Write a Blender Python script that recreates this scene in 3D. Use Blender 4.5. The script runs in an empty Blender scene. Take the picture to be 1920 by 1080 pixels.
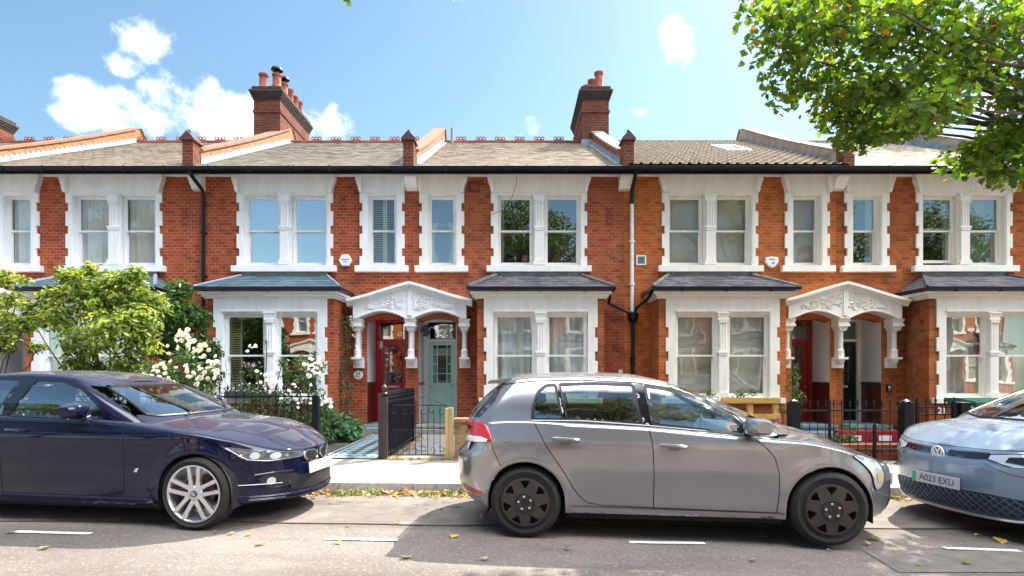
import bpy, bmesh, math, random
import numpy as np
from mathutils import Vector, Matrix
from mathutils.bvhtree import BVHTree
from mathutils.geometry import delaunay_2d_cdt
random.seed(7)
SC = bpy.context.scene
COL = SC.collection
R = math.radians
# ---------------------------------------------------------------- camera
FPX = 1050.0                       # focal length in pixels of the 1920 px wide photograph
cam = bpy.data.cameras.new('camera')
cam.sensor_width = 36.0
cam.lens = 36.0 * FPX / 1920.0
cam.shift_y = 160.0 / 1920.0
cam.clip_end = 2000
cam.clip_start = 0.05
camo = bpy.data.objects.new('camera', cam)
camo.location = (0, 0, 1.47)
camo.rotation_euler = (R(90), 0, 0)
COL.objects.link(camo)
SC.camera = camo
SC.render.resolution_x, SC.render.resolution_y = 1024, 576
# ---------------------------------------------------------------- exposure
SC.view_settings.view_transform = 'Standard'
SC.view_settings.look = 'None'
SC.view_settings.gamma = 1.0
SC.view_settings.exposure = 1.48
# ---------------------------------------------------------------- sun and sky
SUN = Vector((0.57, 0.64, 1.0)).normalized()
SUN_EL = math.asin(SUN.z)
SUN_AZ = math.atan2(SUN.x, SUN.y)
sun = bpy.data.lights.new('sun', 'SUN')
sun.energy = 4.7
sun.angle = R(0.5)
sun.color = (1.0, 0.93, 0.82)
suno = bpy.data.objects.new('sun', sun)
suno.rotation_euler = (-SUN).to_track_quat('-Z', 'Y').to_euler()
suno.location = (20, 20, 40)
COL.objects.link(suno)
wd = bpy.data.worlds.new('World')
SC.world = wd
wd.use_nodes = True
W = wd.node_tree
W.nodes.clear()


class NT:
    """tiny node helper"""
    def __init__(s, nt):
        s.t = nt
    def n(s, typ, **kw):
        nd = s.t.nodes.new(typ)
        for k, v in kw.items():
            if k.startswith('i_'):
                key = k[2:].replace('_', ' ')
                nd.inputs[key].default_value = v
            else:
                setattr(nd, k, v)
        return nd
    def l(s, a, b):
        s.t.links.new(a, b)
    def math(s, op, a, b=None, c=None, clamp=False):
        nd = s.t.nodes.new('ShaderNodeMath')
        nd.operation = op
        nd.use_clamp = clamp
        for i, v in enumerate((a, b, c)):
            if v is None:
                continue
            if isinstance(v, (int, float)):
                nd.inputs[i].default_value = v
            else:
                s.t.links.new(v, nd.inputs[i])
        return nd.outputs[0]
    def mix(s, fac, a, b, typ='MIX'):
        nd = s.t.nodes.new('ShaderNodeMix')
        nd.data_type = 'RGBA'
        nd.blend_type = typ
        nd.clamp_factor = True
        for i, v in ((0, fac), (6, a), (7, b)):
            if isinstance(v, (int, float)):
                nd.inputs[i].default_value = v
            elif isinstance(v, (tuple, list)):
                nd.inputs[i].default_value = tuple(v) + ((1,) if len(v) == 3 else ())
            else:
                s.t.links.new(v, nd.inputs[i])
        return nd.outputs[2]
    def ramp(s, fac, stops):
        nd = s.t.nodes.new('ShaderNodeValToRGB')
        el = nd.color_ramp.elements
        while len(el) < len(stops):
            el.new(0.5)
        for e, (p, c) in zip(el, stops):
            e.position = p
            e.color = tuple(c) + (1,) if len(c) == 3 else c
        s.t.links.new(fac, nd.inputs[0])
        return nd.outputs[0]


w = NT(W)
sky = w.n('ShaderNodeTexSky', sky_type='NISHITA', sun_disc=False, sun_elevation=SUN_EL, sun_rotation=SUN_AZ,
          altitude=50, air_density=1.0, dust_density=0.7, ozone_density=1.7)
tc = w.n('ShaderNodeTexCoord')
sep = w.n('ShaderNodeSeparateXYZ')
w.l(tc.outputs['Generated'], sep.inputs[0])
ay = w.math('ADD', w.math('ABSOLUTE', sep.outputs['Y']), 0.02)
uu = w.math('DIVIDE', sep.outputs['X'], ay)
vv = w.math('DIVIDE', sep.outputs['Z'], ay)
nz = w.n('ShaderNodeTexNoise', i_Scale=8.0, i_Detail=10.0, i_Roughness=0.68, i_Distortion=0.35)
w.l(tc.outputs['Generated'], nz.inputs['Vector'])
nz2 = w.n('ShaderNodeTexNoise', i_Scale=26.0, i_Detail=7.0, i_Roughness=0.6)
w.l(tc.outputs['Generated'], nz2.inputs['Vector'])
dens = None
# real cumulus of that day: direction (u, v) and angular size
for (px, py, rx, ry, g) in ((285, 92, 56, 44, 1.0), (250, 132, 40, 24, .6), (168, 205, 62, 46, 1.0), (225, 205, 36, 36, .8),
                            (360, 205, 92, 62, 1.15), (300, 232, 80, 50, 1.1), (455, 235, 95, 58, 1.1), (600, 246, 62, 38, .95),
                            (1264, 92, 38, 44, 1.15), (1003, 246, 24, 24, 1.0), (970, 262, 30, 12, .5), (1192, 223, 16, 9, .5),
                            (800, 0, 60, 12, .3), (1870, 205, 90, 40, .9), (1700, 240, 90, 40, .6), (1150, 330, 60, 30, .6)):
    u0, v0 = (px - 960) / FPX, (700 - py) / FPX
    du = w.math('DIVIDE', w.math('SUBTRACT', uu, u0), rx / FPX)
    dv = w.math('DIVIDE', w.math('SUBTRACT', vv, v0), ry / FPX)
    r2 = w.math('ADD', w.math('MULTIPLY', du, du), w.math('MULTIPLY', dv, dv))
    dd = w.math('MULTIPLY', w.math('SUBTRACT', 1.0, w.math('MULTIPLY', r2, 0.8)), g)
    dens = dd if dens is None else w.math('MAXIMUM', dens, dd)
dens = w.math('MAXIMUM', dens, -1.0)
nn = w.math('ADD', w.math('MULTIPLY', w.math('SUBTRACT', nz.outputs[0], 0.5), 3.0),
            w.math('MULTIPLY', w.math('SUBTRACT', nz2.outputs[0], 0.5), 2.6))
cl = w.n('ShaderNodeMapRange', interpolation_type='SMOOTHSTEP')
cl.inputs['From Min'].default_value = 0.05
cl.inputs['From Max'].default_value = 1.25
w.l(w.math('ADD', dens, nn), cl.inputs['Value'])
skt = w.mix(1.0, sky.outputs[0], (1.0, 1.13, 1.05), 'MULTIPLY')
cshade = w.ramp(nz2.outputs[0], [(0.3, (6.6, 7.4, 8.6)), (0.6, (9.6, 9.9, 10.2))])
fin = w.mix(w.math('MULTIPLY', cl.outputs[0], 0.93), skt, cshade)
# unseen clouds added as fill light behind camera (blue sky straight across the road)
def sstep(v, a, b):
    n_ = w.n('ShaderNodeMapRange', interpolation_type='SMOOTHSTEP')
    n_.inputs['From Min'].default_value = a; n_.inputs['From Max'].default_value = b
    w.l(v, n_.inputs['Value'])
    return n_.outputs[0]
back = sstep(w.math('MULTIPLY', sep.outputs['Y'], -1.0), 0.02, 0.14)
side_ = sstep(uu, 0.75, 1.2)
high = sstep(sep.outputs['Z'], 0.80, 0.90)
up = sstep(sep.outputs['Z'], 0.34, 0.46)
lump = sstep(w.math('ADD', nz.outputs[0], w.math('MULTIPLY', nz2.outputs[0], 0.25)), 0.42, 0.60)
fill_bank = w.math('MULTIPLY', w.math('MULTIPLY', back, w.math('MAXIMUM', w.math('MULTIPLY', side_, up), high)), w.math('ADD', w.math('MULTIPLY', lump, 0.7), 0.3))
fin = w.mix(fill_bank, fin, (58.0, 58.5, 60.0))
bg = w.n('ShaderNodeBackground')
bg.inputs['Strength'].default_value = 0.074
w.l(fin, bg.inputs['Color'])
wo = w.n('ShaderNodeOutputWorld')
w.l(bg.outputs[0], wo.inputs[0])


def gz(x):
    """the street falls gently to the right"""
    return -0.009 * x


def P(px, py, s):
    """a measured point: s = metres per photograph pixel at its distance"""
    return Vector(((px - 960) * s, s * FPX, 1.47 + (700 - py) * s))


# ---------------------------------------------------------------- materials
MATS = {}


def pbr(name, col, rough=0.6, metal=0.0, var=0.0, scale=6.0, bump=0.0, bscale=60.0, coat=0.0, spec=0.5, col2=None, stretch=None, emit=None, detail=4.0):
    if name in MATS:
        return MATS[name]
    m = bpy.data.materials.new(name)
    m.use_nodes = True
    t = NT(m.node_tree)
    b = m.node_tree.nodes['Principled BSDF']
    b.inputs['Base Color'].default_value = tuple(col) + (1,)
    b.inputs['Roughness'].default_value = rough
    b.inputs['Metallic'].default_value = metal
    b.inputs['Specular IOR Level'].default_value = spec
    if coat:
        b.inputs['Coat Weight'].default_value = coat
        b.inputs['Coat Roughness'].default_value = 0.03
    if emit:
        b.inputs['Emission Color'].default_value = tuple(emit[0]) + (1,)
        b.inputs['Emission Strength'].default_value = emit[1]
    if var or bump or col2:
        co = t.n('ShaderNodeTexCoord')
        src = co.outputs['Object']
        if stretch:
            mp = t.n('ShaderNodeMapping')
            mp.inputs['Scale'].default_value = stretch
            t.l(src, mp.inputs[0])
            src = mp.outputs[0]
        if var or col2:
            no = t.n('ShaderNodeTexNoise', i_Scale=scale, i_Detail=detail, i_Roughness=0.65)
            t.l(src, no.inputs['Vector'])
            c2 = col2 or tuple(c * (1 - var) for c in col)
            c1 = col if col2 else tuple(min(1, c * (1 + var * .6)) for c in col)
            t.l(t.ramp(no.outputs[0], [(0.33, c2), (0.67, c1)]), b.inputs['Base Color'])
        if bump:
            nb = t.n('ShaderNodeTexNoise', i_Scale=bscale, i_Detail=3.0)
            t.l(src, nb.inputs['Vector'])
            bp = t.n('ShaderNodeBump', i_Strength=bump, i_Distance=0.01)
            t.l(nb.outputs[0], bp.inputs['Height'])
            t.l(bp.outputs[0], b.inputs['Normal'])
    MATS[name] = m
    return m


def brickmat(name, c1, c2, mortar, dark=(0.12, 0.03, 0.02), stain=0.35, mscale=1.0, msize=0.009, pale=None):
    m = bpy.data.materials.new(name)
    m.use_nodes = True
    t = NT(m.node_tree)
    b = m.node_tree.nodes['Principled BSDF']
    b.inputs['Roughness'].default_value = 0.88
    b.inputs['Specular IOR Level'].default_value = 0.25
    co = t.n('ShaderNodeTexCoord')
    sp = t.n('ShaderNodeSeparateXYZ')
    t.l(co.outputs['Object'], sp.inputs[0])
    cb = t.n('ShaderNodeCombineXYZ')
    t.l(t.math('ADD', sp.outputs[0], sp.outputs[1]), cb.inputs[0])
    t.l(sp.outputs[2], cb.inputs[1])
    br = t.n('ShaderNodeTexBrick', offset=0.5, squash=1.0)
    br.inputs['Scale'].default_value = 1.0
    br.inputs['Brick Width'].default_value = 0.165
    br.inputs['Row Height'].default_value = 0.076
    br.inputs['Mortar Size'].default_value = msize
    br.inputs['Mortar Smooth'].default_value = 0.3
    br.inputs['Bias'].default_value = -0.1
    br.inputs['Color1'].default_value = c1 + (1,)
    br.inputs['Color2'].default_value = c2 + (1,)
    br.inputs['Mortar'].default_value = mortar + (1,)
    t.l(cb.outputs[0], br.inputs['Vector'])
    # single dark headers
    vo = t.n('ShaderNodeTexWhiteNoise', noise_dimensions='2D')
    cell = t.n('ShaderNodeCombineXYZ')
    t.l(t.math('FLOOR', t.math('DIVIDE', cb.outputs[0], 1) if False else t.math('DIVIDE', t.math('ADD', sp.outputs[0], sp.outputs[1]), 0.165)), cell.inputs[0])
    t.l(t.math('FLOOR', t.math('DIVIDE', sp.outputs[2], 0.076)), cell.inputs[1])
    t.l(cell.outputs[0], vo.inputs['Vector'])
    hd = t.math('GREATER_THAN', vo.outputs[0], 0.86)
    n1 = t.n('ShaderNodeTexNoise', i_Scale=0.9, i_Detail=6.0, i_Roughness=0.7)
    t.l(co.outputs['Object'], n1.inputs['Vector'])
    big = t.n('ShaderNodeMapRange')
    big.inputs['From Min'].default_value = 0.42
    big.inputs['From Max'].default_value = 0.72
    t.l(n1.outputs[0], big.inputs['Value'])
    c = t.mix(t.math('MULTIPLY', hd, 0.45), br.outputs['Color'], dark)
    c = t.mix(t.math('MULTIPLY', big.outputs[0], stain), c, dark, 'MIX')
    if pale:
        n2 = t.n('ShaderNodeTexNoise', i_Scale=1.6, i_Detail=5.0, i_Roughness=0.75)
        t.l(co.outputs['Object'], n2.inputs['Vector'])
        b2 = t.n('ShaderNodeMapRange')
        b2.inputs['From Min'].default_value = 0.56
        b2.inputs['From Max'].default_value = 0.76
        t.l(n2.outputs[0], b2.inputs['Value'])
        c = t.mix(t.math('MULTIPLY', b2.outputs[0], 0.42), c, pale)
    n3 = t.n('ShaderNodeTexNoise', i_Scale=30.0, i_Detail=3.0)
    t.l(co.outputs['Object'], n3.inputs['Vector'])
    c = t.mix(0.35, c, t.ramp(n3.outputs[0], [(0.3, (0.55, 0.55, 0.55)), (0.7, (1.25, 1.2, 1.15))]), 'MULTIPLY')
    t.l(c, b.inputs['Base Color'])
    bp = t.n('ShaderNodeBump', i_Strength=0.5, i_Distance=0.01)
    bp.invert = True
    t.l(br.outputs['Fac'], bp.inputs['Height'])
    t.l(bp.outputs[0], b.inputs['Normal'])
    MATS[name] = m
    return m


def glassmat(name, tint=(0.75, 0.85, 0.82), refl=0.12, rough=0.0, wob=0.0):
    """thin window glass: looks through, mirrors more at grazing angles"""
    if name in MATS:
        return MATS[name]
    m = bpy.data.materials.new(name)
    m.use_nodes = True
    t = NT(m.node_tree)
    m.node_tree.nodes.clear()
    tr = t.n('ShaderNodeBsdfTransparent')
    tr.inputs['Color'].default_value = tuple(tint) + (1,)
    gl = t.n('ShaderNodeBsdfGlossy')
    gl.inputs['Roughness'].default_value = rough
    gl.inputs['Color'].default_value = (1, 1, 1, 1)
    fr = t.n('ShaderNodeLayerWeight', i_Blend=0.5)
    f = t.math('ADD', refl, t.math('MULTIPLY', t.math('POWER', fr.outputs['Facing'], 3.0), 1 - refl), clamp=True)
    if wob:
        co = t.n('ShaderNodeTexCoord')
        no = t.n('ShaderNodeTexNoise', i_Scale=1.3, i_Detail=1.0)
        t.l(co.outputs['Object'], no.inputs['Vector'])
        bp = t.n('ShaderNodeBump', i_Strength=wob, i_Distance=0.03)
        t.l(no.outputs[0], bp.inputs['Height'])
        t.l(bp.outputs[0], gl.inputs['Normal'])
    mx = t.n('ShaderNodeMixShader')
    t.l(f, mx.inputs[0])
    t.l(tr.outputs[0], mx.inputs[1])
    t.l(gl.outputs[0], mx.inputs[2])
    o = t.n('ShaderNodeOutputMaterial')
    t.l(mx.outputs[0], o.inputs[0])
    MATS[name] = m
    return m


def leafmat(name, col, trans=0.45, rough=0.45, var=0.35, tint=(1.5, 1.5, 0.6)):
    if name in MATS:
        return MATS[name]
    m = bpy.data.materials.new(name)
    m.use_nodes = True
    t = NT(m.node_tree)
    b = m.node_tree.nodes['Principled BSDF']
    b.inputs['Roughness'].default_value = rough
    b.inputs['Specular IOR Level'].default_value = 0.4
    co = t.n('ShaderNodeTexCoord')
    no = t.n('ShaderNodeTexNoise', i_Scale=3.0, i_Detail=3.0)
    t.l(co.outputs['Object'], no.inputs['Vector'])
    c = t.ramp(no.outputs[0], [(0.3, tuple(x * (1 - var) for x in col)), (0.7, tuple(min(1, x * (1 + var)) for x in col))])
    t.l(c, b.inputs['Base Color'])
    tl = t.n('ShaderNodeBsdfTranslucent')
    t.l(t.mix(1.0, c, tint, 'MULTIPLY'), tl.inputs['Color'])
    mx = t.n('ShaderNodeMixShader')
    mx.inputs[0].default_value = trans
    t.l(b.outputs[0], mx.inputs[1])
    t.l(tl.outputs[0], mx.inputs[2])
    o = [n for n in m.node_tree.nodes if n.type == 'OUTPUT_MATERIAL'][0]
    t.l(mx.outputs[0], o.inputs[0])
    MATS[name] = m
    return m


# ---------------------------------------------------------------- mesh helpers
class MB:
    def __init__(s):
        s.v = []; s.f = []; s.m = []; s.cur = 0
    def add(s, vs, fs):
        o = len(s.v)
        s.v.extend([tuple(v) for v in vs])
        for f in fs:
            s.f.append([i + o for i in f]); s.m.append(s.cur)
        return s
    def box(s, x0, x1, y0, y1, z0, z1):
        x0, x1 = min(x0, x1), max(x0, x1); y0, y1 = min(y0, y1), max(y0, y1); z0, z1 = min(z0, z1), max(z0, z1)
        vs = [(x, y, z) for z in (z0, z1) for y in (y0, y1) for x in (x0, x1)]
        return s.add(vs, [(0, 2, 3, 1), (4, 5, 7, 6), (0, 1, 5, 4), (2, 6, 7, 3), (0, 4, 6, 2), (1, 3, 7, 5)])
    def quad(s, a, b, c, d):
        return s.add([a, b, c, d], [(0, 1, 2, 3)])
    def prism(s, poly, axis, a, b):
        """poly: 2d points; axis 'y': (x,z), axis 'x': (y,z), axis 'z': (x,y)"""
        n = len(poly)
        def mk(p, t):
            return (p[0], t, p[1]) if axis == 'y' else ((t, p[0], p[1]) if axis == 'x' else (p[0], p[1], t))
        vs = [mk(p, a) for p in poly] + [mk(p, b) for p in poly]
        fs = [tuple(range(n))[::-1], tuple(range(n, 2 * n))] + [(i, (i + 1) % n, (i + 1) % n + n, i + n) for i in range(n)]
        return s.add(vs, fs)
    def tube(s, pts, r, n=8, caps=True):
        pts = [Vector(p) for p in pts]
        rr = r if isinstance(r, (list, tuple)) else [r] * len(pts)
        vs = []; fs = []
        ref = Vector((0, 0, 1))
        d0 = (pts[1] - pts[0]).normalized()
        if abs(d0.dot(ref)) > .9:
            ref = Vector((0, 1, 0))
        nrm = d0.cross(ref).normalized()
        for i, p in enumerate(pts):
            d = (pts[min(i + 1, len(pts) - 1)] - pts[max(i - 1, 0)])
            d = d.normalized() if d.length > 1e-9 else d0
            nrm = (nrm - d * nrm.dot(d)).normalized()
            b = d.cross(nrm)
            for k in range(n):
                a = 2 * math.pi * k / n
                vs.append(p + (nrm * math.cos(a) + b * math.sin(a)) * rr[i])
        for i in range(len(pts) - 1):
            for k in range(n):
                fs.append((i * n + k, i * n + (k + 1) % n, (i + 1) * n + (k + 1) % n, (i + 1) * n + k))
        if caps:
            fs.append(tuple(range(n))[::-1]); fs.append(tuple((len(pts) - 1) * n + k for k in range(n)))
        return s.add(vs, fs)
    def lathe(s, prof, c=(0, 0, 0), n=16, axis='z', caps=True):
        vs = []; fs = []
        for (r, h) in prof:
            for k in range(n):
                a = 2 * math.pi * k / n
                x, y = r * math.cos(a), r * math.sin(a)
                v = (x, y, h) if axis == 'z' else ((h, x, y) if axis == 'x' else (x, h, y))
                vs.append((v[0] + c[0], v[1] + c[1], v[2] + c[2]))
        for i in range(len(prof) - 1):
            for k in range(n):
                fs.append((i * n + k, i * n + (k + 1) % n, (i + 1) * n + (k + 1) % n, (i + 1) * n + k))
        if caps and prof[0][0] > 1e-5:
            fs.append(tuple(range(n))[::-1])
        if caps and prof[-1][0] > 1e-5:
            fs.append(tuple((len(prof) - 1) * n + k for k in range(n)))
        return s.add(vs, fs)
    def torus(s, c, R0, r, n=14, k=5, axis='y', a0=0, a1=2 * math.pi):
        pts = []
        full = abs(a1 - a0) > 6.28
        m = n + 1
        for i in range(m):
            a = a0 + (a1 - a0) * i / n
            x, z = R0 * math.cos(a), R0 * math.sin(a)
            v = (c[0] + x, c[1], c[2] + z) if axis == 'y' else ((c[0], c[1] + x, c[2] + z) if axis == 'x' else (c[0] + x, c[1] + z, c[2]))
            pts.append(v)
        return s.tube(pts, r, k, caps=not full)
    def build(s, name, mats, parent=None, org=(0, 0, 0), smooth=False, bevel=0.0, weld=False):
        me = bpy.data.meshes.new(name)
        ox, oy, oz = org
        me.from_pydata([(x - ox, y - oy, z - oz) for x, y, z in s.v], [], s.f)
        if not isinstance(mats, (list, tuple)):
            mats = [mats]
        for m in mats:
            me.materials.append(m)
        if len(mats) > 1:
            me.polygons.foreach_set('material_index', s.m)
        if weld or smooth:
            bm = bmesh.new(); bm.from_mesh(me)
            bmesh.ops.remove_doubles(bm, verts=bm.verts, dist=1e-5)
            bmesh.ops.recalc_face_normals(bm, faces=bm.faces)
            bm.to_mesh(me); bm.free()
        if smooth:
            me.polygons.foreach_set('use_smooth', [True] * len(me.polygons))
            try:
                me.set_sharp_from_angle(angle=R(40))
            except Exception:
                pass
        me.update()
        o = bpy.data.objects.new(name, me)
        COL.objects.link(o)
        if parent is not None:
            o.parent = parent
        else:
            o.location = org
        if bevel:
            md = o.modifiers.new('bevel', 'BEVEL'); md.width = bevel; md.segments = 2; md.limit_method = 'ANGLE'; md.angle_limit = R(50)
        return o


def tag(o, label=None, cat=None, group=None, kind=None):
    if label: o['label'] = label
    if cat: o['category'] = cat
    if group: o['group'] = group
    if kind: o['kind'] = kind
    return o


def empty(name, loc=(0, 0, 0), rz=0.0):
    o = bpy.data.objects.new(name, None)
    o.empty_display_size = 0.2
    o.location = loc
    o.rotation_euler = (0, 0, rz)
    COL.objects.link(o)
    return o


def children_of(o):
    return [c for c in bpy.data.objects if c.parent is o]


def copy_tree(o, parent=None):
    c = o.copy()
    COL.objects.link(c)
    c.parent = parent
    for ch in children_of(o):
        copy_tree(ch, c)
    return c


def text_mesh(txt, size, name, mat, parent, matrix, extrude=0.002, align='CENTER'):
    cu = bpy.data.curves.new(name, 'FONT')
    cu.body = txt; cu.size = size; cu.extrude = extrude; cu.align_x = align; cu.align_y = 'CENTER'
    to = bpy.data.objects.new(name, cu)
    me = bpy.data.meshes.new_from_object(to)
    bpy.data.objects.remove(to)
    me.materials.clear(); me.materials.append(mat)
    me.transform(matrix)
    o = bpy.data.objects.new(name, me)
    COL.objects.link(o)
    if parent is not None:
        o.parent = parent
    return o


# shared materials
IRON = pbr('black_iron', (0.005, 0.006, 0.012), 0.4, var=0.3, scale=20, spec=.28)
GUTTER = pbr('gutter_black', (0.006, 0.006, 0.012), 0.3, var=0.3, scale=3, spec=.3)
LEAD = pbr('lead', (0.26, 0.31, 0.36), 0.6, var=0.35, scale=4, bump=0.3, bscale=12)
TERRA = pbr('terracotta', (0.28, 0.075, 0.045), 0.8, var=0.45, scale=5)
INTER = pbr('room_plaster', (0.34, 0.32, 0.30), 0.9)
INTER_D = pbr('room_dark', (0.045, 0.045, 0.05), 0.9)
PANE = glassmat('window_glass', (0.72, 0.80, 0.78), 0.30, wob=0.07)
PANE_S = glassmat('window_glass_sky', (0.45, 0.55, 0.55), 0.55, wob=0.1)
PANE_D = glassmat('window_glass_blind', (0.92, 0.94, 0.92), 0.07, wob=0.3)
PANE_L = glassmat('window_glass_low', (0.9, 0.93, 0.9), 0.14, wob=0.08)
# ================================================================ ground
def asphaltmat():
    m = bpy.data.materials.new('asphalt'); m.use_nodes = True
    t = NT(m.node_tree); b = m.node_tree.nodes['Principled BSDF']
    b.inputs['Roughness'].default_value = 0.9
    b.inputs['Specular IOR Level'].default_value = 0.25
    co = t.n('ShaderNodeTexCoord')
    n1 = t.n('ShaderNodeTexNoise', i_Scale=0.55, i_Detail=6.0, i_Roughness=0.7); t.l(co.outputs['Object'], n1.inputs['Vector'])
    n2 = t.n('ShaderNodeTexVoronoi', i_Scale=75.0); t.l(co.outputs['Object'], n2.inputs['Vector'])
    n3 = t.n('ShaderNodeTexNoise', i_Scale=160.0, i_Detail=2.0); t.l(co.outputs['Object'], n3.inputs['Vector'])
    c = t.ramp(n1.outputs[0], [(0.3, (0.118, 0.105, 0.097)), (0.7, (0.19, 0.168, 0.152))])
    sp = t.ramp(n2.outputs['Distance'], [(0.0, (0.72, 0.72, 0.72)), (0.55, (1.12, 1.1, 1.07))])
    c = t.mix(0.45, c, sp, 'MULTIPLY')
    hl = t.n('ShaderNodeSeparateColor'); t.l(n2.outputs['Color'], hl.inputs[0])
    c = t.mix(t.math('MULTIPLY', t.math('GREATER_THAN', hl.outputs[0], 0.95), 0.35), c, (0.42, 0.38, 0.33))
    c = t.mix(t.math('MULTIPLY', t.math('LESS_THAN', hl.outputs[0], 0.14), 0.3), c, (0.04, 0.036, 0.034))
    # cracks
    vd = t.n('ShaderNodeTexVoronoi', i_Scale=0.8, feature='DISTANCE_TO_EDGE')
    ds = t.n('ShaderNodeTexNoise', i_Scale=3.0, i_Detail=4.0); t.l(co.outputs['Object'], ds.inputs['Vector'])
    vm = t.n('ShaderNodeVectorMath', operation='ADD'); t.l(co.outputs['Object'], vm.inputs[0]); 
    vs = t.n('ShaderNodeVectorMath', operation='SCALE'); vs.inputs['Scale'].default_value = 0.5
    t.l(ds.outputs['Color'], vs.inputs[0]); t.l(vs.outputs[0], vm.inputs[1]); t.l(vm.outputs[0], vd.inputs['Vector'])
    cr = t.math('LESS_THAN', vd.outputs['Distance'], 0.003)
    c = t.mix(t.math('MULTIPLY', cr, 0.18), c, (0.035, 0.032, 0.03))
    st = t.n('ShaderNodeTexNoise', i_Scale=0.9, i_Detail=5.0, i_Roughness=0.6); mp = t.n('ShaderNodeMapping'); mp.inputs['Scale'].default_value = (.35, 1.6, 1); t.l(co.outputs['Object'], mp.inputs[0]); t.l(mp.outputs[0], st.inputs['Vector'])
    c = t.mix(0.8, c, t.ramp(st.outputs[0], [(0.35, (0.72, 0.70, 0.70)), (0.6, (1.1, 1.08, 1.05))]), 'MULTIPLY')
    t.l(c, b.inputs['Base Color'])
    bp = t.n('ShaderNodeBump', i_Strength=0.3, i_Distance=0.005); t.l(n2.outputs['Distance'], bp.inputs['Height'])
    t.l(bp.outputs[0], b.inputs['Normal'])
    return m


def sheet(name, x0, x1, y0, y1, dz, mat, label=None, kind='structure', n=1):
    mb = MB()
    mb.quad((x0, y0, gz(x0) + dz), (x1, y0, gz(x1) + dz), (x1, y1, gz(x1) + dz), (x0, y1, gz(x0) + dz))
    o = mb.build(name, mat)
    tag(o, kind=kind)
    return o


ASPH = asphaltmat()
KY = 6.78        # kerb face
PY = 8.62        # back edge of the pavement
HF = 13.755      # house front plane
sheet('ground', -60, 60, -60, 90, -0.06, pbr('soil', (0.09, 0.07, 0.05), 0.95, var=0.4))
sheet('road', -40, 40, -8.0, KY, 0.0, ASPH)
# strip of older tarmac along the parking bays with a joint line
mb = MB()
def wavy(y, amp, x):
    return y + amp * math.sin(x * 1.7) + amp * .6 * math.sin(x * 4.1 + 1)
xs = [-14 + i * 0.25 for i in range(113)]
for a, b in zip(xs[:-1], xs[1:]):
    mb.quad((a, wavy(5.42, .03, a), gz(a) + .004), (b, wavy(5.42, .03, b), gz(b) + .004), (b, KY, gz(b) + .004), (a, KY, gz(a) + .004))
o = mb.build('road_gutter_strip', pbr('old_tarmac', (0.185, 0.158, 0.138), 0.95, var=0.35, scale=3, bump=0.5, bscale=90, detail=8)); tag(o, kind='structure')
mb = MB()
for a, b in zip(xs[:-1], xs[1:]):
    mb.quad((a, wavy(5.40, .03, a), gz(a) + .008), (b, wavy(5.40, .03, b), gz(b) + .008), (b, wavy(5.425, .03, b), gz(b) + .008), (a, wavy(5.425, .03, a), gz(a) + .008))
o = mb.build('road_strip', pbr('joint_dirt', (0.07, 0.05, 0.035), 0.95, var=0.4, scale=9)); tag(o, kind='structure')
mb = MB()
for (xa, xb, ya, yb) in ((-1.9, -.85, 5.48, 6.15), (2.9, 4.6, 4.2, 4.75)):
    mb.quad((xa, ya, gz(xa) + .006), (xb, ya + .04, gz(xb) + .006), (xb + .05, yb, gz(xb) + .006), (xa + .06, yb - .03, gz(xa) + .006))
    o = mb.build('road_patch', pbr('tarmac_patch', (0.15, 0.132, 0.118), 0.95, var=0.25, scale=6, bump=0.5, bscale=120, detail=8)); tag(o, kind='structure'); mb = MB()
# bay markings
PAINT = pbr('road_paint', (0.66, 0.65, 0.62), 0.8, var=0.3, scale=14, detail=8)
lines = [((28, 998), (170, 1002)), ((611, 1011), (746, 1014)), ((1180, 1018), (1322, 1020)), ((1770, 1029), (1912, 1034))]
mb = MB()
for (a, b) in lines:
    pts = []
    for (px, py) in (a, b):
        x = 0
        for _ in range(4):
            s = (1.47 - gz(x)) / (py - 700); x = (px - 960) * s
        pts.append((x, s * FPX))
    (xa, ya), (xb, yb) = pts
    n = 14
    for k in range(n):
        p0, p1 = k / n, (k + 1) / n
        def q(p, off):
            x = xa + (xb - xa) * p; y = ya + (yb - ya) * p + off
            return (x, y, gz(x) + .009)
        j = random.uniform(-.003, .003)
        mb.quad(q(p0, -.032 + j), q(p1, -.032 + j), q(p1, .032 + j), q(p0, .032 + j))
o = mb.build('road_markings', PAINT); tag(o, kind='structure')


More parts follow.
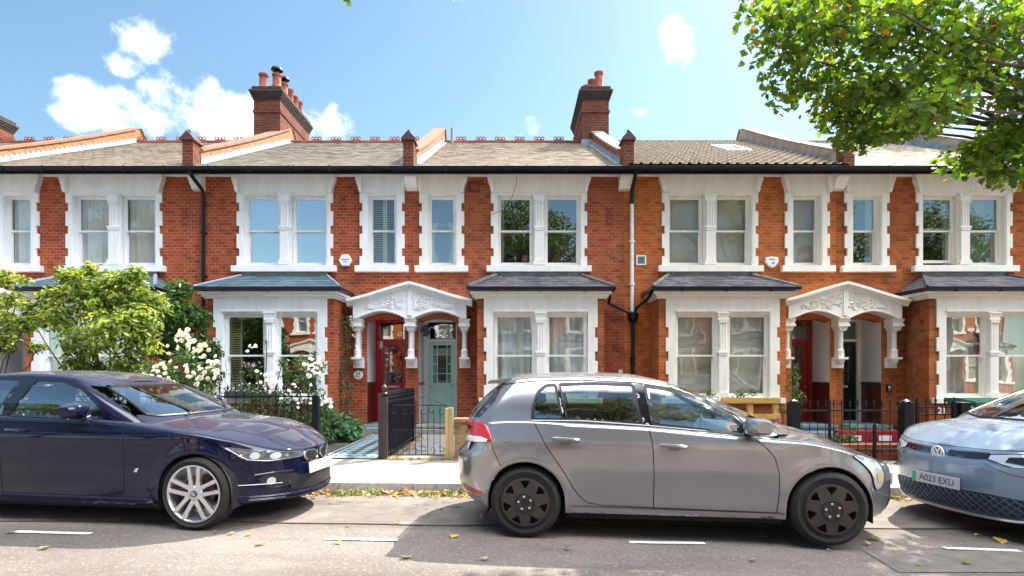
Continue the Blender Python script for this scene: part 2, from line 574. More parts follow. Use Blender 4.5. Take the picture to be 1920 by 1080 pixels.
def slabmat(name='paving', w=0.75, h=0.6, base=(0.27, 0.235, 0.205), alt=(0.37, 0.32, 0.275), joint=(0.13, 0.11, 0.09)):
    m = bpy.data.materials.new(name); m.use_nodes = True
    t = NT(m.node_tree); b = m.node_tree.nodes['Principled BSDF']
    b.inputs['Roughness'].default_value = 0.88
    co = t.n('ShaderNodeTexCoord')
    br = t.n('ShaderNodeTexBrick', offset=0.5)
    br.inputs['Scale'].default_value = 1.0
    br.inputs['Brick Width'].default_value = w
    br.inputs['Row Height'].default_value = h
    br.inputs['Mortar Size'].default_value = 0.006
    br.inputs['Bias'].default_value = -0.35
    br.inputs['Color1'].default_value = base + (1,); br.inputs['Color2'].default_value = alt + (1,); br.inputs['Mortar'].default_value = joint + (1,)
    t.l(co.outputs['Object'], br.inputs['Vector'])
    n = t.n('ShaderNodeTexNoise', i_Scale=4.0, i_Detail=8.0, i_Roughness=0.7); t.l(co.outputs['Object'], n.inputs['Vector'])
    c = t.mix(0.6, br.outputs['Color'], t.ramp(n.outputs[0], [(0.3, (0.6, 0.6, 0.62)), (0.7, (1.2, 1.18, 1.15))]), 'MULTIPLY')
    t.l(c, b.inputs['Base Color'])
    bp = t.n('ShaderNodeBump', i_Strength=0.4, i_Distance=0.01); bp.invert = True
    t.l(br.outputs['Fac'], bp.inputs['Height']); t.l(bp.outputs[0], b.inputs['Normal'])
    return m


sheet('pavement', -40, 40, KY + 0.13, PY, 0.125, slabmat())
# kerb: granite blocks in one run
mb = MB()
x = -30.0
while x < 30:
    x1 = x + 0.9
    g0, g1 = gz(x), gz(x1)
    a, b = x + .004, x1 - .004
    vs = [(a, KY, g0 - .05), (b, KY, g1 - .05), (b, KY + .13, g1 - .05), (a, KY + .13, g0 - .05),
          (a, KY + .012, g0 + .125), (b, KY + .012, g1 + .125), (b, KY + .13, g1 + .127), (a, KY + .13, g0 + .127)]
    mb.add(vs, [(0, 1, 5, 4), (4, 5, 6, 7), (1, 2, 6, 5), (0, 4, 7, 3)])
    x = x1
o = mb.build('kerb', pbr('granite', (0.40, 0.37, 0.35), 0.75, var=0.3, scale=25, bump=0.3)); tag(o, kind='structure')
# front gardens ground and the pavement opposite
sheet('garden_ground', -40, 40, PY, HF, 0.105, pbr('garden_soil', (0.10, 0.085, 0.06), 0.95, var=0.5, scale=5, bump=0.6, bscale=30))
sheet('far_pavement', -40, 40, -11.4, -8.0, 0.1, slabmat('paving_far'))
# moss and small weeds at the pavement joints are in the leaf litter below
# path of house 24: Victorian geometric tiles
def tilemat():
    m = bpy.data.materials.new('geometric_tiles'); m.use_nodes = True
    t = NT(m.node_tree); b = m.node_tree.nodes['Principled BSDF']
    b.inputs['Roughness'].default_value = 0.35
    co = t.n('ShaderNodeTexCoord')
    mp = t.n('ShaderNodeMapping'); mp.inputs['Rotation'].default_value = (0, 0, R(45)); t.l(co.outputs['Object'], mp.inputs[0])
    ck = t.n('ShaderNodeTexChecker', i_Scale=1 / 0.17)
    ck.inputs['Color1'].default_value = (0.34, 0.47, 0.49, 1); ck.inputs['Color2'].default_value = (0.035, 0.06, 0.085, 1)
    t.l(mp.outputs[0], ck.inputs['Vector'])
    n = t.n('ShaderNodeTexNoise', i_Scale=9.0, i_Detail=5.0); t.l(co.outputs['Object'], n.inputs['Vector'])
    c = t.mix(0.5, ck.outputs['Color'], t.ramp(n.outputs[0], [(0.3, (0.7, 0.7, 0.7)), (0.7, (1.15, 1.15, 1.15))]), 'MULTIPLY')
    t.l(c, b.inputs['Base Color'])
    return m
TX0, TX1 = -2.98, -2.02
TY0, TY1 = 8.66, 12.0
zt = lambda x: gz(x) + 0.13
def slope_quad(mb, x0, x1, y0, y1, dz):
    mb.quad((x0, y0, gz(x0) + dz), (x1, y0, gz(x1) + dz), (x1, y1, gz(x1) + dz), (x0, y1, gz(x0) + dz))
path = empty('tiled_path', ((TX0 + TX1) / 2, TY0, 0.1))
tag(path, kind='structure')
mb = MB(); slope_quad(mb, TX0 + .16, TX1 - .16, TY0 + .16, TY1, .135); mb.build('tile_field', tilemat(), path, org=path.location)
PALE = pbr('tile_pale', (0.33, 0.46, 0.49), 0.35, var=0.15, scale=12); DARKT = pbr('tile_dark', (0.04, 0.065, 0.09), 0.35)
mb = MB()
for (x0, x1, y0, y1) in ((TX0, TX0 + .05, TY0, TY1), (TX0 + .10, TX0 + .16, TY0, TY1), (TX1 - .05, TX1, TY0, TY1), (TX1 - .16, TX1 - .10, TY0, TY1),
                         (TX0, TX1, TY0, TY0 + .05), (TX0 + .05, TX1 - .05, TY0 + .10, TY0 + .16)):
    slope_quad(mb, x0, x1, y0, y1, .139)
mb.build('border_tile', PALE, path, org=path.location)
mb = MB(); slope_quad(mb, TX0 + .0, TX1 - .0, TY0 + .0, TY1, .131); mb.build('border_backing', DARKT, path, org=path.location)
# concrete path of house 22 and steps
mb = MB(); slope_quad(mb, -1.93, -.95, PY, 12.2, .118)
o = mb.build('garden_path', pbr('old_concrete', (0.26, 0.25, 0.23), 0.9, var=0.35, scale=5, bump=0.5, bscale=40, detail=8)); tag(o, kind='structure')
STEPM = pbr('step_stone', (0.16, 0.22, 0.26), 0.7, var=0.25, scale=6)
STEPG = pbr('step_concrete', (0.30, 0.31, 0.29), 0.85, var=0.3, scale=6)
# ================================================================ houses
HW = 5.214
BY = 12.915            # bay front plane
CY = 13.39             # porch canopy front plane
DY = 14.6              # door plane
GY = 13.25             # gutter
RZ0, RY, RZ1 = 6.36, 19.1, 9.33
SL = (RZ1 - RZ0) / (RY - GY)


def roofz(y):
    return RZ0 + SL * (y - GY)


def curtain_sheet(mb, x0, x1, y, z0, z1, n=26, amp=.03, gather=None):
    x0, x1 = min(x0, x1), max(x0, x1)
    ph = random.uniform(0, 6)
    k = max(4, int((x1 - x0) / .035))
    vs = []; fs = []
    rows = 5
    for j in range(rows + 1):
        z = z0 + (z1 - z0) * j / rows
        for i in range(k + 1):
            x = x0 + (x1 - x0) * i / k
            if gather:
                # pulled to one side lower down
                w_ = 1 - .45 * math.sin(min(1, (1 - j / rows) * 1.2) * math.pi) if gather else 1
                x = (x0 + (x - x0) * w_) if gather < 0 else (x1 - (x1 - x) * w_)
            vs.append((x, y + amp * math.sin(i * 1.35 + ph) + .4 * amp * math.sin(i * .53 + j * .4), z))
    for j in range(rows):
        for i in range(k):
            a = j * (k + 1) + i
            fs.append((a, a + 1, a + k + 2, a + k + 1))
    mb.add(vs, fs)


def sash(win, org, x0, x1, z0, z1, Y, white, content, pane=None, dark=False, open_gap=0.0):
    x0, x1 = min(x0, x1), max(x0, x1)
    pane = pane or PANE
    zm = (z0 + z1) / 2 + .01
    f = MB(); w_ = .045
    # box frame
    f.box(x0, x0 + .03, Y, Y + .12, z0, z1); f.box(x1 - .03, x1, Y, Y + .12, z0, z1)
    f.box(x0 + .03, x1 - .03, Y, Y + .12, z1 - .03, z1); f.box(x0 + .03, x1 - .03, Y - .01, Y + .12, z0, z0 + .03)
    a, b = x0 + .03, x1 - .03
    # upper sash (outer), lower sash (inner)
    for (s0, s1, yy, tb) in ((zm - .02, z1 - .03, Y + .02, .035), (z0 + .03 + open_gap, zm + .02 + open_gap, Y + .065, .07)):
        f.box(a, a + w_, yy, yy + .04, s0, s1); f.box(b - w_, b, yy, yy + .04, s0, s1)
        f.box(a + w_, b - w_, yy, yy + .04, s0, s0 + (tb if yy > Y + .05 else .04)); f.box(a + w_, b - w_, yy, yy + .04, s1 - .04, s1)
        p = MB()
        t1, t2 = random.uniform(-.004, .004), random.uniform(-.003, .003)
        p.quad((a + w_ - .004, yy + .02 + t1, s0 + .03), (b - w_ + .004, yy + .02 - t1, s0 + .03), (b - w_ + .004, yy + .02 - t1 + t2, s1 - .03), (a + w_ - .004, yy + .02 + t1 + t2, s1 - .03))
        p.build('pane', pane, win, org=org)
    # horns of the upper sash
    f.box(a, a + .03, Y + .02, Y + .06, zm - .07, zm - .021); f.box(b - .03, b, Y + .02, Y + .06, zm - .07, zm - .021)
    f.build('sash_frame', white, win, org=org)
    c = MB(); yy = Y + .2
    if content == 'net':
        curtain_sheet(c, x0, x1, yy, z0 - .1, z1 + .1, amp=.025)
        c.build('net_curtain', NET, win, org=org)
    elif content == 'blind':
        c.box(x0, x1, yy, yy + .01, z0 - .05, z1 + .1)
        c.build('roller_blind', BLIND, win, org=org)
    elif content == 'blind_green':
        c.box(x0, x1, yy, yy + .01, z0 - .05, z1 + .1)
        c.build('roller_blind', BLIND_G, win, org=org)
    elif content == 'voile':
        curtain_sheet(c, x0, x1, yy, z0 - .1, z1 + .1, amp=.02)
        c.build('voile_curtain', VOILE, win, org=org)
    elif content == 'shutter' or content == 'shutter_left':
        xa, xb = (x0, x1) if content == 'shutter' else (x0, x0 + .3)
        n = 2 if content == 'shutter' else 1
        for k in range(n):
            l, r = xa + (xb - xa) * k / n + .01, xa + (xb - xa) * (k + 1) / n - .01
            c.box(l, l + .035, yy, yy + .03, z0, z1); c.box(r - .035, r, yy, yy + .03, z0, z1)
            z = z0 + .06
            while z < z1 - .05:
                c.add([(l + .035, yy - .01, z), (r - .035, yy - .01, z), (r - .035, yy + .03, z + .028), (l + .035, yy + .03, z + .028)], [(0, 1, 2, 3)])
                z += .055
        c.build('shutter', SHUT, win, org=org)
    elif content == 'tied':
        w2 = (x1 - x0) * .34
        curtain_sheet(c, x0, x0 + w2, yy, z0 - .1, zm + .25, amp=.02, gather=-1)
        curtain_sheet(c, x1 - w2, x1, yy, z0 - .1, zm + .25, amp=.02, gather=1)
        c.tube([(x0, yy, zm + .2), (x1, yy, zm + .2)], .008, 5)
        c.build('curtain', CURT, win, org=org)
    elif content == 'left' or content == 'right':
        w2 = (x1 - x0) * .17
        if content == 'left': curtain_sheet(c, x0, x0 + w2, yy, z0 - .1, z1 + .1, amp=.02)
        else: curtain_sheet(c, x1 - w2, x1, yy, z0 - .1, z1 + .1, amp=.02)
        c.build('curtain', CURT, win, org=org)
    elif content == 'sides':
        w2 = (x1 - x0) * .28
        curtain_sheet(c, x0, x0 + w2 * .7, yy, z0 - .1, z1 + .1, amp=.02)
        curtain_sheet(c, x1 - w2, x1, yy, z0 - .1, z1 + .1, amp=.02)
        c.build('curtain', CURT, win, org=org)


NET = pbr('net_curtain', (0.62, 0.66, 0.68), 0.9, var=0.18, scale=3, stretch=(9, 9, .4))
VOILE = pbr('voile', (0.74, 0.73, 0.70), 0.9, var=0.16, scale=3, stretch=(9, 9, .4))
BLIND = pbr('blind', (0.42, 0.40, 0.34), 0.9, var=0.08, scale=1.5)
BLIND_G = pbr('blind_green', (0.30, 0.34, 0.24), 0.9, var=0.2, scale=2)
SHUT = pbr('shutter_cream', (0.70, 0.66, 0.48), 0.5)
CURT = pbr('curtain_white', (0.66, 0.68, 0.68), 0.9, var=0.2, scale=3, stretch=(9, 9, .4))


def tooth_rows(z0, z1, tabs):
    """split z0..z1 in intervals, True where the brick bites into the surround"""
    out = []; z = z1
    for (a, b) in tabs:
        a, b = max(a, b), min(a, b)
        out.append((a, z, False)); out.append((b, a, True)); z = b
    out.append((z0, z, False))
    return out


def capital(mb, x, y, z, w, h, d=.1):
    """carved capital: abacus, bell with leaves, ring"""
    mb.box(x - w, x + w, y - d, y + .05, z - .03, z)
    mb.prism([(x - w * .95, z - .03), (x + w * .95, z - .03), (x + w * .62, z - h + .04), (x - w * .62, z - h + .04)], 'y', y - d * .8, y + .05)
    for k in range(4):
        for j in range(2):
            cx = x - w * .75 + 1.5 * w * k / 3
            cz = z - .07 - j * h * .38
            mb.lathe([(0, -.012), (.026, 0), (.02, .018), (0, .024)], (cx * (1 - j * .0), y - d * .86 + j * .01, cz), 6, 'y')
    mb.box(x - w * .7, x + w * .7, y - d * .85, y + .05, z - h, z - h + .035)


def pillar(mb, x, y, z0, z1, w, zm, d=.12):
    capital(mb, x, y, z1, w * 1.25, .24, d)
    # fluted shaft above the meeting rail
    for k in (-1, 0, 1):
        mb.lathe([(w * .27, zm + .08), (w * .27, z1 - .24)], (x + k * w * .48, y - .05, 0), 8)
    mb.box(x - w * .72, x + w * .72, y - .05, y + .1, zm + .08, z1 - .24)
    mb.box(x - w * 1.02, x + w * 1.02, y - .1, y + .1, zm + .03, zm + .08)
    mb.prism([(x - w * .85, zm + .03), (x + w * .85, zm + .03), (x + w * .85, zm - .02), (x - w * .85, zm - .02)], 'y', y - .09, y + .1)
    mb.box(x - w * .8, x + w * .8, y - .075, y + .1, z0 + .14, zm - .02)
    mb.prism([(x - w * .8, z0 + .14), (x + w * .8, z0 + .14), (x + w * 1.1, z0 + .06), (x + w * 1.1, z0), (x - w * 1.1, z0), (x - w * 1.1, z0 + .06)], 'y', y - .1, y + .1)


def slates(mb, U, y0, y1, u0, u1, dy=.19, dx=.27, lift=.014, zf=None):
    zf = zf or roofz
    y = y0; i = 0
    while y < y1:
        ye = min(y + dy * 1.12, y1 + .02)
        u = u0 + (0 if i % 2 else -dx / 2)
        while u < u1:
            a, b = max(u, u0) + .003, min(u + dx, u1) - .003
            if b > a + .01:
                mb.cur = random.choice((0, 0, 1, 1, 2))
                r1 = lift * random.uniform(.8, 1.3); r2 = r1 + random.uniform(-.004, .004)
                yl = y - random.uniform(0, .012)
                pa, pb = (U(a), yl, zf(yl) + r1 + .01), (U(b), yl, zf(yl) + r2 + .01)
                pc, pd = (U(b), ye, zf(ye) + .008), (U(a), ye, zf(ye) + .008)
                pe, pf = (U(a), yl, zf(yl) - .004), (U(b), yl, zf(yl) - .004)
                mb.add([pa, pb, pc, pd, pe, pf], [(0, 1, 2, 3), (4, 5, 1, 0)])
            u += dx
        y += dy; i += 1
    mb.cur = 0


def pantiles(mb, U, y0, y1, u0, u1, dy=.30, rib=.22):
    n = int((u1 - u0) / rib) * 6
    rows = []
    y = y0
    while y < y1:
        rows.append((y, .075)); rows.append((min(y + dy, y1), .0)); y += dy
    vs = []; fs = []
    for (yy, lift) in rows:
        for i in range(n + 1):
            u = u0 + (u1 - u0) * i / n
            ph = (i % 6) / 6
            z = roofz(yy) + lift + .045 * max(0, math.sin(ph * 2 * math.pi)) + .005
            vs.append((U(u), yy, z))
    for j in range(len(rows) - 1):
        for i in range(n):
            a = j * (n + 1) + i
            fs.append((a, a + 1, a + n + 2, a + n + 1))
    mb.add(vs, fs)


def house(pipe, d, o):
    U = lambda u: pipe + d * u
    xc = U(HW / 2)
    org = (xc, HF, 0.0)
    root = empty(o.get('name', 'terraced_house'), org)
    tag(root, o['label'], 'house', 'terraced houses along the street')
    BR, WH = o['brick'], o['white']
    simple = o.get('simple', False)
    dc, nc = 2.096, 4.48          # centre of the double and of the narrow window
    # ---- front wall with its openings
    holes = [(dc - 1.03, dc + 1.03, 4.12, 5.87), (nc - .36, nc + .36, 4.12, 5.87), (dc - 1.30, dc + 1.30, .22, 3.18), (HW - 1.10, HW - .17, .20, 2.83)]
    us = sorted({0.0, HW} | {h[0] for h in holes} | {h[1] for h in holes})
    zs = sorted({-.2, 6.38} | {h[2] for h in holes} | {h[3] for h in holes})
    mb = MB()
    for i in range(len(us) - 1):
        for j in range(len(zs) - 1):
            cu, cz = (us[i] + us[i + 1]) / 2, (zs[j] + zs[j + 1]) / 2
            if any(h[0] < cu < h[1] and h[2] < cz < h[3] for h in holes):
                continue
            mb.quad((U(us[i]), HF, zs[j]), (U(us[i + 1]), HF, zs[j]), (U(us[i + 1]), HF, zs[j + 1]), (U(us[i]), HF, zs[j + 1]))
    for (a, b, z0, z1) in holes[:3]:
        for (p, q) in (((a, z0), (a, z1)), ((a, z1), (b, z1)), ((b, z1), (b, z0)), ((b, z0), (a, z0))):
            mb.quad((U(p[0]), HF, p[1]), (U(q[0]), HF, q[1]), (U(q[0]), HF + .3, q[1]), (U(p[0]), HF + .3, p[1]))
    # arch spandrel over the porch opening
    a, b = HW - 1.10, HW - .17
    arc = [(U(a + (b - a) * k / 12), 2.73 + .10 * math.sin(math.pi * k / 12)) for k in range(13)]
    mb.prism(arc + [(U(b), 2.83 + .01), (U(a), 2.83 + .01)], 'y', HF + .001, HF + .25)
    mb.build('wall', BR, root, org=org)
    # gable / party / back walls
    mb = MB()
    for u in (0.006, HW - .006):
        mb.prism([(HF + .01, -.2), (24.9, -.2), (24.9, 6.3), (RY, RZ1 - .08), (HF + .01, 6.45)], 'x', U(u) - .004, U(u) + .004)
    mb.box(U(0.02), U(HW - .02), 24.8, 24.9, -.2, 6.3)
    # rooms
    mb.box(U(.02), U(HW - .02), HF + 4.2, HF + 4.3, 0, 6.25)
    mb.build('inner_wall', INTER, root, org=org)
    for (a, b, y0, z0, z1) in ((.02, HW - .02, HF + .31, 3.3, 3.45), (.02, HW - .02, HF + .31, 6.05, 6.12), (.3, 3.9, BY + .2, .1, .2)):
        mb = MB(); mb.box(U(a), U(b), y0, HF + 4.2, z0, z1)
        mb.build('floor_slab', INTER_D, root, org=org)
    # ---- brick string detail: rubbed flat arch above openings is the white lintel
    # ---- first floor windows
    SY = HF - .045
    tabs = [(5.649, 5.439), (5.086, 4.889), (4.535, 4.339)]
    for (c, hw_, inner, kind) in ((dc, 1.179, 1.03, 'double'), (nc, .55, .36, 'single')):
        win = MB()
        for sgn in (-1, 1):
            for (z0, z1, tab) in tooth_rows(4.10, 5.87, tabs):
                out = hw_ - (.065 if tab else 0)
                win.box(U(c + sgn * inner), U(c + sgn * out), SY, HF + .02, z0, z1)
            # plain reveal liner
            win.box(U(c + sgn * inner), U(c + sgn * (inner - .02)), SY + .012, HF + .14, 4.12, 5.85)
            # flared shoulder under the eaves
            s1 = c + sgn * (hw_ - .02)
            win.prism([(U(s1), 5.88), (U(s1 + sgn * .03), 5.95), (U(s1 + sgn * .03), 6.0), (U(s1 + sgn * .10), 6.2), (U(s1 + sgn * .10), 6.375), (U(s1 - sgn * .05), 6.375), (U(s1 - sgn * .05), 5.88)], 'y', HF - .16, HF + .01)
        win.box(U(c - hw_), U(c + hw_), SY, HF + .02, 5.87, 6.375)
        if kind == 'double':
            for sgn in (-1, 1):
                win.box(U(c + sgn * .14), U(c + sgn * 1.05), SY - .03, SY + .01, 5.885, 5.925)
                win.box(U(c + sgn * .16), U(c + sgn * 1.03), SY + .02, HF + .13, 5.835, 5.87)
            pillar(win, U(c), HF - .0, 4.12, 5.87, .135, 4.99)
            win.box(U(c - .14), U(c + .14), HF + .02, HF + .15, 4.12, 5.87)
        else:
            win.box(U(c - inner), U(c + inner), SY - .03, SY + .01, 5.885, 5.925)
            win.box(U(c - inner), U(c + inner), SY + .02, HF + .13, 5.835, 5.87)
        win.box(U(c - hw_ - .1), U(c + hw_ + .1), HF - .13, HF + .16, 3.95, 4.10)
        w_ob = win.build('window', WH, root, org=org, bevel=.006 if not simple else 0)
        if kind == 'double':
            cc = o['up2']
            lr = [(-1.01, -.15), (.15, 1.01)]
            if d < 0: lr = lr[::-1]
            for k, (a, b) in enumerate(lr):
                sash(w_ob, org, U(c + a), U(c + b), 4.12, 5.84, HF + .1, WH, cc[k], pane=o.get('pane_up', PANE), open_gap=o.get('gap', 0) if k == 0 else 0)
        else:
            sash(w_ob, org, U(c - .34), U(c + .34), 4.12, 5.84, HF + .1, WH, o['up1'], pane=o.get('pane_up1', o.get('pane_up', PANE)))
    # ---- eaves
    mb = MB()
    mb.box(U(0), U(HW), HF - .05, HF + .02, 6.29, 6.372)
    mb.box(U(0), U(HW), GY + .02, HF, 6.376, 6.40)
    mb.build('soffit', WH, root, org=org)
    mb = MB()
    mb.box(U(0), U(HW), GY + .025, GY + .055, 6.20, 6.37)
    prof = []
    for k in range(9):
        a = math.pi + math.pi * k / 8
        prof.append((GY - .05 + .062 * math.cos(a), 6.32 + .075 * math.sin(a)))
    prof += [(GY + .012, 6.345), (GY - .112, 6.345)]
    mb.prism(prof, 'x', U(0), U(HW))
    u = .5
    while u < HW:
        mb.box(U(u), U(u + .03), GY - .118, GY + .02, 6.235, 6.352); u += .95
    mb.build('gutter', GUTTER, root, org=org)
    # ---- main roof
    mb = MB()
    mb.quad((U(0), GY - .06, roofz(GY - .06)), (U(HW), GY - .06, roofz(GY - .06)), (U(HW), RY, RZ1), (U(0), RY, RZ1))
    mb.quad((U(0), RY, RZ1), (U(HW), RY, RZ1), (U(HW), 25.0, 6.4), (U(0), 25.0, 6.4))
    if simple:
        pass
    elif o.get('roof') == 'pantile':
        pantiles(mb, U, GY - .08, RY, 0, HW)
    else:
        slates(mb, U, GY - .08, RY, 0.0, HW)
    rf = mb.build('roof', o['roofm'], root, org=org)
    mb = MB()
    mb.tube([(U(0), RY, RZ1 + .02), (U(HW), RY, RZ1 + .02)], .07, 8)
    mb.build('ridge', o.get('ridgem', TERRA), rf, org=org)
    if o.get('crest', True) and not simple:
        x = o.get('crest0', .25)
        while x < HW - .2:
            mb = MB()
            mb.box(U(x) - .17, U(x) + .17, RY - .02, RY + .02, RZ1 + .04, RZ1 + .11)
            for k in (-1, 0, 1):
                mb.torus((U(x) + k * .115, RY, RZ1 + .155), .05, .017, 10, 5)
            mb.build('ridge_crest', TERRA, rf, org=org)
            x += .665
    if o.get('skylight'):
        mb = MB()
        zz = lambda y: roofz(y) + .10
        ua, ub, ya, yb = 3.35, 4.05, 15.9, 17.2
        for (a, b, c_, e) in ((ua, ub, ya, ya + .08), (ua, ub, yb - .08, yb), (ua, ua + .08, ya + .08, yb - .08), (ub - .08, ub, ya + .08, yb - .08)):
            vs = [(U(p), q, zz(q) + h) for h in (-.1, .03) for (p, q) in ((a, c_), (b, c_), (b, e), (a, e))]
            mb.add(vs, [(4, 5, 6, 7), (0, 1, 5, 4), (1, 2, 6, 5), (2, 3, 7, 6), (3, 0, 4, 7)])
        sk = mb.build('skylight', pbr('skylight_frame', (0.5, 0.5, 0.5), .5), root, org=org)
        mb = MB(); mb.quad((U(ua + .08), ya + .08, zz(ya + .08)), (U(ub - .08), ya + .08, zz(ya + .08)), (U(ub - .08), yb - .08, zz(yb - .08)), (U(ua + .08), yb - .08, zz(yb - .08)))
        mb.build('pane', pbr('skylight_glass', (.35, .42, .48), .15, spec=1), sk, org=org)
    # ---- bay
    mb = MB()
    x0, x1 = dc - 1.464, dc + 1.464
    for sgn in (-1, 1):
        e = dc + sgn * 1.464; i_ = dc + sgn * 1.30
        mb.box(U(e), U(e - sgn * .235), BY, HF, -.2, 3.2)
    btabs = [(2.528, 2.294), (1.974, 1.753), (1.445, 1.20)]
    mb.box(U(x0 + .236), U(x1 - .236), BY, BY + .2, -.2, .80)
    mb.build('bay_wall', BR, root, org=org)
    win = MB(); SB = BY - .03
    for sgn in (-1, 1):
        for (z0, z1, tab) in tooth_rows(.80, 3.19, btabs):
            out = 1.31 - (.06 if tab else 0)
            win.box(U(dc + sgn * 1.085), U(dc + sgn * out), SB, BY + .2, z0, z1)
    win.box(U(dc - 1.085), U(dc + 1.085), SB, BY + .2, 2.87, 3.19)
    for sgn in (-1, 1):
        win.box(U(dc + sgn * .13), U(dc + sgn * 1.1), SB - .03, SB + .01, 2.885, 2.925)
        win.box(U(dc + sgn * .14), U(dc + sgn * 1.085), SB + .03, BY + .15, 2.835, 2.87)
    pillar(win, U(dc), BY + .02, .90, 2.87, .12, 1.90)
    win.box(U(dc - .13), U(dc + .13), BY + .04, BY + .2, .9, 2.87)
    win.box(U(dc - 1.42), U(dc + 1.42), BY - .1, BY + .2, .78, .90)
    # cornice, three sides, stepped
    for (e, z0, z1) in ((.05, 3.19, 3.23), (.09, 3.23, 3.28), (.15, 3.28, 3.35)):
        win.box(U(x0 - e), U(x1 + e), BY - e, BY + .001, z0, z1)
        win.box(U(x0 - e), U(x0 + .02), BY + .001, HF, z0, z1); win.box(U(x1 - .02), U(x1 + e), BY + .001, HF, z0, z1)
    win.box(U(x0 + .02), U(x1 - .02), BY + .201, HF - .01, 3.2, 3.25)
    w_ob = win.build('bay_window', WH, root, org=org, bevel=.006 if not simple else 0)
    lr = [(-1.075, -.13), (.13, 1.075)]
    if d < 0: lr = lr[::-1]
    for k, (a, b) in enumerate(lr):
        sash(w_ob, org, U(dc + a), U(dc + b), .90, 2.84, BY + .06, WH, o['bay'][k], pane=o.get('pane_bay', PANE))
    # bay roof (hipped lean-to)
    ex, ey, ez = 1.66, BY - .21, 3.43
    tx, tz = (1.02, 3.87)
    A, B_ = (U(dc - ex), ey, ez), (U(dc + ex), ey, ez)
    C_, D_ = (U(dc + tx), HF, tz), (U(dc - tx), HF, tz)
    E_, F_ = (U(dc - ex), HF, ez), (U(dc + ex), HF, ez)
    mb = MB(); mb.add([A, B_, C_, D_, E_, F_], [(0, 1, 2, 3), (0, 3, 4), (1, 5, 2)])
    # slates on the front slope
    if not simple:
        ny = 5
        for i in range(ny):
            t0, t1 = i / ny, (i + 1.1) / ny
            def row(t): 
                return (-ex + (ex - tx) * t, ex - (ex - tx) * t, ey + (HF - ey) * t, ez + (tz - ez) * t)
            a0, b0, y0, zz0 = row(t0); a1, b1, y1, zz1 = row(min(t1, 1))
            n = 13
            for k in range(-1, n + 1):
                off = .5 * (i % 2)
                p0 = max(0, (k + off) / n); p1 = min(1, (k + 1 + off) / n)
                if p1 <= p0: continue
                mb.cur = random.choice((0, 1, 2))
                h = random.uniform(.012, .022)
                g = .004
                W_ = 2 * ex
                xl, xr = -ex + W_ * p0 + g, -ex + W_ * p1 - g
                q = [(max(xl, a0), y0, zz0 + h), (min(xr, b0), y0, zz0 + h), (min(max(xr, a1), b1), y1, zz1 + .006), (max(min(xl, b1), a1), y1, zz1 + .006)]
                if q[1][0] - q[0][0] < .02: continue
                vs = [(U(dc + a), b, c_) for a, b, c_ in q] + [(U(dc + q[0][0]), y0, zz0 - .003), (U(dc + q[1][0]), y0, zz0 - .003)]
                mb.add(vs, [(0, 1, 2, 3), (4, 5, 1, 0)])
        mb.cur = 0
    br = mb.build('bay_roof', o['bayroofm'], root, org=org)
    if not simple:
        r_ = o.get('hip', .05)
        for sgn in (-1, 1):
            mb = MB()
            p0 = Vector((U(dc + sgn * ex), ey, ez + .02)); p1 = Vector((U(dc + sgn * tx), HF - .03, tz + .02))
            k = 7 if r_ > .04 else 1
            for i in range(k):
                a, b = p0.lerp(p1, i / k), p0.lerp(p1, (i + 1.02) / k)
                mb.tube([a, b], [r_ * 1.0, r_ * .9], 7)
            mb.build('hip_tile', o.get('hipm', LEAD), br, org=org, smooth=True)
        mb = MB()
        mb.prism([(HF - .02, tz - .02), (HF - .02, tz + .07), (HF + .0, tz + .07), (HF, tz - .05), (HF - .1, tz - .04)], 'x', U(dc - tx - .02), U(dc + tx + .02))
        mb.build('flashing', LEAD, br, org=org)
    mb = MB()
    g = ex + .03
    mb.box(U(dc - g), U(dc + g), ey - .06, ey + .02, ez - .07, ez + .0)
    mb.box(U(dc - g), U(dc - g + .07), ey + .02, HF, ez - .07, ez); mb.box(U(dc + g - .07), U(dc + g), ey + .02, HF, ez - .07, ez)
    for k in range(3):
        mb.box(U(dc - 1 + k), U(dc - 1 + k + .03), ey - .07, ey + .02, ez - .1, ez - .02)
    mb.build('gutter', GUTTER, br, org=org)
    # ---- porch recess
    a, b = HW - 1.10, HW - .17
    wl, dado = o['porch_white'], o['dado']
    mb = MB()
    for (u, s_) in ((a, 1), (b, -1)):
        mb.box(U(u), U(u - s_ * .03), HF + .002, DY, 1.25, 2.9)
    mb.box(U(a), U(b), HF + .26, DY, 2.86, 2.9)
    pr = mb.build('porch_recess', wl, root, org=org)
    for (u, s_) in ((a, 1), (b, -1)):
        mb = MB(); mb.box(U(u), U(u - s_ * .032), HF + .002, DY, .2, 1.18)
        mb.build('dado', dado, pr, org=org)
        mb = MB(); mb.box(U(u + s_ * .012), U(u - s_ * .032), HF + .002, DY, 1.18, 1.25)
        mb.build('dado_rail', pbr('dado_rail', (.02, .03, .025), .3), pr, org=org)
    mb = MB()
    mb.box(U(a - .06), U(b + .04), HF - .28, DY + .1, .02, .22)
    mb.box(U(a - .06), U(b + .04), HF - .33, HF - .2, .17, .22)
    mb.box(U(a - .1), U(b + .06), HF - .75, HF - .3, -.1, .10 + gz(xc) + .04)
    mb.build('step', o.get('stepm', STEPM), root, org=org)
    # ---- door
    fr, lf = o['door_frame'], o['door']
    mb = MB()
    mb.box(U(a), U(a + .10), DY - .06, DY + .04, .22, 2.86); mb.box(U(b - .10), U(b), DY - .06, DY + .04, .22, 2.86)
    mb.box(U(a + .1), U(b - .1), DY - .06, DY + .04, 2.29, 2.36); mb.box(U(a + .1), U(b - .1), DY - .06, DY + .04, 2.80, 2.86)
    mb.box(U(a + .1), U(b - .1), DY - .05, DY + .06, .20, .24)
    fo = mb.build('door_frame', fr, root, org=org)
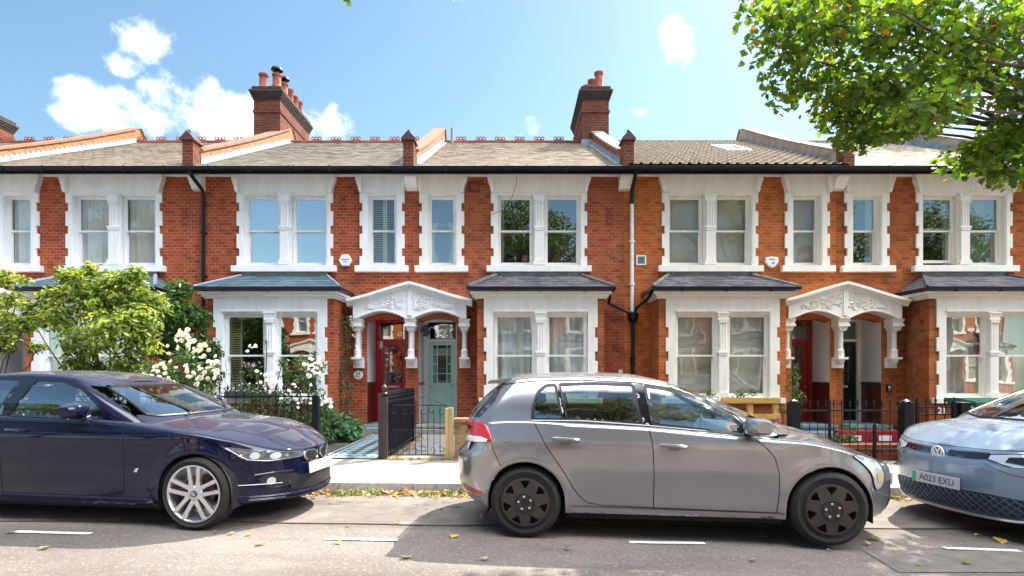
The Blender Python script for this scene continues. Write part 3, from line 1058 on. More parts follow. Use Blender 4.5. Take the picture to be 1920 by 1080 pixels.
    mb = MB(); mb.quad((U(a + .1), DY, 2.36), (U(b - .1), DY, 2.36), (U(b - .1), DY, 2.80), (U(a + .1), DY, 2.80))
    mb.build('fanlight', PANE, fo, org=org)
    la, lb = a + .102, b - .102
    w_ = lb - la
    mb = MB()
    gx = [.13 * w_ / .73 + 0, .33 * w_, .67 * w_, w_ - .13 * w_ / .73]
    z_lo, z_hi = 1.22, 2.2
    mb.box(U(la), U(la + gx[0]), DY, DY + .045, .24, 2.285); mb.box(U(la + gx[3]), U(lb), DY, DY + .045, .24, 2.285)
    mb.box(U(la + gx[0]), U(la + gx[3]), DY, DY + .045, .24, z_lo); mb.box(U(la + gx[0]), U(la + gx[3]), DY, DY + .045, z_hi, 2.285)
    for g_ in gx[1:3]:
        mb.box(U(la + g_ - .012), U(la + g_ + .012), DY - .003, DY + .04, z_lo, z_hi)
    nr = 4
    for k in range(1, nr):
        zz = z_lo + (z_hi - z_lo) * k / nr
        mb.box(U(la + gx[0]), U(la + gx[1] - .012), DY - .003, DY + .04, zz - .011, zz + .011); mb.box(U(la + gx[2] + .012), U(la + gx[3]), DY - .003, DY + .04, zz - .011, zz + .011)
        if k in (1, 3):
            mb.box(U(la + gx[1] + .012), U(la + gx[2] - .012), DY - .003, DY + .04, zz - .011, zz + .011)
    # lower panels
    for k in range(3):
        p0 = la + .09 + k * (w_ - .18) / 3 + .02; p1 = p0 + (w_ - .18) / 3 - .04
        mb.box(U(p0), U(p1), DY - .018, DY + .01, .42, 1.0)
        mb.box(U(p0 - .012), U(p1 + .012), DY - .03, DY + .01, 1.0, 1.02)
    dr = mb.build('front_door', lf, root, org=org)
    mb = MB(); mb.quad((U(la + gx[0]), DY + .02, z_lo), (U(la + gx[3]), DY + .02, z_lo), (U(la + gx[3]), DY + .02, z_hi), (U(la + gx[0]), DY + .02, z_hi))
    mb.build('pane', PANE_L, dr, org=org)
    mb = MB(); mb.box(U(la + w_ * .3), U(la + w_ * .7), DY - .02, DY + .01, 1.10, 1.15)
    mb.build('letterbox', pbr('letterbox_pale', (.7, .68, .6), .35), dr, org=org)
    mb = MB(); mb.lathe([(.0, 0), (.02, .01), (.028, .03), (.02, .05), (.0, .055)], (U(lb - .06), DY - .06, 1.12), 10, 'y')
    mb.build('door_knob', pbr('brass', (.6, .42, .15), .3, 1), dr, org=org, smooth=True)
    if o.get('number'):
        M = Matrix.Translation((U(la + (.11 if d < 0 and False else .11)) - org[0], DY - .004 - org[1], 1.16)) @ Matrix.Rotation(R(90), 4, 'X')
        text_mesh(o['number'], .1, 'door_number', pbr('number_dark', (.03, .05, .05), .5), dr, M)
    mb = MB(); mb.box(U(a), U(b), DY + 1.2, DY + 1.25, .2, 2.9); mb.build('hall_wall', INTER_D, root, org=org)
    # brick arch ring
    if not simple:
        mb = MB()
        n = 15
        for k in range(n):
            t0, t1 = (k + .06) / n, (k + .94) / n
            def ap(t, h):
                return (U(a + (b - a) * t), 2.725 + .10 * math.sin(math.pi * t) + h)
            q = [ap(t0, 0), ap(t1, 0), ap(t1, .1), ap(t0, .1)]
            mb.prism(q, 'y', HF - .012, HF + .02)
        mb.build('arch', o['archm'], root, org=org)
    # ---- things owned by the right-hand house of each pair
    if d > 0:
        party(pipe, o, root, org, True)
        party(U(HW), o, root, org, False)
        if o.get('canopy', True):
            canopy(U(HW), o.get('canopym', WH), root, org)
    return root


def party(X, o, root, org, chimney):
    simple = o.get('simple', False)
    BR = o.get('parapet_brick', o['brick'])
    if not chimney: BR = o.get('parapet2', BR)
    y0 = GY + .3
    mb = MB()
    h0, h1 = .34, .46
    prof = [(y0, roofz(y0) - .1), (RY - .6, roofz(RY - .6) - .1), (RY + .5, RZ1 - .4), (RY + .5, RZ1 + h1 - .4), (RY + .12, RZ1 + h1 + .02), (RY - .15, RZ1 + h1 - .02)]
    up = []
    n = 10
    for k in range(n + 1):
        y = RY - .15 - (RY - .15 - y0) * k / n
        sag = -.05 * math.sin(math.pi * k / n)
        up.append((y, roofz(y) + h1 + (h0 - h1) * k / n + sag))
    mb.prism(prof[:5] + up, 'x', X - .14, X + .14)
    pp = mb.build('parapet', BR, root, org=org)
    mb = MB()
    for k in range(n):
        (ya, za), (yb, zb) = up[k], up[k + 1]
        mb.add([(X + sx, y, z + hz) for hz in (0.0, .055) for sx in (-.19, .19) for (y, z) in ((ya + .0, za), (yb + .012, zb))],
               [(0, 1, 3, 2), (4, 6, 7, 5), (0, 2, 6, 4), (1, 5, 7, 3), (0, 4, 5, 1), (2, 3, 7, 6)])
    mb.build('coping', o.get('copingm', TERRA), pp, org=org)
    mb = MB()
    mb.add([(X + sx, y, z + hz) for hz in (0.0, .055) for sx in (-.19, .19) for (y, z) in ((RY + .12, RZ1 + h1 + .02), (RY + .5, RZ1 + h1 - .4))],
               [(0, 1, 3, 2), (4, 6, 7, 5), (0, 2, 6, 4), (1, 5, 7, 3), (0, 4, 5, 1), (2, 3, 7, 6)])
    mb.build('coping', o.get('copingm', TERRA), pp, org=org)
    # stepped lead flashing on both faces
    for sx in (-1, 1):
        mb = MB()
        x = X + sx * .146
        k = 0; y = y0
        while y < RY - .2:
            ye = y + .16
            mb.add([(x, y, roofz(y) + .0), (x, ye, roofz(ye) + .0), (x, ye, roofz(ye) + .13), (x, y + .02, roofz(ye) + .13), (x, y, roofz(y) + .10)], [(0, 1, 2, 3, 4)])
            mb.add([(x, y, roofz(y) + .03), (x, ye, roofz(ye) + .03), (x + sx * .12, ye, roofz(ye) + .03), (x + sx * .12, y, roofz(y) + .03)], [(0, 1, 2, 3)])
            y = ye
        mb.build('flashing', LEAD, pp, org=org)
    # front pier with gablet cap
    mb = MB()
    mb.box(X - .125, X + .125, GY - .02, y0 + .03, 6.37, 7.0)
    mb.build('parapet_pier', B_CHIM, root, org=org)
    mb = MB()
    mb.prism([(X - .165, 6.98), (X + .165, 6.98), (X + .165, 7.02), (X, 7.20), (X - .165, 7.02)], 'y', GY - .07, y0 + .08)
    mb.lathe([(.0, .0), (.035, .01), (.03, .05), (.0, .08)], (X, GY + .05, 7.19), 8)
    mb.build('pier_cap', o.get('capm', pbr('cap_dark', (.085, .035, .03), .8, var=.4)), root, org=org)
    # white corbel under the eaves
    mb = MB()
    mb.prism([(HF, 5.94), (HF - .12, 5.97), (HF - .14, 6.02), (HF - .2, 6.06), (HF - .22, 6.12), (HF - .34, 6.18), (HF - .36, 6.37), (HF, 6.37)], 'x', X - .145, X + .145)
    mb.build('corbel', o['white'], root, org=org, bevel=.006)
    if chimney:
        cx = X - (.30 if -8 < X < -7 else (.85 if X < -15 else 0.04))
        c0, c1 = 18.2, 20.8
        w_ = .43
        mb = MB()
        mb.box(cx - w_, cx + w_, c0, c1, 7.8, 10.36)
        mb.box(cx - w_ - .03, cx + w_ + .03, c0 - .03, c1 + .03, 9.95, 10.02)
        ch = mb.build('chimney', B_CHIM, root, org=org)
        mb = MB()
        for k in range(4):
            e = .025 + .03 * k
            mb.box(cx - w_ - e, cx + w_ + e, c0 - e, c1 + e, 10.36 + .075 * k, 10.36 + .075 * (k + 1))
        mb.box(cx - w_ - .05, cx + w_ + .05, c0 - .05, c1 + .05, 10.66, 10.78)
        mb.build('chimney_cap', pbr('sooty_brick', (.045, .028, .026), .9, var=.5, scale=7), ch, org=org)
        mb = MB(); mb.box(cx - w_ - .02, cx + w_ + .02, c0 - .02, c0 + .6, roofz(c0) - .1, roofz(c0) + .2)
        mb.build('flashing', LEAD, ch, org=org)
        pots = o.get('pots', [])
        for (dx, dy, h, r_, cowl) in pots:
            mb = MB()
            z = 10.78
            px_, py_ = cx + dx, c0 + dy
            mb.lathe([(r_ * 1.25, 0), (r_ * 1.25, .05), (r_, .1), (r_ * .92, h - .1), (r_ * 1.1, h - .07), (r_ * 1.1, h), (r_ * .8, h), (r_ * .8, h - .2)], (px_, py_, z), 14)
            po = mb.build('chimney_pot', TERRA, ch, org=org, smooth=True)
            if cowl:
                mb = MB()
                mb.lathe([(.08, h), (.08, h + .1), (.19, h + .13), (.17, h + .2), (.03, h + .24)], (px_, py_, z), 14)
                mb.build('chimney_cowl', IRON, ch, org=org, smooth=True)


def canopy(X, WHm, root, org):
    """gabled white porch hood over two arches, on corbelled half columns"""
    mb = MB()
    hw = 1.36
    def arc(x0, x1, zs_, zc, n=12):
        return [(x0 + (x1 - x0) * k / n, zs_ + (zc - zs_) * math.sin(math.pi * k / n)) for k in range(n + 1)]
    top = lambda x: 3.17 + (3.585 - 3.17) * (.5 - .5 * math.cos(math.pi * min(1, (1 - abs(x) / 1.5) * .80 + .10 * (1 - abs(x) / 1.5)))) * .35 + (3.585 - 3.17) * (1 - abs(x) / 1.5) * .66
    # two bodies left and right so the outline stays simple
    for sgn in (-1, 1):
        pts = [(0, 2.78), (.13, 2.78)] + arc(.14, 1.20, 2.80, 2.95) + [(1.21, 2.78), (hw, 2.78), (hw, top(hw) - .06)]
        pts += [(hw * k / 6, top(hw * k / 6) - .06) for k in range(5, -1, -1)]
        pl = [(X + sgn * a, z) for a, z in pts]
        if sgn < 0: pl = pl[::-1]
        mb.prism(pl, 'y', CY, HF)
        # raking moulding
        for (e, t0, t1) in ((.03, -.1, -.05), (.07, -.05, 0.0), (.12, 0.0, .07)):
            a = [(X + sgn * 1.5 * k / 8, top(1.5 * k / 8) + t0) for k in range(9)] + [(X + sgn * 1.5 * k / 8, top(1.5 * k / 8) + t1) for k in range(8, -1, -1)]
            mb.prism(a, 'y', CY - e, HF)
        # label moulding round the arch
        a = [(X + sgn * x, z) for x, z in arc(.12, 1.22, 2.80, 2.96)] + [(X + sgn * x, z) for x, z in arc(.12, 1.22, 2.83, 3.0)][::-1]
        mb.prism(a, 'y', CY - .02, CY + .05)
    mb.box(X - .05, X + .05, CY - .025, CY + .02, 2.85, 3.55)
    cn = mb.build('porch_canopy', WHm, root, org=org, bevel=.005)
    # carved foliage in the tympanum
    rnd = random.Random(int(X * 10))
    for sgn in (-1, 1):
        mb = MB()
        for k in range(60):
            x = rnd.uniform(.1, 1.0)
            zlo, zhi = 3.03, top(x) - .17
            if zhi <= zlo + .02: continue
            z = rnd.uniform(zlo, zhi)
            mb.torus((X + sgn * x, CY - .010, z), rnd.uniform(.02, .05), .014, 7, 4, 'y', rnd.uniform(0, 6), rnd.uniform(6.5, 10))
            mb.lathe([(0, -.012), (.022, 0), (0, .01)], (X + sgn * (x + rnd.uniform(-.04, .04)), CY - .005, z + rnd.uniform(-.03, .03)), 5, 'y')
        mb.build('carved_relief', WHm, cn, org=org)
    for dx in (-1.30, 0.0, 1.30):
        mb = MB()
        x = X + dx
        yb = HF - .02
        for (w_, dd, z0, z1) in ((.14, .33, 2.73, 2.78), (.125, .31, 2.66, 2.73), (.14, .33, 2.60, 2.66)):
            mb.box(x - w_, x + w_, HF - dd, HF, z0, z1)
        mb.prism([(x - .12, 2.60), (x + .12, 2.60), (x + .075, 2.50), (x - .075, 2.50)], 'y', HF - .28, HF)
        mb.lathe([(.078, 2.50), (.07, 2.47), (.06, 2.45), (.058, 2.1), (.06, 2.06), (.085, 2.03), (.085, 1.86)], (x, HF - .16, 0), 14)
        mb.box(x - .06, x + .06, HF - .16, HF, 1.86, 2.5)
        mb.box(x - .12, x + .12, HF - .29, HF, 1.81, 1.86)
        mb.lathe([(.10, 1.81), (.09, 1.75), (.05, 1.69), (.0, 1.67)], (x, HF - .16, 0), 12)
        mb.box(x - .13, x + .13, HF - .08, HF, 1.60, 1.81)
        mb.build('porch_column', WHm, cn, org=org)
# ================================================================ the terrace
B_RED = brickmat('brick_red', (0.46, 0.094, 0.030), (0.28, 0.050, 0.020), (0.42, 0.20, 0.13), dark=(0.11, 0.022, 0.014), stain=.55, pale=(0.44, 0.20, 0.13))
B_REDW = brickmat('brick_red_weathered', (0.46, 0.108, 0.032), (0.27, 0.056, 0.022), (0.34, 0.17, 0.11), dark=(0.10, 0.032, 0.024), stain=.6, pale=(0.40, 0.24, 0.18))
B_ORANGE = brickmat('brick_orange', (0.54, 0.145, 0.030), (0.40, 0.09, 0.022), (0.46, 0.22, 0.10), dark=(0.20, 0.052, 0.018), stain=.5)
B_ORANGE2 = brickmat('brick_orange_dark', (0.48, 0.118, 0.026), (0.28, 0.060, 0.018), (0.30, 0.15, 0.07), dark=(0.09, 0.026, 0.012), stain=.6, pale=(0.40, 0.25, 0.15))
B_YELLOW = brickmat('brick_stock', (0.38, 0.22, 0.10), (0.28, 0.15, 0.07), (0.30, 0.24, 0.17), dark=(0.08, 0.06, 0.04), stain=.6)
W_COOL = pbr('paint_white_cool', (0.82, 0.84, 0.86), 0.55, var=0.09, scale=2.2, stretch=(3, 3, .5), detail=7)
W_PURE = pbr('paint_white', (0.83, 0.82, 0.79), 0.5, var=0.09, scale=2.2, stretch=(3, 3, .5), detail=7)
W_CREAM = pbr('paint_cream', (0.83, 0.79, 0.71), 0.55, var=0.09, scale=2.2, stretch=(3, 3, .5), detail=7)
W_OLD = pbr('paint_old_white', (0.80, 0.77, 0.69), 0.6, var=0.10, scale=4, detail=8)
SL_GREY = [pbr('slate_grey_a', (0.210, 0.179, 0.142), .75, var=.25, scale=5), pbr('slate_grey_b', (0.193, 0.167, 0.134), .75, var=.3, scale=5), pbr('slate_grey_c', (0.225, 0.190, 0.149), .75, var=.25, scale=5)]
SL_WARM = [pbr('slate_warm_a', (0.250, 0.198, 0.142), .8, var=.3, scale=6), pbr('slate_warm_b', (0.227, 0.180, 0.134), .8, var=.3, scale=6), pbr('slate_warm_c', (0.265, 0.206, 0.147), .8, var=.25, scale=6)]
SL_BLUE = [pbr('slate_blue_a', (0.07, 0.125, 0.16), .55, var=.25, scale=6), pbr('slate_blue_b', (0.05, 0.095, 0.13), .55, var=.25, scale=6), pbr('slate_blue_c', (0.09, 0.15, 0.19), .55, var=.25, scale=6)]
SL_DARK = [pbr('slate_dark_a', (0.085, 0.085, 0.10), .7, var=.5, scale=9), pbr('slate_dark_b', (0.06, 0.06, 0.075), .7, var=.5, scale=9), pbr('slate_dark_c', (0.12, 0.115, 0.12), .7, var=.5, scale=9)]
PANT = pbr('concrete_tile', (0.34, 0.27, 0.20), .85, var=.3, scale=5, bump=.4)
PALER = [pbr('pale_tile_a', (0.38, 0.325, 0.255), .85, var=.15, scale=5), pbr('pale_tile_b', (0.34, 0.30, 0.24), .85, var=.15, scale=5), pbr('pale_tile_c', (0.42, 0.355, 0.275), .85, var=.15, scale=5)]
COP_T = pbr('coping_tile', (0.27, 0.13, 0.08), .8, var=.35, scale=5)
COP_C = pbr('coping_cement', (0.24, 0.21, 0.19), .9, var=.4, scale=4)
B_CHIM = brickmat('brick_chimney', (0.18, 0.042, 0.024), (0.11, 0.026, 0.017), (0.22, 0.12, 0.08), dark=(0.05, 0.022, 0.018), stain=.7)
PAR_Y = brickmat('parapet_brick', (0.36, 0.19, 0.085), (0.28, 0.14, 0.065), (0.32, 0.23, 0.15), dark=(0.2, 0.1, 0.05), stain=.3)
PAR_C = pbr('parapet_render', (0.40, 0.33, 0.26), .9, var=.3, scale=4)
D_RED = pbr('door_red', (0.55, 0.008, 0.025), .3, var=.1, scale=4)
D_GREEN = pbr('door_green', (0.46, 0.74, 0.63), .4, var=.07, scale=4)
D_BLACK = pbr('door_black', (0.012, 0.012, 0.018), .25)
D_DRED = pbr('door_dark_red', (0.30, 0.018, 0.012), .3)
DADO_R = pbr('dado_red', (0.11, 0.022, 0.016), .3, var=.3, scale=9)
DADO_W = pbr('dado_white', (0.62, 0.62, 0.66), .4)
PLAST = pbr('porch_plaster', (0.66, 0.66, 0.72), .8, var=.06)
PLAST2 = pbr('porch_plaster_warm', (0.68, 0.64, 0.57), .8, var=.06)
ARCH_R = pbr('arch_red', (0.48, 0.10, 0.03), .85, var=.25, scale=8)
ARCH_B = pbr('arch_brown', (0.34, 0.12, 0.05), .9, var=.4, scale=8)
POTS = [(-.24, .3, .56, .14, 0), (.2, .3, .56, .14, 1), (.2, .85, .54, .14, 1), (-.2, 1.0, .5, .11, 0), (.22, 1.35, .58, .11, 0), (.22, 1.8, .56, .11, 0), (-.2, 1.8, .5, .11, 0), (.22, 2.2, .56, .11, 0)]
X_Z, X_AB, X_CD, X_EF = -18.09, -7.664, 2.757, 13.18

base = dict(white=W_COOL, brick=B_RED, roofm=SL_GREY, bayroofm=SL_BLUE, porch_white=PLAST, dado=DADO_R, door_frame=W_PURE, door=D_RED, archm=ARCH_R,
            up1='voile', up2=('voile', 'voile'), bay=('net', 'net'), copingm=COP_T, parapet_brick=PAR_Y)
def cfg(**k):
    c = dict(base); c.update(k); return c

house_a = house(X_AB, -1, cfg(label='red brick terraced house behind the tall yellow-green shrub', roofm=SL_WARM, pane_up=PANE_L, up2=('voile', 'voile'), up1='voile', door=D_DRED, crest0=.3, gap=0))
house_b = house(X_AB, 1, cfg(label='red brick terraced house with the bright red front door and white roses in front', up2=('', 'left'), up1='shutter', pane_up=PANE_S, pane_up1=PANE_L,
                             bay=('shutter_left', ''), hip=.03, door_frame=D_RED, pots=POTS, crest0=1.0, number='24', porch_white=PLAST, door=D_RED))
house_c = house(X_CD, -1, cfg(label='weathered red brick terraced house with the pale green front door numbered 22', brick=B_REDW, white=W_PURE, roofm=SL_WARM, bayroofm=SL_DARK,
                              hipm=pbr('hip_cement', (.13, .13, .13), .9, var=.4), hip=.055, up1='tied', up2=('left', ''), bay=('net', 'net'), door=D_GREEN, archm=ARCH_B, number='22', stepm=STEPG, dado=PLAST, pane_up=PANE, pane_up1=PANE, pane_bay=PANE_L, crest0=.5))
house_d = house(X_CD, 1, cfg(label='orange brick terraced house with ribbed roof tiles, a skylight and pale blinds in every window', brick=B_ORANGE, white=W_CREAM, roof='pantile', roofm=PANT, bayroofm=SL_DARK,
                             hipm=pbr('hip_lead_dark', (.2, .19, .18), .8, var=.4), up1='blind', up2=('blind', 'blind'), bay=('blind', 'blind'), door=D_DRED, door_frame=D_DRED, crest=False, skylight=True,
                             copingm=COP_C, parapet_brick=B_REDW, parapet2=PAR_C, ridgem=IRON, porch_white=PLAST2, pane_up=PANE_D, pane_bay=PANE_D, pots=[(.15, .3, .62, .14, 0), (-.02, .75, .6, .13, 0), (-.22, .3, .16, .16, 0), (.15, 1.4, .5, .12, 0)]))
house_e = house(X_EF, -1, cfg(label='orange brick terraced house behind the pale blue-grey car, with the black front door', brick=B_ORANGE2, white=W_CREAM, roofm=PALER, bayroofm=SL_DARK, crest=False,
                              hip=.03, hipm=SL_DARK[0], up1='sides', up2=('right', 'blind_green'), bay=('voile', 'voile'), door=D_BLACK, door_frame=W_CREAM, porch_white=PLAST2, gap=.06, ridgem=COP_C))
house_z = house(X_Z, 1, cfg(label='terraced house seen only as a red chimney past the leftmost parapet', crest0=.3, pots=[(.0, .3, .62, .13, 0), (.1, .9, .62, .13, 0), (0, 1.5, .6, .12, 0)]))
house_f = house(X_EF, 1, cfg(label='terraced house whose parapet and chimney show through the maple leaves', brick=B_ORANGE2, white=W_CREAM, roofm=PALER, bayroofm=SL_DARK, crest=False, copingm=COP_C, parapet_brick=PAR_C, canopy=False,
                             porch_white=PLAST2, ridgem=COP_C, pots=[(0, .3, .6, .13, 0), (0, 1.0, .6, .13, 0)]))

# number plate 24 and other wall fittings are parts of their houses
def hpart(root, mb, name, mat, **k):
    return mb.build(name, mat, root, org=root.location, **k)

def at(px, py, s=.0131, dy=0.0):
    p = P(px, py, s); p.y += dy; return p
PLQ = pbr('sign_white', (.8, .8, .78), .35)
def disc(mb, c, r, t=.03, n=24):
    mb.lathe([(0, -t), (r * .92, -t), (r, -t * .6), (r, 0)], c, n, 'y')
# plaque 24
p = at(672, 703); mb = MB(); disc(mb, p, .115)
o = hpart(house_b, mb, 'number_plaque', PLQ, smooth=True)
text_mesh('24', .11, 'plaque_number', IRON, o, Matrix.Translation(Vector((p.x, p.y - .033, p.z + .03)) - house_b.location) @ Matrix.Rotation(R(90), 4, 'X'))
mb = MB(); mb.tube([(p.x - .06, p.y - .034, p.z - .02), (p.x - .01, p.y - .034, p.z - .05), (p.x + .05, p.y - .034, p.z - .045)], .008, 5); hpart_o = mb.build('plaque_scene', pbr('teal_mark', (.02, .12, .14), .5), o, org=house_b.location)
# burglar alarm on 24 (six sided)
p = at(649, 489); mb = MB()
r = .165
mb.prism([(p.x + r * math.cos(a) * .98, p.z + r * math.sin(a)) for a in [R(0 + 60 * k) for k in range(6)]], 'y', p.y - .09, p.y)
o = hpart(house_b, mb, 'alarm_box', PLQ, bevel=.015)
mb = MB(); mb.prism([(p.x - .09, p.z - .143), (p.x + .09, p.z - .143), (p.x + .05, p.z - .19), (p.x - .05, p.z - .19)], 'y', p.y - .085, p.y); mb.build('strobe', pbr('smoke_lens', (.03, .04, .06), .15), o, org=house_b.location)
mb = MB(); mb.box(p.x - .10, p.x + .10, p.y - .094, p.y - .088, p.z + .005, p.z + .03); mb.box(p.x - .05, p.x + .05, p.y - .094, p.y - .088, p.z - .05, p.z - .03); mb.build('lettering', pbr('grey_print', (.2, .25, .3), .6), o, org=house_b.location)
# shield alarm on house d
p = at(1445, 492); mb = MB()
mb.prism([(p.x - .15, p.z + .11), (p.x, p.z + .13), (p.x + .15, p.z + .11), (p.x + .16, p.z + .0), (p.x + .09, p.z - .1), (p.x, p.z - .155), (p.x - .09, p.z - .1), (p.x - .16, p.z + .0)], 'y', p.y - .09, p.y)
o = hpart(house_d, mb, 'alarm_box', PLQ, bevel=.015)
mb = MB(); mb.box(p.x - .07, p.x + .06, p.y - .094, p.y - .088, p.z + .05, p.z + .07); mb.lathe([(0, -.005), (.025, -.003), (.025, 0)], (p.x + .02, p.y - .09, p.z - .03), 10, 'y'); mb.build('lettering', pbr('navy_print', (.02, .05, .12), .6), o, org=house_d.location)
# vents
def vent(px, py, root, mat, mat2, w=.125, h=.125):
    p = at(px, py); mb = MB()
    mb.box(p.x - w, p.x + w, p.y - .02, p.y, p.z + h - .03, p.z + h); mb.box(p.x - w, p.x + w, p.y - .02, p.y, p.z - h, p.z - h + .03)
    mb.box(p.x - w, p.x - w + .03, p.y - .02, p.y, p.z - h + .03, p.z + h - .03); mb.box(p.x + w - .03, p.x + w, p.y - .02, p.y, p.z - h + .03, p.z + h - .03)
    o = hpart(root, mb, 'air_vent', mat)
    mb = MB(); mb.box(p.x - w + .03, p.x + w - .03, p.y - .006, p.y - .003, p.z - h + .03, p.z + h - .03)
    for k in range(5):
        xx = p.x - w + .045 + k * (2 * w - .09) / 4
        mb.box(xx - .008, xx + .008, p.y - .016, p.y - .006, p.z - h + .03, p.z + h - .03)
    mb.build('louvre', mat2, o, org=root.location)
vent(889, 351, house_c, pbr('vent_dark', (.08, .03, .02), .8), TERRA)
vent(1202, 488, house_d, PLQ, pbr('vent_teal', (.10, .20, .22), .6), .12, .12)
p = at(1163, 697); mb = MB(); mb.box(p.x - .055, p.x + .055, p.y - .05, p.y, p.z - .05, p.z + .05); hpart(house_c, mb, 'junction_box', PLQ, bevel=.008)
p = at(1665, 728); mb = MB(); mb.box(p.x - .055, p.x + .055, p.y - .05, p.y, p.z - .09, p.z + .09); o = hpart(house_e, mb, 'door_entry_unit', IRON, bevel=.01)
mb = MB(); mb.box(p.x - .03, p.x + .03, p.y - .055, p.y - .049, p.z - .01, p.z + .06); mb.lathe([(0, -.06), (.018, -.055), (.018, -.049)], (p.x, p.y, p.z - .05), 10, 'y'); mb.build('speaker_grille', pbr('grey_plastic', (.5, .5, .5), .4), o, org=house_e.location)
# hanging lantern in the red porch, black lamp in the green one
p = P(704, 642, .0131); mb = MB()
mb.tube([(p.x - .10, 14.1, p.z + .12), (p.x, 14.1, p.z + .13), (p.x + .05, 14.1, p.z + .08)], .01, 6)
o = hpart(house_b, mb, 'porch_lantern', IRON)
mb = MB(); mb.lathe([(.02, .08), (.07, .04), (.065, -.12), (.03, -.16), (0, -.17)], (p.x + .05, 14.1, p.z), 8); mb.build('lamp_glass', glassmat('lantern_glass', (.8, .8, .8), .2), o, org=house_b.location)
p = P(797, 620, .0131); mb = MB()
mb.box(p.x - .09, p.x + .05, 13.95, 14.1, p.z - .12, p.z + .08); mb.prism([(p.x - .11, p.z + .08), (p.x + .07, p.z + .08), (p.x + .02, p.z + .17), (p.x - .05, p.z + .17)], 'y', 13.93, 14.12); mb.box(p.x - .22, p.x - .09, 14.0, 14.04, p.z + .0, p.z + .05)
hpart(house_c, mb, 'porch_light', pbr('lamp_blue_black', (.03, .05, .09), .4), bevel=.01)

# downpipes
def pipe(root, segs, name='downpipe'):
    first = None
    for pts, r_, mat in segs:
        mb = MB(); mb.tube(pts, r_, 10)
        for a, b in zip(pts[:-1], pts[1:]):
            a, b = Vector(a), Vector(b)
            if abs(a.z - b.z) > 1.2:
                k = .9
                while k < abs(a.z - b.z):
                    z = max(a.z, b.z) - k
                    mb.lathe([(r_ * 1.25, z - .03), (r_ * 1.25, z + .03)], (a.x, a.y, 0), 10)
                    mb.box(a.x - .07, a.x + .07, a.y, HF, z - .015, z + .015)
                    k += 1.05
        o = hpart(root, mb, name, mat, smooth=True)
pipe(house_b, [([(-7.62, GY - .02, 6.26), (-7.60, GY + .05, 6.15), (-7.54, HF - .12, 5.93), (-7.54, HF - .08, 5.8), (-7.54, HF - .08, 3.0)], .045, GUTTER),
               ([(-7.54, HF - .08, 3.0), (-7.54, HF - .08, .1)], .045, GUTTER)])
WHP = pbr('pipe_white', (.72, .74, .76), .45, var=.1)
pipe(house_d, [([(2.93, GY, 6.27), (2.93, GY + .1, 6.12), (2.93, HF - .08, 5.95), (2.93, HF - .08, 5.6)], .045, GUTTER),
               ([(2.93, HF - .08, 5.6), (2.93, HF - .08, 2.98)], .045, WHP), ([(2.95, HF - .08, 2.75), (2.95, HF - .08, .05)], .042, GUTTER)])
mb = MB(); mb.lathe([(.05, 2.70), (.10, 2.76), (.13, 2.84), (.14, 2.93), (.11, 2.95), (.0, 2.95)], (2.95, HF - .10, 0), 12)
hpart(house_d, mb, 'hopper_head', GUTTER, smooth=True)
mb = MB(); mb.tube([(3.19, 12.8, 3.34), (3.17, 12.95, 3.24), (3.14, 13.2, 3.18), (3.05, HF - .1, 3.08), (2.99, HF - .1, 2.96)], .038, 8); hpart(house_d, mb, 'waste_pipe', GUTTER, smooth=True)
mb = MB(); mb.tube([(2.33, 13.3, 3.30), (2.36, HF - .1, 3.18), (2.6, HF - .1, 3.06), (2.88, HF - .1, 2.94)], .038, 8); hpart(house_c, mb, 'waste_pipe', GUTTER, smooth=True)
# telephone cable from the gutter of house c
mb = MB(); q = [P(970, 323, .01262), P(968, 345, .0128), P(960, 370, .0129), P(948, 392, .0129), P(922, 402, .01305)]
mb.tube(q, .006, 5); hpart(house_c, mb, 'telephone_cable', IRON)
# vent pipe on roof of c and small lamp shade in its window
mb = MB(); mb.tube([(-2.02, 18.9, 9.2), (-2.02, 18.9, 9.75)], .05, 8); hpart(house_c, mb, 'vent_pipe', pbr('grey_pipe', (.25, .25, .27), .7))
p = P(985, 481, .0133); org = (p.x, p.y + .12, p.z - .25)
mb = MB(); mb.lathe([(.10, 0), (.07, .16)], (p.x, p.y + .18, p.z - .1), 14); 
lm = empty('table_lamp', (p.x, p.y + .18, p.z - .45)); tag(lm, 'small lamp with red and white striped shade in an upstairs window', 'lamp')
def stripe():
    m = bpy.data.materials.new('striped_shade'); m.use_nodes = True; t = NT(m.node_tree); b = m.node_tree.nodes['Principled BSDF']
    co = t.n('ShaderNodeTexCoord'); wv = t.n('ShaderNodeTexWave', i_Scale=14.0); t.l(co.outputs['Object'], wv.inputs['Vector'])
    t.l(t.ramp(wv.outputs[0], [(.45, (.7, .03, .05)), (.55, (.8, .6, .58))]), b.inputs['Base Color']); return m
mb.build('lamp_shade', stripe(), lm, org=lm.location)
mb = MB(); mb.tube([(p.x, p.y + .18, p.z - .45), (p.x, p.y + .18, p.z - .05)], .012, 6); mb.lathe([(.06, 0), (.05, .03), (.0, .04)], (p.x, p.y + .18, p.z - .45), 10); mb.build('lamp_stem', WHP, lm, org=lm.location)

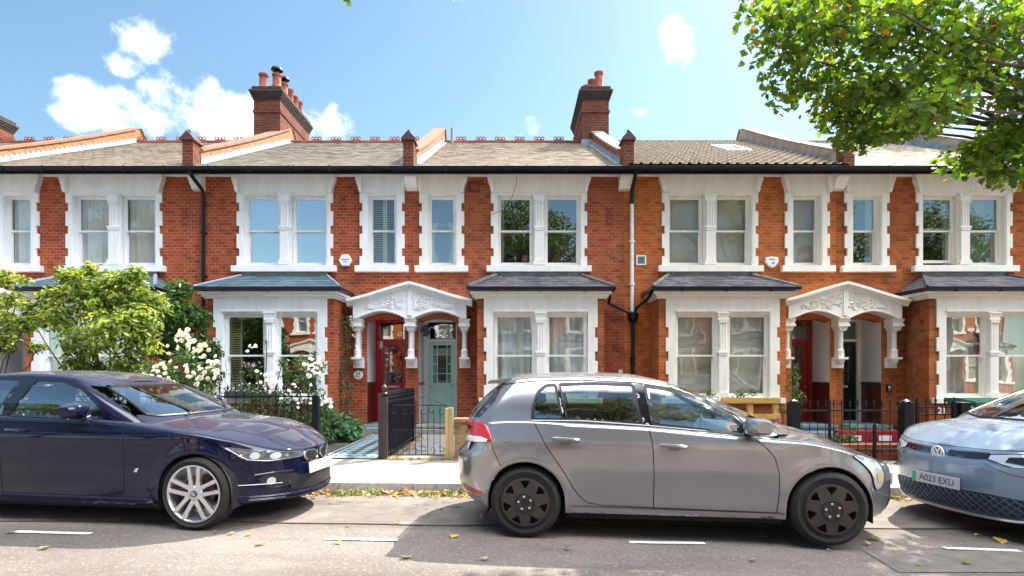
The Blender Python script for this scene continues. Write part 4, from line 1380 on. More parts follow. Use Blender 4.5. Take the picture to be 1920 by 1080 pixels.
# ================================================================ houses across the road, seen in the windows
OPP = -11.5
OPPS = ((house_c, -15.5, 'mirrored in the bay behind the window box'), (house_d, -10.3, 'mirrored beside the climbing plant'), (house_a, -5.0, 'mirrored in the panes over the red door'),
        (house_b, 0.1, 'mirrored in the bay beside the green door'), (house_c, 5.3, 'mirrored in the panes over the green door'), (house_d, 10.5, 'mirrored in the blinds of the orange brick house'),
        (house_a, 15.7, 'mirrored in the panes over the dark red door'), (house_b, 20.9, 'mirrored in the panes over the black door'), (house_c, 26.1, 'mirrored in the upper panes over the green bin'), (house_d, 31.3, 'mirrored in the bay by the green bin'))
for src, X, where in OPPS:
    c = copy_tree(src)
    # turned to face the street from the other side
    c.rotation_euler = (0, 0, math.pi)
    c.location = (X, OPP, 0)
    c['label'] = 'terraced house across the road, ' + where
    c['group'] = 'houses across the street'
# ================================================================ cars
class Curve:
    def __init__(s, pts, smooth=0.0, n=1200):
        pts = sorted(pts)
        s.x = np.linspace(pts[0][0] - .5, pts[-1][0] + .5, n)
        y = np.interp(s.x, [p[0] for p in pts], [p[1] for p in pts])
        if smooth:
            k = max(1, int(smooth / (s.x[1] - s.x[0])))
            ker = np.hanning(2 * k + 3); ker /= ker.sum()
            y = np.convolve(np.pad(y, (k + 1, k + 1), mode='edge'), ker, mode='valid')
        s.y = y
    def __call__(s, x):
        return float(np.interp(x, s.x, s.y))


def ring(xf, xr, af, ar, W, nf, nr, ns, extra=(), kf=26, kr=22):
    """half plan outline from front centre to rear centre: list of (x, y>=0)"""
    out = []
    for i in range(kf):
        a = (math.pi / 2) * (i / kf)
        a = a ** 1.0
        out.append((xf - af + af * max(0, math.cos(a)) ** (2 / nf), W * math.sin(a) ** (2 / nf) if a > 0 else 0.0))
    xa, xb = xf - af, xr + ar
    xs = sorted(set([xa + (xb - xa) * i / ns for i in range(ns + 1)] + [e for e in extra if xb < e < xa]), reverse=True)
    out += [(x, W) for x in xs]
    for i in range(1, kr + 1):
        a = (math.pi / 2) * (i / kr)
        out.append((xb - ar * math.sin(a) ** (2 / nr), W * max(0, math.cos(a)) ** (2 / nr) if i < kr else 0.0))
    return out


def inside(poly, x, y):
    c = False; n = len(poly)
    for i in range(n):
        x1, y1 = poly[i]; x2, y2 = poly[i - 1]
        if (y1 > y) != (y2 > y) and x < (x2 - x1) * (y - y1) / (y2 - y1) + x1:
            c = not c
    return c


def resample(poly, step=.03, closed=True):
    out = []; n = len(poly)
    for i in range(n if closed else n - 1):
        a = Vector(poly[i]); b = Vector(poly[(i + 1) % n])
        k = max(1, int((b - a).length / step))
        for j in range(k):
            out.append(tuple(a.lerp(b, j / k)))
    if not closed: out.append(tuple(poly[-1]))
    return out


def roundpoly(poly, it=2):
    for _ in range(it):
        o = []
        n = len(poly)
        for i in range(n):
            a = Vector(poly[i]); b = Vector(poly[(i + 1) % n])
            o.append(tuple(a.lerp(b, .25))); o.append(tuple(a.lerp(b, .75)))
        poly = o
    return poly


def fillet(poly, r=.035, n=5):
    out = []; m = len(poly)
    for i in range(m):
        a, b, c = Vector(poly[i - 1]), Vector(poly[i]), Vector(poly[(i + 1) % m])
        ra = min(r, (a - b).length * .45); rc = min(r, (c - b).length * .45)
        p = b + (a - b).normalized() * ra; q = b + (c - b).normalized() * rc
        for k in range(n + 1):
            t = k / n
            out.append(tuple(p * (1 - t) ** 2 + b * 2 * t * (1 - t) + q * t * t))
    return out


def offset_poly(poly, d):
    n = len(poly); area = sum(poly[i - 1][0] * poly[i][1] - poly[i][0] * poly[i - 1][1] for i in range(n))
    sg = 1 if area > 0 else -1
    out = []
    for i in range(n):
        a = Vector(poly[i - 1]); b = Vector(poly[i]); c = Vector(poly[(i + 1) % n])
        d1 = (b - a); d2 = (c - b)
        if d1.length < 1e-6 or d2.length < 1e-6:
            out.append(tuple(b)); continue
        n1 = Vector((d1.y, -d1.x)).normalized() * sg; n2 = Vector((d2.y, -d2.x)).normalized() * sg
        m = (n1 + n2)
        m = m.normalized() if m.length > 1e-3 else n1
        k = d / max(.45, m.dot(n1))
        out.append((b.x + m.x * k, b.y + m.y * k))
    return out


class Car:
    def __init__(s, P_):
        s.p = P_
        p = P_
        s.faces = {}
        W = p['W'] / 2
        arches = [(p['xwr'], p['zw'], p['ra']), (p['xwf'], p['zwf'] if 'zwf' in p else p['zw'], p['ra'])]
        extra = []
        for (cx, cz, ra) in arches:
            for a in range(0, 181, 5):
                extra.append(cx + ra * math.cos(R(a)))
            extra += [cx + ra + .002, cx - ra - .002]
        rg = ring(p['xf'], p['xr'], p['af'], p['ar'], W, p['nf'], p['nr'], 110, extra)
        zb, zlo, prof = p['zb'], p['zlo'], p['prof']
        oF, oR = p['oF'], p['oR']
        J = 22
        grid = []
        for (bx, by) in rg:
            col = []
            z0 = zlo(bx)
            for (cx, cz, ra) in arches:
                if abs(bx - cx) <= ra + 1e-4 and by > W * .9:
                    z0 = max(z0, cz + math.sqrt(max(0, ra * ra - (bx - cx) ** 2)))
            z1 = zb(bx)
            gF = max(0, min(1, (bx - (p['xf'] - 1.0)) / 1.0)) ** 2
            gR = max(0, min(1, ((p['xr'] + .8) - bx) / .8)) ** 2
            bul = p['plan'](bx)
            # lip turned inwards
            for jj, (yo, zo) in enumerate(((-.06, .0), (-.012, -.0))):
                z = z0 + zo
                f = s._y(by * bul, z, bx, prof, arches)
                col.append((bx + oF(z) * gF + oR(z) * gR, max(0, f + yo) if by > 0 else 0, z))
            for j in range(J + 1):
                z = z0 + .004 + (z1 - z0 - .004) * j / J
                f = s._y(by * bul, z, bx, prof, arches)
                col.append((bx + oF(z) * gF + oR(z) * gR, f if by > 0 else 0, z))
            # cap
            xt, yt, zt_ = col[-1]
            Q = 12
            cr = p['crown'](bx)
            for q in range(1, Q + 1):
                t = 1 - (q / Q)
                t = t ** 1.0
                col.append((xt, yt * t, zt_ + cr * (1 - t ** p.get('cexp', 2.4))))
            grid.append(col)
        s.nlow = J + 3
        s.grid = grid
        # greenhouse
        kw = dict(kf=26, kr=22)
        g0 = p['gb']; g1 = p['gr']
        r0 = ring(g0[0], g0[1], g0[2], g0[3], g0[4], g0[5], g0[6], 110, **kw)
        r1 = ring(g1[0], g1[1], g1[2], g1[3], g1[4], g1[5], g1[6], 110, **kw)
        T = 22; G = []
        for (a, b) in zip(r0, r1):
            za = p['gzb'](a[0]); zb_ = p['gzr'](b[0])
            col = []
            for t in range(T + 1):
                u = t / T
                x = a[0] + (b[0] - a[0]) * u; y = a[1] + (b[1] - a[1]) * u; z = za + (zb_ - za) * u
                bl = math.sin(math.pi * u)
                y += p['bulge'] * bl * (1 if a[1] > .3 else a[1] / .3)
                nx = p['bulgex'] * bl
                if a[1] < g0[4] * .999:
                    x += nx * (1 if a[0] > 0.5 * (g0[0] + g0[1]) else -1) * (1 - (a[1] / g0[4]) ** 4)
                col.append((x, y, z))
            xt, yt, zt_ = col[-1]
            Q = 10
            for q in range(1, Q + 1):
                t = 1 - q / Q
                # tight roof edge radius then flat crown
                col.append((xt, yt * t, zt_ + p['rcrown'](xt) * (1 - t ** 3.0)))
            G.append(col)
        s.G = G; s.T = T
        s.verts = []; s.quads = []; s.kind = []
        for (g, nm) in ((grid, 'body'), (G, 'cabin')):
            for sy in (-1, 1):
                o = len(s.verts); n = len(g); m = len(g[0])
                for col in g:
                    for (x, y, z) in col:
                        s.verts.append((x, sy * y, z))
                for i in range(n - 1):
                    for j in range(m - 1):
                        a, b, c, d_ = o + i * m + j, o + (i + 1) * m + j, o + (i + 1) * m + j + 1, o + i * m + j + 1
                        s.quads.append((a, b, c, d_) if sy > 0 else (a, d_, c, b))
                        s.kind.append((nm, j))
        s.bvh = BVHTree.FromPolygons([Vector(v) for v in s.verts], s.quads)

    def _y(s, y, z, x, prof, arches):
        f = y * prof(z)
        for (cx, cz, ra) in arches:
            r = math.hypot(x - cx, z - cz)
            if y > .6: f += .016 * math.exp(-((r - ra - .02) / .07) ** 2)
        return f

    def shell(s, root, classify, mats, name_mat):
        """split the shell in named parts; classify(kind, row, cx, cy, cz) -> part name or None"""
        import collections
        bm = bmesh.new()
        vs = [bm.verts.new(v) for v in s.verts]
        bm.verts.ensure_lookup_table()
        lay = bm.faces.layers.int.new('part')
        names = []
        V = s.verts
        for q, (kd, j) in zip(s.quads, s.kind):
            c = [sum(V[i][k] for i in q) / 4 for k in range(3)]
            nm = classify(kd, j, c, [V[i] for i in q])
            if nm is None: continue
            if nm not in names: names.append(nm)
            try:
                f = bm.faces.new([vs[i] for i in q])
            except ValueError:
                continue
            f[lay] = names.index(nm); f.smooth = True
        bmesh.ops.remove_doubles(bm, verts=bm.verts, dist=4e-4)
        bmesh.ops.dissolve_degenerate(bm, edges=bm.edges, dist=1e-5)
        bmesh.ops.recalc_face_normals(bm, faces=bm.faces)
        for v in [v for v in bm.verts if not v.link_faces]: bm.verts.remove(v)
        bm.normal_update()
        NV = {v.index: v.normal.copy() for v in bm.verts}
        bm.verts.index_update()
        nrm = {v.index: v.normal.copy() for v in bm.verts}
        out = {}
        for k, nm in enumerate(names):
            idx = {}; pv = []; pn = []; pf = []
            for f in bm.faces:
                if f[lay] != k: continue
                r_ = []
                for v in f.verts:
                    if v.index not in idx:
                        idx[v.index] = len(pv); pv.append(v.co[:]); pn.append(nrm[v.index][:])
                    r_.append(idx[v.index])
                pf.append(r_)
            if not pf: continue
            me = bpy.data.meshes.new(nm.split('#')[0])
            me.from_pydata(pv, [], pf)
            me.materials.append(name_mat(nm, mats))
            me.polygons.foreach_set('use_smooth', [True] * len(pf))
            me.normals_split_custom_set_from_vertices(pn)
            o = bpy.data.objects.new(nm.split('#')[0], me)
            COL.objects.link(o); o.parent = root
            out[nm] = o
        bm.free()
        return out

    def ray(s, kind, u, v, side=-1):
        if kind == 'side':
            o, d = Vector((u, side * 3, v)), Vector((0, -side, 0))
        elif kind == 'front':
            o, d = Vector((9, u, v)), Vector((-1, 0, 0))
        elif kind == 'rear':
            o, d = Vector((-9, u, v)), Vector((1, 0, 0))
        else:
            o, d = Vector((u, v, 5)), Vector((0, 0, -1))
        h = s.bvh.ray_cast(o, d)
        if h[0] is None:
            # slide to the nearest surface
            base = Vector((u, side * .9, v)) if kind == 'side' else (Vector((s.p['xf'], u, v)) if kind == 'front' else (Vector((s.p['xr'], u, v)) if kind == 'rear' else Vector((u, v, 1.4))))
            h = s.bvh.find_nearest(base)
            return h[0], (h[1] if h[1].dot(-d) > 0 else -h[1])
        n = h[1]
        if n.dot(d) > 0: n = -n
        return h[0], n

    def patch(s, root, name, mat, poly, kind='side', side=-1, off=.004, step=.035, hole=None, smooth=True, thick=0.0, parent=None):
        """a piece laid over the body: outline in the side (x,z), front (y,z) or top (x,y) view"""
        poly = resample(poly, step)
        pts = [Vector(p) for p in poly]; n = len(poly)
        edges = [(i, (i + 1) % n) for i in range(n)]
        if hole:
            hp = resample(hole, step); k = len(hp)
            pts += [Vector(p) for p in hp]; edges += [(n + i, n + (i + 1) % k) for i in range(k)]
        xs = [p[0] for p in poly]; ys = [p[1] for p in poly]
        inner = offset_poly(poly, -step * .4)
        x = min(xs) + step / 2
        row = 0
        while x < max(xs):
            y = min(ys) + (step / 2 if row % 2 else step)
            while y < max(ys):
                if inside(poly, x, y) and min((Vector((x, y)) - p).length for p in pts[:n]) > step * .45 and not (hole and inside(hole, x, y)):
                    pts.append(Vector((x, y)))
                y += step
            x += step; row += 1
        r_ = delaunay_2d_cdt(pts, edges, [], 0, 1e-5)
        v2, f2 = r_[0], r_[2]
        vs = []; ns = []
        for p in v2:
            a, nn = s.ray(kind, p.x, p.y, side)
            vs.append(a + nn * off); ns.append(nn)
        fs = []
        for f in f2:
            c = sum((v2[i] for i in f), Vector((0, 0))) / len(f)
            if not inside(poly, c.x, c.y): continue
            if hole and inside(hole, c.x, c.y): continue
            a, b, c3 = [vs[i] for i in f[:3]]
            nn = (b - a).cross(c3 - a)
            fs.append(tuple(f) if nn.dot(ns[f[0]]) > 0 else tuple(f)[::-1])
        mb = MB(); mb.add(vs, fs)
        o = mb.build(name, mat, parent or root)
        used = set(i for f in fs for i in f)
        bm = bmesh.new(); bm.from_mesh(o.data)
        bmesh.ops.delete(bm, geom=[v for v in bm.verts if not v.link_faces], context='VERTS')
        bm.to_mesh(o.data); bm.free()
        if smooth: o.data.polygons.foreach_set('use_smooth', [True] * len(o.data.polygons))
        if thick:
            md = o.modifiers.new('thick', 'SOLIDIFY'); md.thickness = thick; md.offset = -1
        return o

    def line(s, root, name, mat, pts, r=.004, kind='side', side=-1, off=0.0, closed=False, parent=None, step=.03, n=5):
        pts = resample(pts, step, closed)
        if closed: pts.append(pts[0])
        vs = []
        for p in pts:
            a, nn = s.ray(kind, p[0], p[1], side)
            vs.append(a + nn * off)
        mb = MB(); mb.tube(vs, r, n)
        return mb.build(name, mat, parent or root)


TYRE = pbr('tyre', (0.014, 0.012, 0.012), .8, var=.3, scale=20, bump=.3)
SEAM = pbr('seam', (0.004, 0.004, 0.004), .9)
BLACKPL = pbr('black_plastic', (0.012, 0.012, 0.014), .45)
GLOSSB = pbr('gloss_black', (0.008, 0.008, 0.01), .08, coat=1)
CHROME = pbr('chrome', (0.75, 0.76, 0.78), .12, 1.0)
SILVER = pbr('alloy_silver', (0.62, 0.63, 0.65), .28, .85)
REDL = pbr('lamp_red', (0.55, 0.012, 0.02), .12, coat=1, var=.3, scale=25)
CLEAR = pbr('lamp_clear', (0.62, 0.66, 0.68), .08, .35, coat=1)
CARGL = glassmat('car_glass', (0.72, 0.90, 0.92), 0.40)
CARGL2 = glassmat('car_glass_dark', (0.62, 0.74, 0.70), 0.38)
SEATM = pbr('seat_fabric', (0.045, 0.05, 0.055), .9)
DASHM = pbr('dash', (0.03, 0.032, 0.035), .7)
PLATEW = pbr('plate_white', (.46, .48, .50), .4)


def paint(name, col, metal=.55, rough=.32, fl=.12, coat=1.0, dust_sheen=.2, dcol=(.42, .38, .35), lowd=.2, spec=.5):
    """car paint; dusty film with sky sheen painted into the faces that look up, patchy"""
    if name in MATS: return MATS[name]
    m = pbr(name, col, rough, metal, coat=coat, spec=spec)
    t = NT(m.node_tree); b = m.node_tree.nodes['Principled BSDF']
    out = [n for n in m.node_tree.nodes if n.type == 'OUTPUT_MATERIAL'][0]
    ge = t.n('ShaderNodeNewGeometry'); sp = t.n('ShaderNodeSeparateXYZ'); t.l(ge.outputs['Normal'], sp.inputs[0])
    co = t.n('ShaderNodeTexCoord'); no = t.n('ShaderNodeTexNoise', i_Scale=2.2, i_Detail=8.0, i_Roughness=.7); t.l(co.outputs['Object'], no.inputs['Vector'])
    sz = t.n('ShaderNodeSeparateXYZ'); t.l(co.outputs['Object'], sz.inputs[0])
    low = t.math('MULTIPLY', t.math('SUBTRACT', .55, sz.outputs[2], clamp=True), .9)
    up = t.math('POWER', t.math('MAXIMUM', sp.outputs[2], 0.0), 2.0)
    f = t.math('MULTIPLY', t.math('ADD', t.math('MULTIPLY', up, dust_sheen), t.math('MULTIPLY', low, lowd)), t.math('ADD', .5, no.outputs[0]), clamp=True)  # pale top film: some dirt, plus sky sheen put into the colour
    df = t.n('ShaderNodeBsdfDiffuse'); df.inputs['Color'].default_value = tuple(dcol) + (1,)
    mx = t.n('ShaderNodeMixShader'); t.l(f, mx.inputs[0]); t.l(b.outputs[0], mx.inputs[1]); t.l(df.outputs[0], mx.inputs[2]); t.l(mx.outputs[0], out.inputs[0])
    return m


def tyre_wheel(root, c, rt, rr, w, side, style, steer=0.0):
    """wheel > rim, brake disc ; built round the y axis at c (hub centre on the outer face side)"""
    T_ = Matrix.Translation(c) @ Matrix.Rotation(steer, 4, 'Z')
    def put(mb, name, mat, par, smooth=True):
        o = mb.build(name, mat, par, smooth=smooth)
        o.data.transform(T_)
        return o
    s_ = side
    mb = MB()
    prof = [(rr - .006, -w * .02), (rr + .012, .0), (rr + .03, .004), (rr + (rt - rr) * .55, .012), (rt - .03, .004), (rt - .008, -.018), (rt, -.04), (rt, -w + .04), (rt - .02, -w + .005), (rr + .02, -w), (rr - .005, -w + .01)]
    mb.lathe([(a, s_ * b) for a, b in prof], (0, 0, 0), 64, 'y', caps=False)
    whl = put(mb, 'wheel', TYRE, root)
    mb = MB()
    mb.lathe([(rr + .006, s_ * .004), (rr - .006, s_ * .006), (rr - .014, s_ * -.005), (rr - .02, s_ * -.05), (rr - .03, s_ * -w * .8), (.05, s_ * -w * .85)], (0, 0, 0), 64, 'y', caps=False)
    if style == 'cover':
        dk = pbr('wheel_well_dark', (.01, .009, .009), .8)
        o = put(mb, 'rim', pbr('cover_grey', (.045, .037, .035), .42, .3, var=.15, scale=8), whl)
        # pressed cover with seven windows near the edge
        pts = [Vector((rr * .985 * math.cos(2 * math.pi * k / 63), rr * .985 * math.sin(2 * math.pi * k / 63))) for k in range(63)]
        edges = [(i, (i + 1) % 63) for i in range(63)]
        holes = []
        for k in range(7):
            a0 = 2 * math.pi * k / 7 + math.pi / 2 + math.pi / 7 * .0
            ho = []
            for (r_, da) in ((.58, -.0), (.90, -.235), (.93, -.1), (.93, .1), (.90, .235)):
                ho.append((rr * r_ * math.cos(a0 + da), rr * r_ * math.sin(a0 + da)))
            o0 = len(pts)
            pts += [Vector(h) for h in ho]; edges += [(o0 + i, o0 + (i + 1) % 5) for i in range(5)]
            holes.append(ho)
        for k in range(24):
            pts.append(Vector((rr * .30 * math.cos(k * .2618), rr * .30 * math.sin(k * .2618))))
        r_ = delaunay_2d_cdt(pts, edges, [], 0, 1e-6)
        def dome(p):
            q = p.length / rr
            return .012 + .012 * (1 - q * q) - (.012 if q < .24 else 0)
        vs = [(p.x, s_ * dome(p), p.y) for p in r_[0]]
        nv = len(vs)
        fs = [f for f in r_[2] if not any(inside(h, *(sum((r_[0][i] for i in f), Vector((0, 0))) / 3)) for h in holes)]
        mb = MB(); mb.add(vs, fs)
        o = mb.build('wheel_cover', pbr('cover_grey', (0, 0, 0)), whl); 
        md = o.modifiers.new('t', 'SOLIDIFY'); md.thickness = .02; md.offset = 0
        o.data.transform(T_)
        mb = MB(); mb.lathe([(rr * .97, s_ * -.02), (.0, s_ * -.022)], (0, 0, 0), 32, 'y'); put(mb, 'brake_disc', dk, whl)
        mb = MB(); mb.lathe([(.0, s_ * .036), (.035, s_ * .036), (.04, s_ * .012)], (0, 0, 0), 20, 'y'); mb.lathe([(rr * .36, s_ * .02), (rr * .39, s_ * .042), (rr * .42, s_ * .02)], (0, 0, 0), 24, 'y')
        put(mb, 'hub_cap', BLACKPL, whl)
        mb = MB()
        for k in range(5):
            a = 2 * math.pi * k / 5 + .45
            mb.lathe([(.0, s_ * .052), (.012, s_ * .047), (.014, s_ * .02)], (.057 * math.cos(a), 0, .057 * math.sin(a)), 8, 'y')
        put(mb, 'wheel_nut', CHROME, whl)
    else:
        o = put(mb, 'rim', SILVER, whl)
        mb = MB()
        n = 5
        for k in range(n):
            for da in (-1, 1):
                a = 2 * math.pi * k / n + math.pi / 2 + .0
                # spoke from hub to rim, each pair slightly splayed
                ax, az = math.cos(a), math.sin(a); tx, tz = -az, ax
                i0, i1 = .055, rr - .012
                w0, w1 = .023, .019
                c0, c1 = da * .030, da * .050
                q = []
                for (rad, cc, hw_) in ((i0, c0, w0), (i1 * .55, (c0 + c1) / 2 * .96, w0 * .8), (i1, c1, w1)):
                    for e in (-1, 1):
                        q.append((ax * rad + tx * (cc + e * hw_), az * rad + tz * (cc + e * hw_), rad))
                vs = []
                for dep in (0, 1):
                    for (x, z, rad) in q:
                        f_ = -.012 + .018 * (rad / i1)
                        vs.append((x, s_ * (f_ - dep * .04), z))
                fs = [(0, 1, 3, 2), (2, 3, 5, 4), (6, 8, 9, 7), (8, 10, 11, 9), (0, 2, 8, 6), (2, 4, 10, 8), (1, 7, 9, 3), (3, 9, 11, 5)]
                mb.add(vs, fs)
        mb.lathe([(.0, s_ * -.004), (.06, s_ * -.006), (.075, s_ * -.02), (.08, s_ * -.07)], (0, 0, 0), 24, 'y')
        o2 = put(mb, 'spokes', SILVER, whl, smooth=False)
        md = o2.modifiers.new('b', 'BEVEL'); md.width = .004; md.segments = 2
        mb = MB(); mb.lathe([(rr * .62, s_ * -.075), (.1, s_ * -.08), (.0, s_ * -.08)], (0, 0, 0), 32, 'y'); put(mb, 'brake_disc', pbr('brake_rust', (.12, .07, .05), .5, .6), whl)
        # roundel
        mb = MB(); mb.lathe([(.0, s_ * .006), (.030, s_ * .006), (.032, s_ * -.004)], (0, 0, 0), 20, 'y'); put(mb, 'hub_cap', GLOSSB, whl)
        mb = MB()
        for q0 in (0, 2):
            a = [q0 * math.pi / 2 + math.pi / 2 * k / 5 for k in range(6)]
            mb.prism([(0, 0)] + [(.021 * math.cos(t), .021 * math.sin(t)) for t in a], 'y', s_ * .005, s_ * .008)
        put(mb, 'emblem', pbr('emblem_blue', (.03, .15, .4), .3), whl, smooth=False)
        mb = MB()
        for q0 in (1, 3):
            a = [q0 * math.pi / 2 + math.pi / 2 * k / 5 for k in range(6)]
            mb.prism([(0, 0)] + [(.021 * math.cos(t), .021 * math.sin(t)) for t in a], 'y', s_ * .005, s_ * .008)
        put(mb, 'emblem', PLATEW, whl, smooth=False)
    return whl


def car_common(car, root, p, paintm, style, seats=True):
    W_ = p['W'] / 2
    # dark liners in the wheel arches and the floor
    mb = MB()
    for cx in (p['xwr'], p['xwf']):
        for sy in (-1, 1):
            n = 24; ra = p['ra'] - .004
            y0, y1 = sy * (W_ - .035), sy * (W_ - .42)
            a = [(cx + ra * math.cos(math.pi * k / n), p['zw'] + ra * math.sin(math.pi * k / n)) for k in range(n + 1)]
            a = [(cx + ra, .2)] + a + [(cx - ra, .2)]
            vs = [(x, y, z) for y in (y0, y1) for (x, z) in a]; m = len(a)
            mb.add(vs, [(i, i + 1, i + 1 + m, i + m) for i in range(m - 1)] + [tuple(range(m, 2 * m))])
    mb.box(p['xr'] + .35, p['xf'] - .45, -W_ + .36, W_ - .36, .17, .26)
    mb.box(p['xwr'] + p['ra'] + .01, p['xwf'] - p['ra'] - .01, -W_ + .1, W_ - .1, .17, .26)
    mb.build('underbody', pbr('underbody', (.01, .01, .01), .9), root)
    yo = p.get('yw', W_ - .012)
    for (nm, cx) in (('r', p['xwr']), ('f', p['xwf'])):
        for sy in (-1, 1):
            tyre_wheel(root, Vector((cx, sy * yo, p['rt'])), p['rt'], p['rr'], .21, sy, style, steer=p.get('steer', 0) if nm == 'f' else 0)
    if seats:
        for k, (sx, sy) in enumerate(p['seats']):
            mb = MB()
            mb.prism([(sx - .25, .45), (sx + .28, .48), (sx + .28, .62), (sx - .2, .58)], 'y', sy - .24, sy + .24)
            mb.prism([(sx - .28, .5), (sx - .12, .52), (sx - .28, 1.12), (sx - .38, 1.10)], 'y', sy - .23, sy + .23)
            mb.prism([(sx - .37, 1.14), (sx - .29, 1.14), (sx - .32, 1.30), (sx - .40, 1.30)], 'y', sy - .13, sy + .13)
            mb.build('seat', SEATM, root, bevel=.03)
        dx = p['dash']
        mb = MB()
        mb.prism([(dx, .5), (dx + .5, .5), (dx + .55, p['zdash'] - .04), (dx + .1, p['zdash']), (dx - .04, p['zdash'] - .08)], 'y', -W_ + .18, W_ - .18)
        mb.build('dashboard', DASHM, root, bevel=.02)
        mb = MB(); mb.torus((0, 0, 0), .185, .014, 24, 6, 'x'); mb.box(-.01, .01, -.17, .17, -.02, .02); mb.tube([(0, 0, 0), (.2, 0, 0)], .03, 8)
        o = mb.build('steering_wheel', DASHM, root)
        o.data.transform(Matrix.Translation((dx - .16, p.get('wheel_y', -.36), p['zdash'] - .06)) @ Matrix.Rotation(R(22), 4, 'Y'))


def mirror(root, x, z, y, sy, mat_shell, mat_low, L=.2):
    """door mirror: shell, lower trim and glass"""
    mb = MB()
    vs = []; fs = []
    nu, nv = 10, 20
    for i in range(nu + 1):
        a = i / nu
        w_ = .115 * math.sin(math.pi * (0.10 + .80 * a)) ** .5
        for j in range(nv):
            b = 2 * math.pi * j / nv
            vs.append((x + .05 + w_ * .95 * (abs(math.cos(b)) ** .6) * (1 if math.cos(b) > 0 else -1) + .03 * a, sy * (y + .04 + .25 * a), z + .06 + w_ * .66 * (abs(math.sin(b)) ** .7) * (1 if math.sin(b) > 0 else -1)))
    for i in range(nu):
        for j in range(nv):
            fs.append((i * nv + j, i * nv + (j + 1) % nv, (i + 1) * nv + (j + 1) % nv, (i + 1) * nv + j))
    fs += [tuple(range(nv)), tuple(nu * nv + j for j in range(nv))]
    mb.add(vs, fs)
    o = mb.build('door_mirror', mat_shell, root, smooth=True)
    mb = MB()
    mb.tube([(x + .02, sy * (y - .03), z - .01), (x + .04, sy * (y + .05), z + .0), (x + .06, sy * (y + .22), z + .005)], [.028, .024, .018], 8)
    mb.build('mirror_foot', mat_low, o, smooth=True)
    return o
def plate(root, txt, x, y, z, rz, tilt, green=False, w=.52, h=.111, textcol=(.02, .02, .02), org_mat=None, ry=0.0):
    """number plate: local frame faces +x of the car"""
    M = Matrix.Translation((x, y, z)) @ Matrix.Rotation(rz, 4, 'Z') @ Matrix.Rotation(tilt, 4, 'Y')
    mb = MB(); mb.box(-.012, 0, -w / 2, w / 2, -h / 2, h / 2)
    o = mb.build('number_plate', PLATEW, root, bevel=.004); o.data.transform(M)
    if green:
        mb = MB(); mb.box(.0, .0015, w / 2 - .05, w / 2 - .004, -h / 2 + .004, h / 2 - .004) if False else mb.box(.0, .0015, -w / 2 + .004, -w / 2 + .05, -h / 2 + .004, h / 2 - .004)
        g = mb.build('green_band', pbr('plate_green', (.02, .42, .18), .4), o); g.data.transform(M)
    if txt:
        T_ = M @ Matrix.Translation((.001, .02 if green else 0, 0)) @ Matrix.Rotation(R(90), 4, 'Z') @ Matrix.Rotation(R(90), 4, 'X')
        text_mesh(txt, .088, 'plate_text', pbr('plate_ink%s' % (textcol[0],), textcol, .5), o, T_, extrude=.0015)
    return o


# ---------------------------------------------------------------- grey hatchback
GP = dict(xf=3.38, xr=-.73, af=1.0, ar=.50, W=1.786, nf=2.35, nr=2.7, xwr=0.0, xwf=2.578, zw=.322, ra=.352, rt=.318, rr=.212,
          zb=Curve([(-.8, .985), (-.6, 1.0), (-.3, 1.03), (.07, 1.030), (1.05, .988), (1.94, .908), (2.2, .885), (2.45, .862), (2.75, .80), (3.0, .715), (3.2, .66), (3.38, .62)], .22),
          zlo=Curve([(-.73, .34), (-.55, .29), (-.36, .235), (.36, .222), (2.22, .212), (2.93, .20), (3.38, .22)], .05),
          prof=Curve([(.18, .93), (.26, .958), (.32, .972), (.45, .985), (.62, 1.0), (.78, 1.002), (.87, .995), (.905, .975), (1.0, .94), (1.06, .92)], .028),
          oF=Curve([(.18, -.10), (.3, -.01), (.42, 0), (.52, 0), (.60, -.015), (.7, -.10), (.8, -.2)], .04),
          oR=Curve([(.25, .16), (.36, .04), (.5, .0), (.68, .0), (.74, .015), (.80, .09), (.9, .10), (1.05, .16)], .04),
          plan=Curve([(-.73, .985), (0, .998), (1.2, 1.0), (2.5, .992), (3.4, .97)], .3),
          crown=Curve([(-.73, .0), (-.5, .03), (0, .05), (2.1, .095), (2.6, .10), (2.95, .085), (3.2, .05), (3.33, .015), (3.38, .0)], .08), cexp=2.2,
          gb=(2.46, -.66, .40, .34, .805, 2.3, 2.4), gr=(1.42, -.27, .22, .22, .615, 2.5, 2.6),
          gzb=lambda x: GP['zb'](x) - .03 + (.10 if x > 2.2 else (.10 * max(0, (x - 1.95) / .25))) * .8,
          gzr=Curve([(-.3, 1.385), (0, 1.425), (.5, 1.435), (1.0, 1.412), (1.3, 1.370), (1.45, 1.335)], .2),
          rcrown=Curve([(-.3, .01), (0, .045), (1.0, .05), (1.42, .012)], .1), bulge=.028, bulgex=.05,
          seats=((1.28, .36), (1.28, -.36), (.42, -.36), (.42, .36)), dash=1.72, zdash=.96, wheel_y=-.36)


